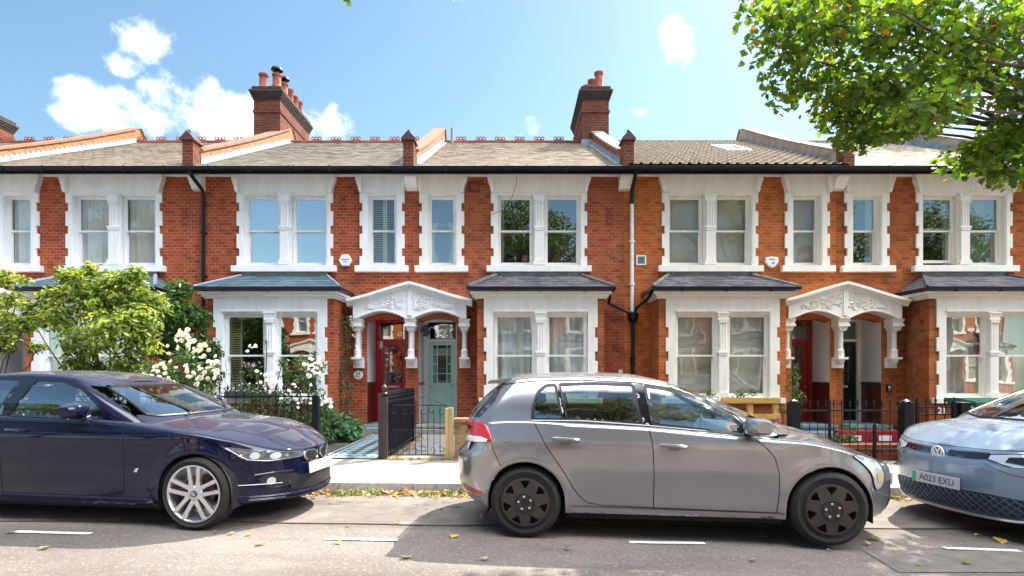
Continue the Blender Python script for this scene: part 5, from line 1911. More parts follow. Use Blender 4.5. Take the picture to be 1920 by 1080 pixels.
def build_hatchback():
    root = empty('hatchback_car', (.213, 5.865, .005), R(-6.13))
    tag(root, 'dusty silver grey five-door hatchback with dark plastic wheel covers, parked before number 22', 'car', 'cars parked along the kerb')
    car = Car(GP)
    PM = paint('paint_grey', (0.335, 0.33, 0.33), .72, .22, dust_sheen=.12)
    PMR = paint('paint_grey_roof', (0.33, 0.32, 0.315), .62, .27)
    rq = fillet([(.055, 1.045), (.065, 1.17), (.10, 1.29), (.17, 1.352), (.262, 1.358), (.335, 1.048)], .03)
    rd = fillet([(.365, 1.046), (.292, 1.360), (.62, 1.372), (.965, 1.358), (1.025, 1.015)], .025)
    fd = fillet([(1.125, 1.008), (1.065, 1.352), (1.28, 1.318), (1.58, 1.222), (1.80, 1.095), (1.935, .955), (1.90, .93), (1.5, .972)], .025)
    wins = [rq, rd, fd]
    ws = [(-.70, 1.0), (-.52, 1.34), (.52, 1.34), (.70, 1.0)]
    def classify(kd, j, c, vs):
        x, y, z = c
        if kd == 'cabin':
            if j < car.T:
                if all(any(inside(offset_poly(p_, 0.0), v[0], v[2]) for p_ in wins) for v in vs) and abs(y) > .5: return None
                if x > 1.38 and abs(y) < .60 + (z - 1.35) * -.45 and z < 1.36 and z > .99: return None
                if x < .0 and abs(y) < .52 and 1.06 < z < 1.33: return None
                return 'pillar'
            return 'roof'
        if j >= car.nlow - 1:
            if x > 2.18: return 'bonnet'
            if -.55 < x < 2.2 and abs(y) < .78: return None
            return 'shoulder'
        if x > 3.0 and z < .60: return 'front_bumper'
        if x < -.30 and z < .74: return 'rear_bumper'
        s_ = '#l' if y > 0 else '#r'
        if x > 2.15: return 'front_wing' + s_
        if x > 1.10: return 'front_door' + s_
        if x > .36: return 'rear_door' + s_
        if x < -.68: return 'tailgate'
        return 'rear_wing' + s_
    parts = car.shell(root, classify, None, lambda n, m: PM)
    car_common(car, root, GP, PM, 'cover')
    FR = 'front_door#r'
    # glass and its black surrounds
    for sd in (-1, 1):
        for i, (pl, gl) in enumerate(((rq, CARGL2), (rd, CARGL2), (fd, CARGL))):
            w_ob = car.patch(root, 'side_window', gl, pl, side=sd, off=.003)
            car.patch(root, 'window_seal', BLACKPL, offset_poly(pl, .012), side=sd, off=.007, hole=offset_poly(pl, -.016), parent=w_ob)
        car.patch(root, 'door_pillar', GLOSSB, [(1.04, 1.012), (.975, 1.366), (1.055, 1.360), (1.115, 1.006)], side=sd, off=.010)
        car.patch(root, 'door_pillar', GLOSSB, [(.340, 1.046), (.265, 1.362), (.292, 1.364), (.365, 1.046)], side=sd, off=.010)
    ws = [(-.64, 1.03), (-.68, 1.0), (-.4, .995), (.4, .995), (.68, 1.0), (.64, 1.03), (.555, 1.33), (.3, 1.345), (-.3, 1.345), (-.555, 1.33)]
    o = car.patch(root, 'windscreen', CARGL, ws, kind='front', off=.004, step=.05)
    rw = [(-.56, 1.08), (-.48, 1.33), (.48, 1.33), (.56, 1.08)]
    car.patch(root, 'rear_window', CARGL2, rw, kind='rear', off=.006, step=.05)
    # rear window wraps the corner: dark strip seen from the side
    car.patch(root, 'rear_screen_edge', GLOSSB, [(-.56, 1.06), (-.44, 1.06), (-.30, 1.21), (-.25, 1.335), (-.33, 1.345), (-.48, 1.20)], side=-1, off=.006)
    car.patch(root, 'rear_screen_edge', GLOSSB, [(-.56, 1.06), (-.44, 1.06), (-.30, 1.21), (-.25, 1.335), (-.33, 1.345), (-.48, 1.20)], side=1, off=.006)
    # spoiler
    mb = MB()
    prof = [(-.20, 1.375), (-.385, 1.365), (-.395, 1.38), (-.36, 1.402), (-.15, 1.428)]
    mb.prism(prof, 'y', -.56, .56)
    mb.build('roof_spoiler', PM, root, bevel=.01)
    # panel gaps
    for sd in (-1, 1):
        for pts in ([(1.045, 1.37), (1.08, 1.0), (1.11, .85), (1.122, .6), (1.120, .28)],
                    [(.065, 1.04), (.20, .80), (.355, .576), (.42, .46), (.475, .385), (.545, .325), (.66, .305), (1.12, .293), (2.15, .272)],
                    [(1.93, .93), (2.05, .84), (2.13, .745), (2.165, .60), (2.165, .45), (2.148, .272)],
                    [(2.165, .62), (2.148, .272)][:0]):
            if pts: car.line(root, 'panel_gap', SEAM, pts, .0045, side=sd, off=-.001)
        car.line(root, 'panel_gap', SEAM, [(-.56, 1.04), (-.47, 1.0), (-.36, .92), (-.31, .84), (-.28, .76), (-.22, .64)], .004, side=sd, off=-.001)
        car.line(root, 'panel_gap', SEAM, [(2.93, .62), (3.0, .60)], .004, side=sd, off=-.001)
        car.line(root, 'belt_moulding', GLOSSB, [(.05, 1.036), (.5, 1.036), (1.05, 1.002), (1.5, .965), (1.93, .925)], .009, side=sd, off=.003)
        car.line(root, 'roof_moulding', BLACKPL, [(-.22, 1.36), (.05, 1.392), (.5, 1.402), (1.0, 1.378), (1.3, 1.332), (1.6, 1.23), (1.85, 1.09), (1.99, .95)], .006, side=sd, off=.001)
        # sill shadow gap and rub strip
        car.patch(root, 'sill', PM, [(.40, .238), (.40, .29), (2.22, .27), (2.22, .228)], side=sd, off=.014)
    # fuel flap
    car.line(root, 'fuel_flap', pbr('gap_soft', (.10, .1, .1), .6), [(-.167 + .085 * math.cos(a), .935 + .085 * math.sin(a)) for a in [k * .35 for k in range(18)]], .002, closed=True, off=0)
    # handles
    for sd in (-1, 1):
        for (hx, hz, par) in ((.36, .885, 'rear_door'), (1.29, .838, 'front_door')):
            a, n = car.ray('side', hx, hz, sd)
            par_o = parts.get(par + ('#l' if sd > 0 else '#r'))
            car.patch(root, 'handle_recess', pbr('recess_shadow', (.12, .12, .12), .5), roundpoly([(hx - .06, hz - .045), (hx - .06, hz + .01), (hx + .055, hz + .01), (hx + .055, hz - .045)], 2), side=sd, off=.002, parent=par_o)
            mb = MB()
            ys = a.y
            mb.tube([(hx - .115, ys + sd * .012, hz + .004), (hx - .07, ys + sd * .034, hz + .004), (hx, ys + sd * .038, hz), (hx + .08, ys + sd * .034, hz - .004), (hx + .115, ys + sd * .010, hz - .006)], [.012, .017, .018, .017, .013], 8)
            mb.build('door_handle', PM, par_o, smooth=True)
    # tail lamps
    for sd in (-1, 1):
        tl = roundpoly([(-.66, 1.005), (-.38, 1.018), (-.335, .97), (-.298, .865), (-.33, .838), (-.66, .832)], 2)
        t_ = car.patch(root, 'tail_lamp', REDL, tl, side=sd, off=.014, thick=.012)
        car.patch(root, 'reversing_lamp', pbr('lamp_white', (.8, .78, .78), .15, coat=1), [(-.66, .838), (-.66, .885), (-.40, .888), (-.335, .868), (-.35, .846)], side=sd, off=.018, parent=t_)
        mb = None
        tr = [(sd * .50, .845), (sd * .50, 1.0), (sd * .70, 1.005), (sd * .72, .84)]
        car.patch(root, 'tail_lamp', REDL, tr, kind='rear', off=.012)
        car.patch(root, 'rear_reflector', pbr('reflector_red', (.62, .08, .05), .3), [(-.61, .44), (-.40, .395), (-.385, .375), (-.42, .362), (-.60, .40)], side=sd, off=.006)
        # headlamps
        hl = roundpoly([(2.77, .765), (2.90, .745), (3.02, .70), (3.10, .62), (3.10, .55), (3.02, .50), (2.99, .52), (2.97, .62), (2.88, .70)], 1)
        hl = roundpoly([(2.755, .775), (2.88, .755), (3.05, .70), (3.12, .60), (3.10, .50), (3.02, .455), (2.985, .50), (2.965, .60), (2.88, .69)], 1)
        h_ = car.patch(root, 'headlamp', CLEAR, hl, side=sd, off=.008)
        car.patch(root, 'indicator', pbr('amber_lens', (.75, .42, .08), .15, coat=1), roundpoly([(3.015, .60), (3.06, .61), (3.075, .54), (3.03, .52)], 1), side=sd, off=.012, parent=h_)
        car.line(root, 'lamp_edge', BLACKPL, hl, .003, side=sd, off=.009, closed=True, parent=h_)
        mirror(root, 1.90, .955, .80, sd, BLACKPL if False else PM, BLACKPL)
        car.patch(root, 'mirror_triangle', GLOSSB, [(1.80, .945), (1.955, .93), (2.03, .90), (1.90, 1.03)], side=sd, off=.008)
    # front: grille, badge, plate
    car.patch(root, 'grille', GLOSSB, [(-.42, .60), (-.42, .66), (.42, .66), (.42, .60)], kind='front', off=.004)
    car.patch(root, 'lower_grille', BLACKPL, [(-.55, .25), (-.5, .40), (.5, .40), (.55, .25)], kind='front', off=.004)
    plate(root, '', 3.40, 0, .48, 0, 0)
    plate(root, '', -.735, 0, .62, math.pi, 0)
    # steel strip of dirt: small dent catches the light on the front door
    return root, car


hatch, hcar = build_hatchback()

# ---------------------------------------------------------------- navy saloon
BP = dict(xf=3.585, xr=-1.05, af=1.05, ar=.7, W=1.811, nf=2.3, nr=2.5, xwr=0.0, xwf=2.81, zw=.335, ra=.362, rt=.335, rr=.258, yw=.893,
          zb=Curve([(-1.05, .98), (-.6, 1.03), (0, 1.035), (.8, 1.015), (1.5, 1.0), (2.0, .975), (2.2, .95), (2.84, .87), (3.2, .785), (3.45, .71), (3.6, .66)], .2),
          zlo=Curve([(-1.05, .34), (-.5, .25), (.4, .215), (2.4, .205), (3.2, .20), (3.6, .21)], .1),
          prof=Curve([(.18, .94), (.24, .962), (.32, .965), (.45, .972), (.6, .985), (.74, .997), (.84, 1.0), (.885, .992), (.905, .975), (1.0, .94), (1.05, .92)], .035),
          oF=Curve([(.18, -.12), (.24, -.0), (.32, .02), (.42, .01), (.55, -.01), (.68, -.03), (.76, -.12)], .03),
          oR=Curve([(.3, .1), (.45, 0), (.7, 0), (.8, .03), (1.0, .1)], .04),
          plan=Curve([(-1, .98), (0, 1.0), (2.0, .995), (2.8, .992), (3.6, .965)], .3),
          crown=Curve([(-1.05, .0), (-.7, .06), (1.0, .06), (2.2, .065), (2.9, .075), (3.25, .06), (3.5, .02), (3.585, .0)], .08), cexp=2.6,
          gb=(2.45, -.75, .42, .5, .80, 2.3, 2.3), gr=(1.55, .05, .25, .25, .585, 2.5, 2.5),
          gzb=lambda x: BP['zb'](x) - .03 + .05 * max(0, min(1, (x - 1.9) / .3)),
          gzr=Curve([(-.1, 1.37), (.3, 1.42), (.8, 1.43), (1.2, 1.408), (1.45, 1.365), (1.6, 1.335)], .2),
          rcrown=Curve([(0, .01), (.5, .045), (1.2, .045), (1.55, .012)], .1), bulge=.035, bulgex=.05,
          seats=((1.05, .36), (1.05, -.36), (.2, -.36), (.2, .36)), dash=1.68, zdash=.99, wheel_y=-.36)


def build_saloon():
    root = empty('saloon_car', (-5.5962, 6.3558, .03), R(-7))
    tag(root, 'glossy navy blue four-door saloon with silver alloy wheels', 'car', 'cars parked along the kerb')
    car = Car(BP)
    PM = paint('paint_navy', (0.0015, 0.0035, 0.020), .0, .05, coat=0.6, dust_sheen=.09, dcol=(.36, .35, .42), lowd=.0, spec=.15)
    fd = fillet([(.80, 1.035), (.915, 1.375), (1.20, 1.366), (1.46, 1.287), (1.66, 1.17), (1.82, 1.030), (1.80, 1.010), (1.3, 1.022)], .03)
    rd = fillet([(-.12, 1.07), (.02, 1.25), (.20, 1.365), (.5, 1.385), (.74, 1.38), (.66, 1.035)], .03)
    wins = [fd, rd]
    def classify(kd, j, c, vs):
        x, y, z = c
        if kd == 'cabin':
            if j < car.T:
                if all(any(inside(p_, v[0], v[2]) for p_ in wins) for v in vs) and abs(y) > .45: return None
                if x > 1.5 and abs(y) < .63 + (z - 1.3) * -.42 and 1.03 < z < 1.315: return None
                if x < .15 and abs(y) < .5 and 1.1 < z < 1.3: return None
                return 'pillar'
            return 'roof'
        if j >= car.nlow - 1:
            if x > 2.2: return 'bonnet'
            if -.4 < x < 2.22 and abs(y) < .74: return None
            return 'boot_lid' if x < -.4 else 'shoulder'
        if x > 3.1 and z < .66: return 'front_bumper'
        if x < -.5 and z < .7: return 'rear_bumper'
        s_ = '#l' if y > 0 else '#r'
        if x > 2.10: return 'front_wing' + s_
        if x > .80: return 'front_door' + s_
        if x > -.1: return 'rear_door' + s_
        return 'rear_wing' + s_
    parts = car.shell(root, classify, None, lambda n, m: PM)
    car_common(car, root, BP, PM, 'alloy')
    for sd in (-1, 1):
        for pl, gl in ((rd, CARGL2), (fd, CARGL)):
            w_ob = car.patch(root, 'side_window', gl, pl, side=sd, off=.003)
            car.patch(root, 'window_seal', GLOSSB, offset_poly(pl, .016), side=sd, off=.007, hole=offset_poly(pl, -.014), parent=w_ob)
        car.patch(root, 'door_pillar', GLOSSB, [(.66, 1.03), (.75, 1.392), (.93, 1.385), (.80, 1.03)], side=sd, off=.010)
        for pts in ([(.93, 1.385), (.83, 1.08), (.80, .95), (.795, .6), (.80, .28)],
                    [(1.86, 1.02), (2.09, .965), (2.105, .80), (2.10, .6), (2.085, .30)],
                    [(.8, .285), (2.44, .262)], [(2.44, .262), (2.44, .265)][:0], [(3.18, .775), (3.2, .70), (3.22, .64)][:0]):
            if pts: car.line(root, 'panel_gap', SEAM, pts, .0045, side=sd, off=-.001)
        car.patch(root, 'sill', PM, [(.40, .222), (.40, .285), (2.42, .262), (2.42, .215)], side=sd, off=.012)
        car.line(root, 'sill_edge', PM, [(.40, .29), (2.40, .268)], .012, side=sd, off=.006)
        # shoulder crease and lower crease as pressed ridges
        car.line(root, 'crease', PM, [(.0, .885), (.8, .882), (1.6, .872), (2.2, .85)], .007, side=sd, off=-.001)
        a, n = car.ray('side', 1.0, .905, sd)
        par_o = parts.get('front_door' + ('#l' if sd > 0 else '#r'))
        for hx, par in ((.98, 'front_door'), (.05, 'rear_door')):
            par_o = parts.get(par + ('#l' if sd > 0 else '#r'))
            a, n = car.ray('side', hx, .90, sd)
            mb = MB(); ys = a.y
            mb.tube([(hx - .12, ys + sd * .01, .905), (hx - .07, ys + sd * .036, .905), (hx + .06, ys + sd * .036, .90), (hx + .11, ys + sd * .012, .898)], [.012, .016, .016, .012], 8)
            mb.build('door_handle', PM, par_o, smooth=True)
            mb = MB(); mb.tube([(hx - .08, ys + sd * .053, .905), (hx + .07, ys + sd * .053, .90)], .003, 5); mb.build('handle_trim', CHROME, par_o)
        # side badge on the wing
        car.patch(root, 'wing_badge', SILVER, [(2.20, .525), (2.225, .56), (2.255, .56), (2.235, .52)], side=sd, off=.006)
        # headlamp: long clear lens wrapping the corner
        hl = fillet([(3.02, .765), (3.17, .735), (3.33, .70), (3.52, .665), (3.60, .635), (3.52, .60), (3.36, .595), (3.22, .62)], .02)
        h_ = car.patch(root, 'headlamp', pbr('lamp_glass_dark', (.22, .24, .26), .12, .7, coat=1, var=.5, scale=18), hl, side=sd, off=.007)
        for (hx, hz, hr) in ((3.27, .66, .036), (3.40, .645, .034)):
            car.patch(root, 'lamp_reflector', CLEAR, [(hx + hr * math.cos(k * .52), hz + hr * .9 * math.sin(k * .52)) for k in range(12)], side=sd, off=.010, parent=h_, step=.02)
        car.line(root, 'lamp_edge', pbr('lamp_edge_grey', (.25, .26, .28), .2, .8), [(3.06, .745), (3.22, .628), (3.36, .603), (3.52, .607)], .003, side=sd, off=.009, parent=h_)
        car.line(root, 'lamp_edge', BLACKPL, [(3.12, .738), (3.33, .695), (3.50, .660)], .003, side=sd, off=.009, parent=h_)
        # fog lamp intake and trim
        car.patch(root, 'fog_intake', BLACKPL, roundpoly([(3.28, .47), (3.50, .475), (3.56, .40), (3.50, .34), (3.34, .345)], 1), side=sd, off=.005)
        car.patch(root, 'fog_lamp', CLEAR, [(3.38 + .03 * math.cos(k * .52), .41 + .035 * math.sin(k * .52)) for k in range(12)], side=sd, off=.012, step=.02)
        car.line(root, 'intake_trim', PM, [(3.27, .478), (3.40, .488), (3.50, .485)], .010, side=sd, off=.008)
        m_ = mirror(root, 1.60, 1.03, .80, sd, PM, CHROME)
    # windscreen
    ws = [(-.66, 1.04), (-.60, 1.02), (0, 1.02), (.60, 1.02), (.66, 1.04), (.54, 1.29), (.3, 1.31), (-.3, 1.31), (-.54, 1.29)]
    car.patch(root, 'windscreen', CARGL, ws, kind='front', off=.004, step=.05)
    car.line(root, 'windscreen_seal', BLACKPL, ws, .012, kind='front', off=.004, closed=True)
    car.patch(root, 'rear_window', CARGL2, [(-.52, 1.08), (-.42, 1.31), (.42, 1.31), (.52, 1.08)], kind='rear', off=.006, step=.05)
    # wiper arms
    for y0 in (-.35, .25):
        car.line(root, 'wiper', BLACKPL, [(y0, 1.0), (y0 + .25, 1.06), (y0 + .5, 1.10)][:2] + [(y0 + .35, 1.09)], .008, kind='front', off=.015)
    # kidney grilles with chrome surrounds and slats
    for sy in (-1, 1):
        k = roundpoly([(sy * .035, .535), (sy * .03, .645), (sy * .20, .655), (sy * .255, .625), (sy * .22, .545)], 2)
        g = car.patch(root, 'grille', GLOSSB, k, kind='front', off=.01)
        car.line(root, 'grille_surround', CHROME, k, .011, kind='front', off=.012, closed=True, parent=g)
        for i in range(7):
            yy = sy * (.055 + i * .026)
            car.line(root, 'grille_slat', pbr('slat_grey', (.12, .16, .18), .3, .8), [(yy, .548), (yy, .640)], .003, kind='front', off=.018, parent=g)
    rb = [(0 + .04 * math.cos(k * .52), .745 + .03 * math.sin(k * .52)) for k in range(12)]
    # lower air intake, chin spoiler and plate
    car.patch(root, 'lower_intake', BLACKPL, [(-.42, .30), (-.46, .43), (.46, .43), (.42, .30)], kind='front', off=.006)
    car.line(root, 'intake_trim', pbr('trim_grey', (.3, .3, .32), .3, .7), [(-.76, .395), (-.60, .385), (-.50, .38)], .004, kind='front', off=.012)
    for z_, r_ in ((.275, .014), (.25, .02)):
        car.line(root, 'chin_spoiler', PM, [(-.84, z_ + .02), (-.7, z_), (-.4, z_ - .012), (0, z_ - .016), (.4, z_ - .012), (.7, z_), (.84, z_ + .02)], r_, kind='front', off=.012, n=8)
    a, n = car.ray('front', 0, .50)
    plate(root, 'LI 17 UUU', a.x + .03, 0, .485, 0, R(-4), textcol=(.26, .27, .29))
    return root


saloon = build_saloon()

# ---------------------------------------------------------------- pale suv
SP = dict(xf=3.63, xr=-.95, af=.85, ar=.6, W=1.852, nf=2.55, nr=2.6, xwr=0.0, xwf=2.77, zw=.355, ra=.395, rt=.355, rr=.26, yw=.915,
          zb=Curve([(-.95, 1.08), (0, 1.07), (1.0, 1.05), (2.0, 1.01), (2.5, .985), (3.0, .94), (3.35, .875), (3.5, .83), (3.63, .80)], .2),
          zlo=Curve([(-.95, .36), (-.5, .28), (.4, .25), (2.3, .24), (3.0, .20), (3.63, .20)], .1),
          prof=Curve([(.18, .92), (.3, .965), (.45, .98), (.6, .985), (.8, 1.0), (.92, .995), (.96, .975), (1.1, .93)], .04),
          oF=Curve([(.18, -.16), (.24, -.05), (.36, -.02), (.5, .0), (.68, .0), (.74, -.03), (.82, -.10), (.9, -.2)], .03),
          oR=Curve([(.3, .1), (.5, 0), (.8, 0), (1.1, .1)], .04),
          plan=Curve([(-1, .98), (0, 1.0), (2.8, 1.0), (3.65, .98)], .3),
          crown=Curve([(-.95, .0), (0, .05), (2.4, .075), (3.0, .085), (3.3, .07), (3.52, .03), (3.63, .0)], .08), cexp=2.8,
          gb=(2.92, -.8, .50, .4, .83, 2.3, 2.4), gr=(1.60, -.45, .25, .25, .60, 2.5, 2.5),
          gzb=lambda x: SP['zb'](x) - .03 + .05 * max(0, min(1, (x - 2.2) / .3)),
          gzr=Curve([(-.5, 1.46), (.0, 1.52), (.8, 1.54), (1.3, 1.50), (1.7, 1.42)], .2),
          rcrown=Curve([(-.5, .01), (.5, .045), (1.2, .045), (1.75, .012)], .1), bulge=.035, bulgex=.05,
          seats=((1.3, .38), (1.3, -.38), (.35, -.38), (.35, .38)), dash=1.95, zdash=1.03, wheel_y=.38)


def build_suv():
    th = R(188)
    f = (math.cos(th), math.sin(th))
    root = empty('suv_car', (4.17 - 3.63 * f[0], 5.50 - 3.63 * f[1], -.045), th)
    tag(root, 'pale blue-grey SUV with a round badge and green-banded number plate', 'car', 'cars parked along the kerb')
    car = Car(SP)
    PM = paint('paint_pale_blue', (0.20, 0.27, 0.37), .30, .20, dust_sheen=.06, lowd=0)
    fd = fillet([(1.0, 1.06), (1.0, 1.44), (1.4, 1.40), (1.85, 1.27), (2.30, 1.07), (2.2, 1.03)], .03)
    rd = fillet([(-.2, 1.09), (0, 1.38), (.9, 1.45), (.9, 1.06)], .03)
    wins = [fd, rd]
    def classify(kd, j, c, vs):
        x, y, z = c
        if kd == 'cabin':
            if j < car.T:
                if all(any(inside(p_, v[0], v[2]) for p_ in wins) for v in vs) and abs(y) > .45: return None
                if x > 1.6 and abs(y) < .66 + (z - 1.45) * -.36 and 1.06 < z < 1.41: return None
                return 'pillar'
            return 'roof'
        if j >= car.nlow - 1:
            if x > 2.45: return 'bonnet'
            if -.4 < x < 2.5 and abs(y) < .76: return None
            return 'shoulder'
        if x > 2.9 and z < .76: return 'front_bumper'
        s_ = '#l' if y > 0 else '#r'
        if x > 2.2: return 'front_wing' + s_
        if x > .95: return 'front_door' + s_
        if x > .0: return 'rear_door' + s_
        return 'rear_wing' + s_
    parts = car.shell(root, classify, None, lambda n, m: PM)
    car_common(car, root, SP, PM, 'alloy')
    for sd in (-1, 1):
        for pl in (fd, rd):
            w_ob = car.patch(root, 'side_window', CARGL2, pl, side=sd, off=.003)
            car.patch(root, 'window_seal', GLOSSB, offset_poly(pl, .02), side=sd, off=.007, hole=offset_poly(pl, -.018), parent=w_ob)
        mirror(root, 1.72, 1.02, .82, sd, PM, GLOSSB)
        car.line(root, 'pillar_trim', GLOSSB, [(1.3, 1.47), (1.7, 1.36), (2.1, 1.19), (2.5, 1.01)], .022, side=sd, off=.0)
        car.patch(root, 'sill', BLACKPL, [(.45, .25), (.45, .34), (2.33, .33), (2.33, .24)], side=sd, off=.012)
        # headlamp, front view outline wrapping outwards
        hl = [(sd * .44, .735), (sd * .445, .775), (sd * .60, .80), (sd * .78, .815), (sd * .87, .81), (sd * .885, .76), (sd * .80, .70), (sd * .62, .69)]
        if sd < 0: hl = hl[::-1]
        h_ = car.patch(root, 'headlamp', CLEAR, hl, kind='front', off=.008)
        hp = [(sd * .56, .725), (sd * .57, .765), (sd * .72, .785), (sd * .82, .775), (sd * .79, .725), (sd * .66, .71)]
        if sd < 0: hp = hp[::-1]
        car.patch(root, 'lamp_reflector', GLOSSB, hp, kind='front', off=.012, parent=h_)
        car.line(root, 'light_strip', CHROME, [(sd * .10, .778), (sd * .30, .782), (sd * .44, .786)], .006, kind='front', off=.012)
        car.line(root, 'lamp_edge', GLOSSB, hl, .004, kind='front', off=.009, closed=True, parent=h_)
        bp = [(sd * .085, .725), (sd * .085, .772), (sd * .30, .778), (sd * .445, .782), (sd * .44, .735), (sd * .30, .722)]
        if sd < 0: bp = bp[::-1]
        car.patch(root, 'front_panel_strip', GLOSSB, bp, kind='front', off=.006)
        car.line(root, 'panel_gap', SEAM, [(sd * .42, .70), (sd * .60, .62), (sd * .75, .60), (sd * .88, .62)], .003, kind='front', off=-.001)
        vs_ = [(sd * .74, .36), (sd * .84, .37), (sd * .88, .52), (sd * .84, .56)]
        if sd < 0: vs_ = vs_[::-1]
        car.patch(root, 'side_intake', BLACKPL, vs_, kind='front', off=.006)
    ws = [(-.70, 1.07), (-.4, 1.045), (.4, 1.045), (.70, 1.07), (.57, 1.39), (.3, 1.41), (-.3, 1.41), (-.57, 1.39)]
    car.patch(root, 'windscreen', CARGL, ws, kind='front', off=.004, step=.05)
    car.line(root, 'windscreen_seal', BLACKPL, ws, .014, kind='front', off=.004, closed=True)
    car.line(root, 'panel_gap', SEAM, [(-.70, .835), (-.4, .815), (0, .81), (.4, .815), (.70, .835)], .004, kind='front', off=-.001)
    # round badge: ring, V over W
    a, n = car.ray('front', 0, .735)
    bx = a.x + .012
    Mb = Matrix.Translation((bx, 0, .735)) @ Matrix.Rotation(R(6), 4, 'Y')
    mb = MB(); mb.lathe([(0, 0), (.072, 0), (.075, -.012)], (0, 0, 0), 32, 'x'); 
    bd = mb.build('badge', pbr('badge_ground', (.02, .03, .04), .2), root); bd.data.transform(Mb)
    mb = MB(); mb.torus((.004, 0, 0), .066, .0075, 36, 6, 'x')
    def stroke(p0, p1, w_=.0075):
        (y0, z0), (y1, z1) = p0, p1
        d_ = Vector((y1 - y0, z1 - z0)).normalized(); nn = Vector((-d_.y, d_.x)) * w_
        q = [(y0 + nn.x, z0 + nn.y), (y1 + nn.x, z1 + nn.y), (y1 - nn.x, z1 - nn.y), (y0 - nn.x, z0 - nn.y)]
        mb.prism(q, 'x', .0, .009)
    for sgn in (-1, 1):
        stroke((sgn * .026, .056), (0, .004))
        stroke((sgn * .050, .040), (sgn * .024, -.054))
        stroke((sgn * .024, -.054), (0, -.004))
    o = mb.build('badge_emblem', pbr('badge_white', (.85, .87, .88), .2), bd); o.data.transform(Mb)
    # plate
    a, n = car.ray('front', .0, .47)
    plate(root, 'A023 EXU', a.x + .03, .0, .475, 0, R(0), green=True, textcol=(.05, .06, .07))
    # lower grille: dark field with a lattice of ribs, silver lip under it
    gp = [(-.80, .27), (-.70, .40), (-.45, .425), (.45, .425), (.70, .40), (.80, .27), (.6, .235), (-.6, .235)]
    g = car.patch(root, 'lower_grille', pbr('grille_blue_black', (.01, .015, .03), .4), gp, kind='front', off=.004)
    mesh_ = pbr('grille_rib', (.07, .12, .17), .35, .3)
    for k in range(-14, 15):
        for sg in (-1, 1):
            y0 = k * .065
            pts = [(y0, .235), (y0 + sg * .20, .425)]
            q = resample(pts, .02, False)
            q = [p_ for p_ in q if inside(gp, *p_)]
            if len(q) > 2:
                vs = []
                for p_ in q:
                    a_, n_ = car.ray('front', *p_); vs.append(a_ + n_ * .010)
                mb = MB(); mb.tube(vs, .0045, 4); mb.build('grille_rib', mesh_, g)
    car.line(root, 'lower_lip', SILVER, [(-.86, .285), (-.78, .25), (-.6, .222), (0, .215), (.6, .222), (.78, .25), (.86, .285)], .017, kind='front', off=.02, n=8)
    return root


suv = build_suv()
# ================================================================ planting
def rnd_unit(rn):
    while True:
        v = Vector((rn.uniform(-1, 1), rn.uniform(-1, 1), rn.uniform(-1, 1)))
        if .05 < v.length < 1: return v.normalized()


MAPLE = [(0, -.10), (.12, .05), (.38, -.06), (.33, .14), (.5, .30), (.28, .38), (.22, .55), (.10, .58), (0, .85), (-.10, .58), (-.22, .55), (-.28, .38), (-.5, .30), (-.33, .14), (-.38, -.06), (-.12, .05)]
OVAL = [(0, 0), (.20, .3), (.22, .55), (0, 1.0), (-.22, .55), (-.20, .3)]


def leaf(mb, c, size, nrm, up, shape, fold=.15):
    z = nrm.normalized(); x = up.cross(z)
    if x.length < 1e-3: x = Vector((1, 0, 0))
    x.normalize(); y = z.cross(x)
    vs = [c + x * (px * size) + y * (py * size) + z * (fold * size * abs(px) - .12 * size * py * py) for px, py in shape]
    if len(shape) > 8:
        cc = c + y * (size * .3)
        n = len(vs)
        mb.add(vs + [cc], [(i, (i + 1) % n, n) for i in range(n)])
    else:
        mb.add(vs, [(0, 1, 2, 3), (0, 3, 4, 5)])


def foliage(mb, rn, c, r, n, size, shape, nm=1, squash=(1, 1, 1), upbias=.5, surf=.35):
    c = Vector(c)
    for _ in range(n):
        d = rnd_unit(rn); rad = r * (rn.random() ** surf)
        p = c + Vector((d.x * rad * squash[0], d.y * rad * squash[1], d.z * rad * squash[2]))
        nn = (d * .7 + rnd_unit(rn) * .8 + Vector((0, 0, upbias))).normalized()
        mb.cur = rn.randrange(nm)
        leaf(mb, p, size * rn.uniform(.6, 1.25), nn, rnd_unit(rn) + Vector((0, 0, -.3)), shape)
    mb.cur = 0


def limb(mb, rn, a, b, r0, r1, k=6, wob=.12):
    a, b = Vector(a), Vector(b)
    L = (b - a).length
    pts = []; rs = []
    for i in range(k + 1):
        t = i / k
        p = a.lerp(b, t) + Vector((rn.uniform(-1, 1), rn.uniform(-1, 1), rn.uniform(-1, 1))) * wob * L * .25 * math.sin(math.pi * t)
        pts.append(p); rs.append(r0 + (r1 - r0) * t)
    mb.tube(pts, rs, 7)
    return pts


BARK = pbr('bark', (0.10, 0.075, 0.055), .95, var=.5, scale=9, bump=.6, bscale=20, stretch=(1, 1, .3))
LG = [leafmat('maple_green', (0.12, 0.23, 0.03), .6), leafmat('maple_green_dark', (0.06, 0.13, 0.04), .45), leafmat('maple_yellow_green', (0.22, 0.31, 0.04), .62),
      leafmat('maple_green_mid', (0.13, 0.18, 0.03), .55), leafmat('maple_orange', (0.42, 0.17, 0.02), .5)]


def pick_leaf(rn):
    return rn.choices((0, 1, 2, 3, 4), (32, 20, 24, 22, 2))[0]


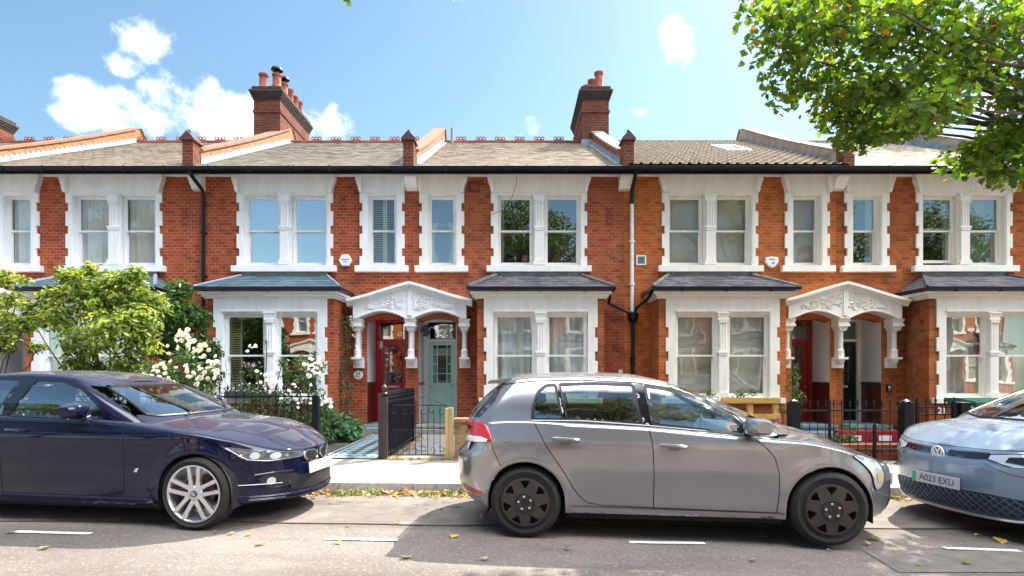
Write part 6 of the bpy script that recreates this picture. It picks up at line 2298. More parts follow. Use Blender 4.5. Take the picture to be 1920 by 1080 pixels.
def street_tree_right():
    rn = random.Random(21)
    base = Vector((8.7, 7.35, gz(8.7) + .12))
    root = empty('street_tree', base)
    tag(root, 'broad-leaved maple street tree whose leafy branches hang over the orange brick houses', 'tree', 'maple trees in the street')
    tb = MB(); lb = MB()
    fork = base + Vector((-.1, -.1, 3.4))
    tb.tube([base, base + Vector((.03, 0, .4)), base + Vector((0, .04, 1.6)), fork], [.30, .22, .19, .17], 12)
    # bough tips measured in the photograph at their own distance, plus the crown above the frame
    tips = []
    vis = [(1425, 40, .0066), (1440, 110, .0062), (1470, 90, .0072), (1475, 175, .0066), (1530, 160, .0072), (1545, 230, .0066), (1580, 200, .0062), (1590, 262, .0066),
           (1640, 245, .0070), (1650, 180, .0064), (1600, 90, .0066), (1530, 60, .0064), (1700, 240, .0066), (1740, 215, .0060), (1720, 140, .0064), (1680, 60, .0064),
           (1780, 160, .0068), (1800, 90, .0062), (1850, 130, .0064), (1830, 300, .0066), (1800, 318, .0069), (1880, 270, .0064), (1870, 60, .0062), (1905, 200, .0064), (1890, 330, .0064),
           (1560, 20, .0060), (1640, 10, .0066), (1760, 20, .0064), (1500, 15, .0070), (1420, 5, .0074), (1960, 120, .0066), (1990, 260, .0066), (1960, 20, .0064)]
    for (px, py, s) in vis:
        tips.append((P(px + (34 if px < 1700 else 14), py - 14, s * rn.uniform(.94, 1.06)), .44 if py < 200 else .33, 150, True))
    for _ in range(34):
        a = rn.uniform(0, 2 * math.pi); rr_ = 4.6 * math.sqrt(rn.random())
        p = Vector((8.3 + rr_ * math.cos(a), 6.6 + rr_ * .95 * math.sin(a), 0))
        q = 1 - (rr_ / 5.0) ** 2
        p.z = 7.2 + rn.uniform(0, 1) * 4.0 * q
        px = 960 + FPX * p.x / max(p.y, .1)
        if p.y > .5 and 700 - (p.z - 1.47) / p.y * FPX > -40 and px < 1980: p.z += 2.2
        tips.append((p, .85, 120, False))
    for (p, r_, n, v) in tips:
        m1 = fork.lerp(p, .45) + Vector((rn.uniform(-.3, .3), rn.uniform(-.3, .3), .55))
        limb(tb, rn, fork, m1, .055, .028, 4)
        limb(tb, rn, m1, p, .024, .007, 5)
        for k in range(5):
            d = rnd_unit(rn) * r_ * .8
            limb(tb, rn, p, p + d, .008, .003, 2)
        # leaves
        k = int(n * (1.75 if v else .7))
        c = p
        for _ in range(k):
            d = rnd_unit(rn); rad = r_ * (rn.random() ** .5)
            q = c + Vector((d.x * rad * 1.25, d.y * rad * 1.1, d.z * rad * .72))
            nn = (Vector((0, 0, .8)) + rnd_unit(rn) * .9).normalized()
            lb.cur = pick_leaf(rn)
            leaf(lb, q, rn.uniform(.075, .13) if v else rn.uniform(.14, .2), nn, rnd_unit(rn), MAPLE)
    tb.build('trunk', BARK, root, org=base, smooth=True)
    lb.build('crown', LG, root, org=base)
    return root


LGF = [leafmat('far_maple_green', (0.055, 0.095, 0.02), .35), leafmat('far_maple_dark', (0.03, 0.06, 0.02), .3), leafmat('far_maple_light', (0.10, 0.13, 0.025), .4), leafmat('far_maple_mid', (0.06, 0.085, 0.02), .35), leafmat('far_maple_brown', (0.16, 0.09, 0.02), .3)]


def round_tree(name, label, base, H, Rc, seed, n=130, group=None):
    rn = random.Random(seed)
    base = Vector(base)
    root = empty(name, base); tag(root, label, 'tree', group)
    tb = MB(); lb = MB()
    fork = base + Vector((0, 0, H * .38))
    tb.tube([base, base + Vector((.05, 0, H * .2)), fork], [.26, .19, .16], 12)
    for _ in range(n):
        d = rnd_unit(rn); rad = Rc * rn.random() ** .45
        p = Vector((base.x + d.x * rad, base.y + d.y * rad, base.z + H * .68 + d.z * rad * .72))
        limb(tb, rn, fork, p, .05, .012, 4)
        for _ in range(70):
            e = rnd_unit(rn); q = p + Vector((e.x, e.y, e.z * .7)) * (.75 * rn.random() ** .5)
            lb.cur = pick_leaf(rn)
            leaf(lb, q, rn.uniform(.2, .32), (Vector((0, 0, .7)) + rnd_unit(rn)).normalized(), rnd_unit(rn), OVAL)
    tb.build('trunk', BARK, root, org=base, smooth=True)
    lb.build('crown', LGF, root, org=base)
    return root


tree_r = street_tree_right()
t2 = round_tree('street_tree', 'maple across the road mirrored in the upstairs windows over the middle car', (0.7, -6.2, .1), 13.6, 3.7, 5, group='maple trees in the street')
t3 = copy_tree(t2); t3.location = (-22, -7.4, .1); t3.rotation_euler = (0, 0, 1.2); t3['label'] = 'maple across the road mirrored in panes behind the lime shrub'
t4 = copy_tree(t2); t4.location = (-16.8, -7.6, .1); t4.rotation_euler = (0, 0, 2.6); t4.scale = (.6, .6, .42); t4['label'] = 'small maple across the road mirrored in the bay with white roses'
t5 = copy_tree(t2); t5.location = (25.5, -7.0, .1); t5.rotation_euler = (0, 0, 4.0); t5['label'] = 'maple across the road mirrored in the panes of the house with the black door'
# a twig of the overhead tree reaching in at the top of the frame
rn = random.Random(3)
mb = MB(); lb = MB()
pa = Vector((1.6, -3.4, 6.6))
ends = [P(652, 2, .0042), P(668, -8, .0042), P(640, -6, .0042), P(851, -3, .0042)]
mid = P(745, -160, .0042)
root = empty('overhanging_twig', mid); tag(root, 'small leafy twig tips hanging from above against the open sky', 'twig')
limb(mb, rn, pa, mid, .03, .012, 5)
for e in ends:
    limb(mb, rn, mid, e, .008, .003, 4)
    for k in range(12 if e.x < -.6 else 5):
        lb.cur = pick_leaf(rn)
        leaf(lb, e + rnd_unit(rn) * .05 + Vector((0, 0, .05)), rn.uniform(.05, .08), (Vector((0, -.6, .5)) + rnd_unit(rn)).normalized(), rnd_unit(rn), MAPLE)
mb.build('stem', BARK, root, org=mid, smooth=True); lb.build('foliage', LG, root, org=mid)


def shrub(name, label, base, cat, blobs, mats, leafsize, per, shape=OVAL, stems=7, seed=1, flowers=None, group=None, upbias=.5, surf=.45):
    rn = random.Random(seed)
    base = Vector(base)
    root = empty(name, base); tag(root, label, cat, group)
    sb = MB(); lb = MB()
    for (c, r_) in blobs:
        c = Vector(c)
        limb(sb, rn, base + Vector((rn.uniform(-.08, .08), rn.uniform(-.05, .05), 0)), c, .022, .008, 6, .3)
        for _ in range(4):
            limb(sb, rn, c + rnd_unit(rn) * r_ * .2, c + rnd_unit(rn) * r_ * .85, .007, .003, 3)
        foliage(lb, rn, c, r_, int(per * r_ * r_ * 75), leafsize, shape, len(mats), (1.1, 1, .9), upbias, surf)
    sb.build('stem', BARK, root, org=base, smooth=True)
    lb.build('foliage', mats, root, org=base)
    if flowers:
        fm, n, size, fr = flowers
        fb = MB()
        for _ in range(n):
            c, r_ = rn.choice(blobs)
            if callable(fr):
                p = fr(rn)
            else:
                d = rnd_unit(rn); d.y = -abs(d.y)
                p = Vector(c) + d * r_ * 1.0
            for k in range(rn.randint(1, 4)):
                q = p + rnd_unit(rn) * size * 2.6
                rose(fb, rn, q, size * rn.uniform(.7, 1.15))
        fb.build('blossom', fm, root, org=base)
    return root


def rose(mb, rn, c, r_):
    """open rose: whorls of cupped petals"""
    ax = (rnd_unit(rn) + Vector((0, -1.0, .5))).normalized()
    u = ax.cross(Vector((0, 0, 1))).normalized(); v = ax.cross(u)
    for (k, rad, lift, sz) in ((6, .62, -.15, .62), (5, .38, .1, .5), (4, .14, .3, .36)):
        ph = rn.uniform(0, 6)
        for i in range(k):
            a = ph + 2 * math.pi * i / k
            d = u * math.cos(a) + v * math.sin(a); t = -u * math.sin(a) + v * math.cos(a)
            b = c + d * rad * r_ * .3 + ax * (lift * r_ - .1 * r_)
            e = c + d * rad * r_ * 1.5 + ax * (lift * r_ + .35 * r_)
            m_ = c + d * rad * r_ * 1.25 + ax * (lift * r_)
            mb.add([b, m_ + t * sz * r_ * .9, e + t * sz * r_ * .45, e - t * sz * r_ * .45, m_ - t * sz * r_ * .9], [(0, 1, 2, 3, 4)])


G_LIME = [leafmat('shrub_lime', (0.20, 0.29, 0.035), .5), leafmat('shrub_yellow', (0.42, 0.44, 0.10), .5), leafmat('shrub_green', (0.06, 0.11, 0.025), .4), leafmat('shrub_bright', (0.22, 0.29, 0.07), .5)]
G_DARK = [leafmat('laurel_dark', (0.030, 0.085, 0.020), .3, .3), leafmat('laurel_mid', (0.05, 0.12, 0.03), .3, .3), leafmat('laurel_light', (0.09, 0.17, 0.03), .35, .35)]
G_ROSE = [leafmat('rose_leaf', (0.055, 0.13, 0.04), .35), leafmat('rose_leaf_light', (0.12, 0.20, 0.05), .4), leafmat('rose_leaf_dark', (0.03, 0.08, 0.03), .3)]
G_FERN = [leafmat('fern_teal', (0.04, 0.14, 0.07), .35), leafmat('fern_green', (0.07, 0.18, 0.05), .4), leafmat('fern_pale', (0.14, 0.26, 0.12), .4)]
PETAL = leafmat('petal_cream', (0.88, 0.84, 0.72), .3, .6, .04, (1, 1, .93))
PETALW = leafmat('petal_white', (0.90, 0.89, 0.85), .3, .6, .03, (1, 1, .97))
PETALP = leafmat('petal_pink', (0.75, 0.30, 0.42), .3, .6, .1, (1, 1, 1))


def PB(pts, s):
    return [(P(px, py, s * k), r_) for (px, py, r_, k) in pts]


shrub('lime_shrub', 'tall yellow-green leafy shrub in front of the leftmost house', P(195, 835, .0100), 'shrub',
      PB([(150, 540, .38, 1.0), (110, 590, .36, .98), (190, 570, .42, 1), (240, 545, .38, 1.0), (260, 600, .36, .98), (200, 620, .42, .95), (150, 640, .33, .97), (285, 570, .3, 1.02), (95, 560, .25, 1),
          (270, 640, .3, .98), (210, 530, .3, 1.0), (170, 505, .16, 1.0), (150, 680, .3, 1.0), (240, 680, .34, .98), (130, 515, .2, 1), (255, 515, .2, 1), (60, 600, .22, 1), (180, 700, .3, 1)], .0098),
      G_LIME, .115, 62, seed=4, upbias=.9, surf=.55)
shrub('lime_shrub', 'loose pale green branches before the leftmost porch, beside the taller shrub', P(-60, 820, .0100), 'shrub',
      PB([(10, 520, .20, 1), (-20, 570, .3, 1), (25, 560, .2, 1), (45, 610, .2, .98), (10, 640, .24, 1), (-30, 630, .3, 1), (55, 575, .16, 1), (70, 650, .15, 1), (20, 600, .2, 1), (45, 525, .1, 1)], .0098),
      G_LIME, .10, 60, seed=5, upbias=.9, surf=.6)
shrub('laurel_shrub', 'dense dark green shrub between the lime shrub and the bay with white roses', P(345, 830, .0108), 'shrub',
      PB([(340, 590, .42, 1), (310, 640, .4, 1), (365, 650, .40, 1), (335, 545, .26, 1), (385, 700, .34, 1), (320, 720, .4, 1), (370, 760, .4, 1), (300, 580, .26, 1.02), (375, 600, .24, 1.0), (395, 660, .22, 1)], .0106),
      G_DARK, .095, 85, seed=6)


def spread(boxes, s):
    def f(rn):
        px, py, rx, ry = rn.choice(boxes)
        return P(px + rn.uniform(-rx, rx), py + rn.uniform(-ry, ry), s * rn.uniform(.985, 1.01))
    return f


shrub('rose_bush', 'large rose bush heavy with cream white blooms beside the dark shrub', P(330, 840, .0092), 'rose bush',
      PB([(300, 700, .3, 1), (345, 670, .2, 1), (370, 700, .26, 1), (330, 730, .3, 1), (265, 715, .22, 1), (390, 740, .22, 1), (300, 765, .32, 1), (360, 775, .3, 1)], .0093),
      G_ROSE, .06, 90, seed=7, flowers=(PETAL, 42, .040, spread([(345, 650, 26, 18), (375, 665, 18, 22), (325, 690, 30, 20), (280, 705, 20, 10), (375, 705, 16, 16), (345, 635, 12, 8), (405, 690, 14, 16), (300, 730, 20, 14)], .0088)))
shrub('rose_bush', 'loose rose bush with clusters of white blooms behind the iron railings', P(520, 845, .0094), 'rose bush',
      PB([(520, 745, .20, 1), (560, 720, .2, 1), (590, 745, .22, 1), (500, 780, .26, 1), (560, 785, .3, 1), (590, 800, .26, 1), (600, 690, .15, 1), (565, 680, .16, 1), (470, 790, .2, 1), (535, 700, .12, 1), (590, 660, .07, 1), (500, 640, .05, 1), (450, 700, .08, 1.05), (480, 700, .12, 1.05), (530, 680, .12, 1), (545, 760, .26, 1), (450, 770, .2, 1), (420, 780, .2, 1), (585, 710, .16, 1), (600, 770, .22, 1), (480, 745, .18, 1)], .0095),
      G_ROSE, .055, 85, seed=8, flowers=(PETALW, 34, .034, spread([(570, 690, 16, 10), (500, 700, 12, 8), (565, 718, 22, 10), (500, 745, 16, 8), (560, 752, 22, 8), (502, 722, 10, 16), (590, 700, 18, 22), (470, 655, 5, 8), (600, 760, 14, 8), (540, 735, 20, 12)], .0090)))
# climbing rose between the bay and the porch
rn = random.Random(12)
base = P(655, 800, .0126)
root = empty('climbing_plant', base); tag(root, 'thin climbing plant trained up the brick beside the red door porch', 'climber')
sb = MB(); lb = MB(); fb = MB()
for k in range(4):
    pts = [base]
    for j in range(1, 9):
        pts.append(P(648 + rn.uniform(-14, 12), 800 - j * 25, .0127))
    sb.tube(pts, [.012 - .001 * i for i in range(len(pts))], 5)
    for p in pts[1:]:
        for _ in range(16):
            lb.cur = rn.randrange(3); leaf(lb, p + rnd_unit(rn) * rn.uniform(.02, .17), rn.uniform(.04, .075), (Vector((0, -1, .3)) + rnd_unit(rn) * .7).normalized(), rnd_unit(rn), OVAL)
for (px, py) in ((656, 592), (664, 630), (612, 690), (668, 650)):
    for _ in range(2): rose(fb, rn, P(px + rn.uniform(-3, 3), py + rn.uniform(-3, 3), .0124), .03)
sb.build('stem', BARK, root, org=base); lb.build('foliage', G_ROSE, root, org=base); fb.build('blossom', PETALW, root, org=base)
shrub('fern', 'low blue-green ferns and hostas beside the patterned path', P(640, 825, .0105), 'fern',
      PB([(625, 800, .24, 1), (655, 812, .22, 1), (640, 785, .18, 1.05), (600, 815, .26, .97), (668, 800, .16, 1.05), (615, 775, .2, 1.02), (590, 790, .2, 1)], .0104), G_FERN, .13, 40, seed=9, upbias=1.2)
# window box of the bay
bx = P(470, 735, .0120)
root = empty('window_box', bx); tag(root, 'window box planted with small white flowers on the sill of the left bay', 'window box')
mb = MB(); mb.box(bx.x - .62, bx.x + .62, 12.62, 12.80, .905, 1.06); mb.build('planter', pbr('lead_planter', (.05, .055, .07), .6), root, org=bx, bevel=.01)
rn = random.Random(14); lb = MB(); fb = MB()
for k in range(10):
    foliage(lb, rn, (bx.x - .6 + k * .13, 12.70, 1.12), .13, 34, .055, OVAL, 3)
for _ in range(34): rose(fb, rn, Vector((bx.x + rn.uniform(-.6, .6), 12.62 + rn.uniform(-.06, .08), 1.13 + rn.uniform(-.05, .12))), .022)
lb.build('foliage', G_ROSE, root, org=bx); fb.build('blossom', PETALW, root, org=bx)
# right-hand gardens
rn = random.Random(15)
base = P(1490, 800, .0118)
root = empty('climbing_plant', base); tag(root, 'upright glossy climber growing beside the dark red door on the right', 'climber')
sb = MB(); lb = MB()
for k in range(3):
    pts = [base + Vector((0, 0, -.4))] + [P(1490 + rn.uniform(-8, 8), 800 - j * 20, .0118) for j in range(0, 7)]
    sb.tube(pts, .01, 5)
for (px, py, r_) in ((1490, 705, .12), (1485, 725, .16), (1494, 745, .20), (1490, 770, .18), (1488, 795, .15), (1492, 690, .06), (1490, 820, .15)):
    foliage(lb, rn, P(px, py, .0118), r_, int(110 * r_ / .15), .06, OVAL, 3)
sb.build('stem', BARK, root, org=base); lb.build('foliage', [G_DARK[1], G_DARK[2], G_FERN[1]], root, org=base)
shrub('potted_shrub', 'bright green potted shrub on the window sill side of the wooden pallet', P(1330, 790, .0115), 'shrub', PB([(1330, 738, .12, 1), (1390, 738, .14, 1), (1412, 735, .10, 1), (1340, 760, .2, 1), (1370, 750, .12, 1)], .0115), [G_LIME[0], G_LIME[2], G_ROSE[1]], .05, 95, seed=16)
shrub('leafy_plant', 'light green leafy plant behind the railings over the grey bonnet', P(1590, 850, .0092), 'plant', PB([(1570, 825, .13, 1), (1595, 822, .12, 1), (1580, 838, .16, 1), (1560, 835, .1, 1)], .0092), [G_LIME[0], G_LIME[2], G_FERN[2]], .07, 80, seed=17)
shrub('flowering_plant', 'plant with pink and pale blooms beside the black gate post', P(1462, 850, .0098), 'plant', PB([(1462, 800, .14, 1), (1468, 770, .10, 1), (1450, 820, .16, 1)], .0098), G_ROSE, .05, 90, seed=18, flowers=(PETALP, 7, .03, spread([(1462, 798, 9, 8)], .0095)))
# ================================================================ railings, gates, walls, bins
def zt_(x): return gz(x) + .12


def railing(name, label, x0, x1, y, ztop, cat='railing', group=None, spacing=.115, axis='x', spear=True, posts=(), flat=False, r_=.008, rails=None):
    """bars run along x (or y); top rail at ztop"""
    root = empty(name, (x0 if axis == 'x' else y, y if axis == 'x' else x0, zt_(x0))); tag(root, label, cat, group)
    org = root.location
    n = int(abs(x1 - x0) / spacing)
    def pt(t, z, off=0):
        a = x0 + (x1 - x0) * t
        return (a, y + off, z) if axis == 'x' else (y + off, a, z)
    mb = MB()
    for z in (rails or (ztop, .22)):
        mb = MB(); p, q = pt(0, z), pt(1, z)
        mb.box(min(p[0], q[0]) - (.01 if axis == 'y' else 0), max(p[0], q[0]) + (.01 if axis == 'y' else 0), min(p[1], q[1]) - (.01 if axis == 'x' else 0), max(p[1], q[1]) + (.01 if axis == 'x' else 0), z - .012, z + .012)
        mb.build('rail', IRON, root, org=org)
    for k in range(n + 1):
        t = k / n
        mb = MB()
        mb.tube([pt(t, .10), pt(t, ztop + .07)], r_, 6)
        if spear:
            c = pt(t, 0)
            mb.lathe([(.008, ztop + .07), (.022, ztop + .085), (.010, ztop + .10), (.021, ztop + .125), (.004, ztop + .19)], (c[0], c[1], 0), 6)
        mb.build('bar', IRON, root, org=org)
    for (t, w_, h) in posts:
        c = pt(t, 0); mb = MB(); mb.box(c[0] - w_, c[0] + w_, c[1] - w_, c[1] + w_, .05, h)
        mb.lathe([(w_ * .8, h), (w_ * .9, h + .02), (.0, h + .05)], (c[0], c[1], 0), 8)
        mb.build('post', IRON, root, org=org)
    return root


railing('iron_railing', 'black iron railings in front of the white roses', -7.6, -3.12, 8.92, 1.10, spacing=.125, posts=((1.0, .05, 1.10), (0.0, .05, 1.10)), group='iron railings along the gardens')
# dividing railing between the two paths with its stout end posts
root = empty('dividing_railing', (-1.98, 8.7, .13)); tag(root, 'black iron railing panel with vertical bars dividing the tiled path from the concrete path', 'railing')
org = root.location
xr_ = lambda y: -1.98
mb = MB()
for z, h in ((1.16, .03), (1.09, .012), (1.02, .012), (.20, .015)):
    mb = MB(); mb.box(-2.0 + .0, -1.96, 8.75, 11.15, z - h, z + h); mb.build('rail', IRON, root, org=org)
k = 0; y = 8.82
while y < 11.12:
    mb = MB(); mb.tube([(-1.98, y, .16), (-1.98, y, 1.13)], .0085, 5); mb.build('bar', IRON, root, org=org); y += .075
mb = MB(); mb.box(-2.07, -2.01, 8.66, 8.72, .1, 1.16); mb.box(-2.01, -1.93, 8.64, 8.72, .1, 1.10)
mb.lathe([(.05, 1.16), (.055, 1.18), (.03, 1.20), (.05, 1.24), (.045, 1.28), (.015, 1.32), (.0, 1.38)], (-1.98, 8.69, -.02), 12)
mb.build('post', pbr('iron_brown', (.045, .035, .032), .4, var=.4, scale=6), root, org=org)
mb = MB(); mb.box(-2.01, -1.95, 11.15, 11.21, .1, 1.16); mb.build('post', IRON, root, org=org)
# scrollwork gate of house 22
gx0, gx1, gy = -1.90, -1.03, 8.78
root = empty('garden_gate', (gx0, gy, .12)); tag(root, 'thin wrought iron gate with scrolls in front of the green door', 'gate'); org = root.location
mb = MB()
for x in (gx0, gx1): mb.tube([(x, gy, .18), (x, gy, .98)], .010, 6)
mb.tube([(gx0, gy, .97), (gx1, gy, .97)], .010, 6); mb.tube([(gx0, gy, .19), (gx1, gy, .19)], .010, 6); mb.tube([(gx0, gy, .58), (gx1, gy, .58)], .006, 6)
mb.build('gate_frame', IRON, root, org=org)
for k in range(1, 9):
    x = gx0 + (gx1 - gx0) * k / 9
    mb = MB(); mb.tube([(x, gy, .19), (x, gy, .88 if k % 2 else .97)], .006, 5); mb.build('bar', IRON, root, org=org)
for k in range(6):
    x = gx0 + .08 + (gx1 - gx0 - .16) * k / 5
    for z, a0 in ((.88, 0.6), (.27, 3.6)):
        pts = [(x + (.012 + .010 * t) * math.cos(a0 + t * (1 if k % 2 else -1)), gy - .006, z + (.012 + .010 * t) * math.sin(a0 + t * (1 if k % 2 else -1))) for t in [i * .45 for i in range(12)]]
        mb = MB(); mb.tube(pts, .0045, 4); mb.build('scroll', IRON, root, org=org)
mb = MB(); mb.tube([(gx0 + (gx1 - gx0) * t, gy, .97 + .13 * math.sin(math.pi * t)) for t in [i / 10 for i in range(11)]], .006, 5); mb.build('top_arch', IRON, root, org=org)
# wooden post and low stock brick wall of 22
root = empty('wooden_post', (-.99, 8.72, .12)); tag(root, 'sunlit square wooden gate post beside the thin iron gate', 'post'); org = root.location
WOODY = pbr('pine_post', (.50, .31, .10), .75, var=.25, scale=3, stretch=(8, 8, .6)); WOODG = pbr('weathered_post', (.36, .27, .16), .85, var=.35, scale=4, stretch=(8, 8, .6))
mb = MB(); mb.box(-1.035, -.985, 8.66, 8.74, .1, .93); mb.build('plank', WOODY, root, org=org, bevel=.004)
mb = MB(); mb.box(-.983, -.915, 8.67, 8.76, .1, .935); mb.build('plank', WOODG, root, org=org, bevel=.005)
def low_wall(label, x0, x1, y, z1, mat, cop):
    root = empty('garden_wall', ((x0 + x1) / 2, y, .12)); tag(root, label, 'wall', 'low garden walls'); org = root.location
    mb = MB(); mb.box(x0, x1, y, y + .22, -.1, z1); mb.build('wall_body', mat, root, org=org)
    mb = MB(); mb.box(x0 - .02, x1 + .02, y - .03, y + .25, z1, z1 + .06); mb.build('coping', cop, root, org=org, bevel=.008)
low_wall('low yellow stock brick garden wall behind the tail of the grey hatchback', -.90, 2.6, 8.78, .70, B_YELLOW, pbr('brick_cope', (.32, .16, .08), .9, var=.4, scale=8))
low_wall('low orange brick garden wall behind the pale SUV', 7.62, 13.0, 8.9, .72, B_ORANGE2, COP_C)
low_wall('low brick garden wall behind the navy saloon beside the lime shrub', -13, -7.8, 8.9, .62, B_RED, COP_C)
# right side railings with spear tops
railing('iron_railing', 'black spear-topped iron railings in front of the two recessed doors', 4.60, 6.44, 9.15, .86, spacing=.125, posts=((.0, .075, 1.0), (.32, .018, 1.02), (.72, .02, .62), (1.0, .075, 1.0)), group='iron railings along the gardens', r_=.007)
root = railing('iron_gate', 'narrow black iron gate bearing the number 21 by the green bin', 6.60, 7.20, 9.12, .90, cat='gate', spacing=.145, posts=((.0, .02, 1.0), (1.0, .03, 1.0)), r_=.010, rails=(.92, .80, .22))
text_mesh('21', .14, 'gate_number', PLQ, root, Matrix.Translation(Vector((6.98, 9.09, .86)) - root.location) @ Matrix.Rotation(R(90), 4, 'X'), extrude=.004)
mb = MB(); mb.box(7.26, 7.42, 9.05, 9.2, .05, 1.0)
o = mb.build('gate_post', IRON, None, org=(7.34, 9.12, 0), bevel=.006); tag(o, 'square black iron post between the number 21 gate and the green bin', 'post')
mb = MB(); mb.box(7.46, 7.60, 9.2, 9.42, .05, .92); o = mb.build('brick_pier', B_YELLOW, None, org=(7.5, 9.3, 0)); tag(o, 'short yellow brick pier beside the green bin', 'pier')
# low red brick edging behind the railings
mb = MB(); mb.box(4.7, 6.4, 9.22, 9.36, -.1, .30); o = mb.build('brick_edging', B_RED, None, org=(6, 9.3, 0)); tag(o, 'low dark red brick kerb behind the spear-topped railings', 'wall')
# pallet
root = empty('wooden_pallet', (4.2, 10.2, .1)); tag(root, 'pine pallet standing on edge in the garden of the house with blinds', 'pallet'); org = root.location
s_ = .0100
PAL = pbr('pallet_pine', (.60, .34, .10), .8, var=.3, scale=3, stretch=(.8, 6, 6))
def PXZ(px, py): p = P(px, py, s_); return p.x, p.z
xa, za = PXZ(1352, 745); xb, _ = PXZ(1462, 748); _, zl = PXZ(1352, 805)
for z in (za - .06, za - .36, za - .62):
    mb = MB(); mb.box(xa, xb, 10.46, 10.485, z - .05, z + .05); mb.build('board', PAL, root, org=org, bevel=.003)
for x in (xa + .02, (xa + xb) / 2 - .05, xb - .12):
    mb = MB(); mb.box(x, x + .10, 10.487, 10.56, za - .95, za); mb.build('block', PAL, root, org=org, bevel=.003)
# red planters with white troughs on the step
for i, (px, lab) in enumerate(((1596, 'long red planter with a white label panel, left one of two behind the railings'), (1652, 'long red planter with a white label panel, right one of two behind the railings'))):
    p = P(px, 828, .0112)
    root = empty('planter', p); tag(root, lab, 'planter', 'red planters by the steps')
    mb = MB(); mb.prism([(p.x - .30, p.z), (p.x + .30, p.z), (p.x + .33, p.z + .24), (p.x - .33, p.z + .24)], 'y', p.y - .12, p.y + .12); mb.build('trough', pbr('planter_red', (.26, .008, .022), .5), root, org=p, bevel=.01)
    mb = MB(); mb.box(p.x - .13, p.x + .13, p.y - .135, p.y - .12, p.z + .03, p.z + .14); mb.build('panel', PLQ, root, org=p)
    rn = random.Random(30 + i); lb = MB(); foliage(lb, rn, (p.x, p.y, p.z + .27), .26, 150, .05, OVAL, 3, (1.1, .5, .35)); lb.build('foliage', G_FERN, root, org=p)
# wheelie bin
root = empty('wheelie_bin', P(1850, 860, .0100)); tag(root, 'dark green wheelie bin standing by the far right bay', 'bin'); org = root.location
xb_, yb_ = 8.90, 10.35
BIN = pbr('bin_green', (.025, .13, .075), .5, var=.2, scale=3)
for i in range(1):
    x0, x1 = P(1822, 0, .0100).x, P(1890, 0, .0100).x
    z1 = P(0, 757, .0100).z
    mb = MB(); 
    vs = [(x0 + .05, 10.45, .1), (x1 - .05, 10.45, .1), (x1 - .05, 10.95, .1), (x0 + .05, 10.95, .1), (x0, 10.4, z1), (x1, 10.4, z1), (x1, 11.05, z1), (x0, 11.05, z1)]
    mb.add(vs, [(0, 3, 2, 1), (4, 5, 6, 7), (0, 1, 5, 4), (1, 2, 6, 5), (2, 3, 7, 6), (3, 0, 4, 7)])
    mb.box(x0 - .03, x1 + .03, 10.37, 11.07, z1 - .05, z1)
    mb.build('bin_body', BIN, root, org=org, bevel=.015)
    mb = MB()
    mb.prism([(10.36, z1 + .0), (11.1, z1 + .0), (11.1, z1 + .09), (10.8, z1 + .10), (10.36, z1 + .045)], 'x', x0 - .05, x1 + .05)
    mb.tube([(x0, 11.12, z1 + .05), (x1, 11.12, z1 + .05)], .02, 8)
    mb.build('lid', BIN, root, org=org, bevel=.012)

# ================================================================ leaves on the ground
DRY = [leafmat('leaf_dry_yellow', (0.50, 0.33, 0.07), .25, .7), leafmat('leaf_dry_brown', (0.30, 0.14, 0.05), .2, .8), leafmat('leaf_dry_tan', (0.48, 0.36, 0.20), .2, .8), leafmat('leaf_fresh', (0.16, 0.26, 0.04), .3, .6)]
rn = random.Random(77)
mb = MB()
def flat_leaf(mb, x, y, z, size, rn, lift=.25):
    leaf(mb, Vector((x, y, z + size * .12)), size, Vector((rn.uniform(-lift, lift), rn.uniform(-lift, lift), 1)).normalized(), rnd_unit(rn), MAPLE, fold=rn.uniform(-.2, .5))
for k in range(3600):
    x = rn.uniform(-9, 9)
    d = abs(rn.gauss(0, .10))
    den = 1 if -3.4 < x < 0.2 else .6
    if rn.random() > den: continue
    mb.cur = rn.choices((0, 1, 2, 3), (30, 26, 40, 5))[0]
    flat_leaf(mb, x, KY - .02 - d, gz(x) + .008 + max(0, .05 - d * .3) * rn.random(), rn.uniform(.03, .075), rn, .7)
# drift along the threshold of number 22 and by the dividing railing
for k in range(420):
    if rn.random() < .6:
        x = rn.uniform(-1.95, -.85); y = 8.62 + rn.gauss(0, .035)
    else:
        y = rn.uniform(8.7, 11.5); x = -1.88 + abs(rn.gauss(0, .07))
    mb.cur = rn.choices((0, 1, 2, 3), (14, 44, 12, 26))[0]
    flat_leaf(mb, x, y, gz(x) + .135, rn.uniform(.025, .05), rn, .8)
for k in range(260):
    x = rn.uniform(-6, 7); y = rn.uniform(2.4, KY) if rn.random() < .75 else rn.uniform(KY + .15, PY)
    mb.cur = rn.choices((0, 1, 2, 3), (20, 30, 45, 4))[0]
    flat_leaf(mb, x, y, gz(x) + (.006 if y < KY else .13), rn.uniform(.008, .018), rn, .3)
o = mb.build('leaf_litter', DRY); tag(o, 'small dry leaves gathered in the gutter, on the thresholds and scattered over the road', 'leaf litter', kind='stuff')
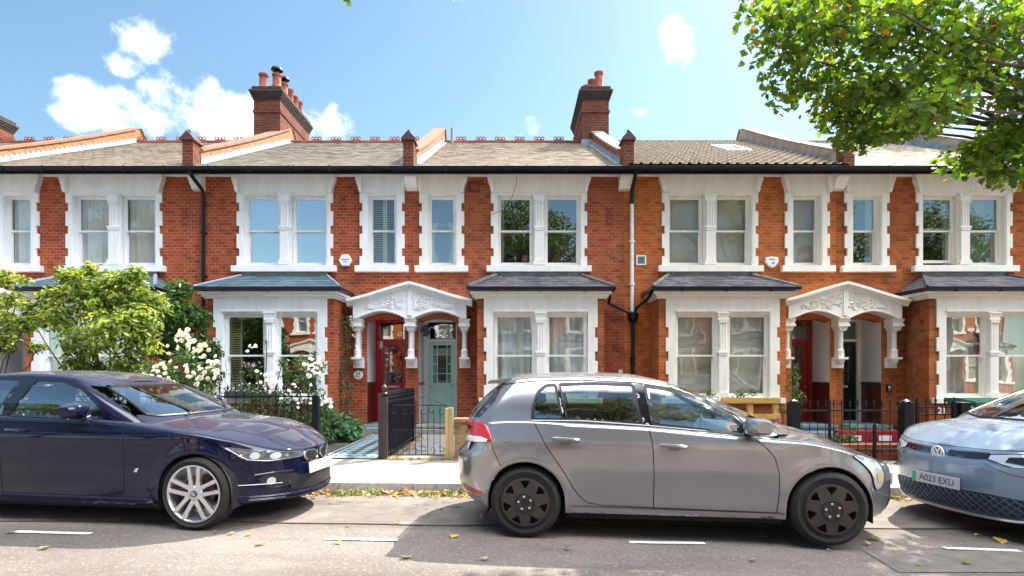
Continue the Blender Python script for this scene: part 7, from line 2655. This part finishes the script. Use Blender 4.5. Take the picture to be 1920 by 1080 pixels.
# weeds at the kerb joint
mb = MB()
for (px, py) in ((665, 921), (700, 920), (640, 924), (800, 924), (810, 935), (850, 920), (745, 868), (800, 866), (775, 845), (850, 930)):
    for _ in range(26):
        s = (1.47 - .13) / (py - 700); p = P(px + rn.uniform(-14, 14), py, s); p.z = gz(p.x) + (.13 if py < 930 else .01)
        mb.cur = rn.randrange(3)
        leaf(mb, p + Vector((0, rn.uniform(-.03, .03), 0)), rn.uniform(.025, .06), (Vector((0, -.7, .6)) + rnd_unit(rn) * .6).normalized(), Vector((rn.uniform(-.4, .4), 0, -1)), OVAL)
o = mb.build('weeds', [G_LIME[0], G_LIME[2], G_ROSE[1]]); tag(o, 'tufts of weeds in the paving joints and at the kerb', 'weeds', kind='stuff')
# single big leaves that can be pointed at
singles = [(80, 1029, 0, .10, 'pale yellow leaf lying alone at the bottom left'), (18, 998, 3, .08, 'green-yellow leaf at the left end of the leftmost bay line'), (270, 992, 3, .05, 'small green leaf in the shade of the navy saloon'),
           (400, 998, 3, .055, 'green leaf just right of the silver alloy wheel'), (430, 1000, 0, .07, 'golden leaf right of the silver alloy wheel'), (468, 1001, 0, .07, 'pale leaf on the sunny edge of the saloon shadow'),
           (492, 1018, 0, .09, 'yellow leaf on the sunlit road below the saloon bumper'), (632, 1019, 0, .065, 'tan leaf just under the second bay line'), (762, 1047, 0, .10, 'yellow crumpled leaf nearest the camera in the middle'),
           (655, 985, 3, .05, 'dark green leaf on the sunlit road above the second bay line'), (742, 981, 0, .055, 'yellow leaf on the tarmac joint in the middle of the road'), (853, 1004, 0, .10, 'orange leaf pair in the hatchback shadow'),
           (906, 1047, 2, .08, 'pale dry leaf under the rear wheel of the hatchback'), (1060, 1030, 3, .08, 'torn green-brown leaf below the hatchback rear door'), (1425, 1007, 0, .11, 'bright yellow leaf before the front wheel of the hatchback'),
           (1408, 1050, 2, .07, 'pale round leaf below the front door of the hatchback'), (1640, 1012, 3, .11, 'long green leaf right of the hatchback front wheel'), (1632, 1021, 2, .07, 'pinkish leaf under the long green one'),
           (1875, 1012, 0, .13, 'large yellow leaf in front of the pale SUV'), (1835, 1003, 2, .06, 'orange leaf left of the large yellow one'), (1805, 1055, 3, .09, 'green leaf near the bottom right corner'),
           (1726, 1059, 3, .07, 'small green leaf left of the bottom right corner'), (1553, 1032, 2, .05, 'small tan leaf touching the bottom of the front wheel'), (640, 908, 2, .06, 'single leaf lying on the sunlit pavement')]
for (px, py, m_, sz, lab) in singles:
    x = 0
    zz = .13 if py < 925 else .012
    for _ in range(4):
        s = (1.47 - gz(x) - zz) / (py - 700); x = (px - 960) * s
    mb = MB(); flat_leaf(mb, x, s * FPX, gz(x) + zz, sz, rn, .35)
    o = mb.build('fallen_leaf', DRY[m_], None, org=(x, s * FPX, gz(x) + zz)); tag(o, lab, 'leaf', 'single leaves on the road')
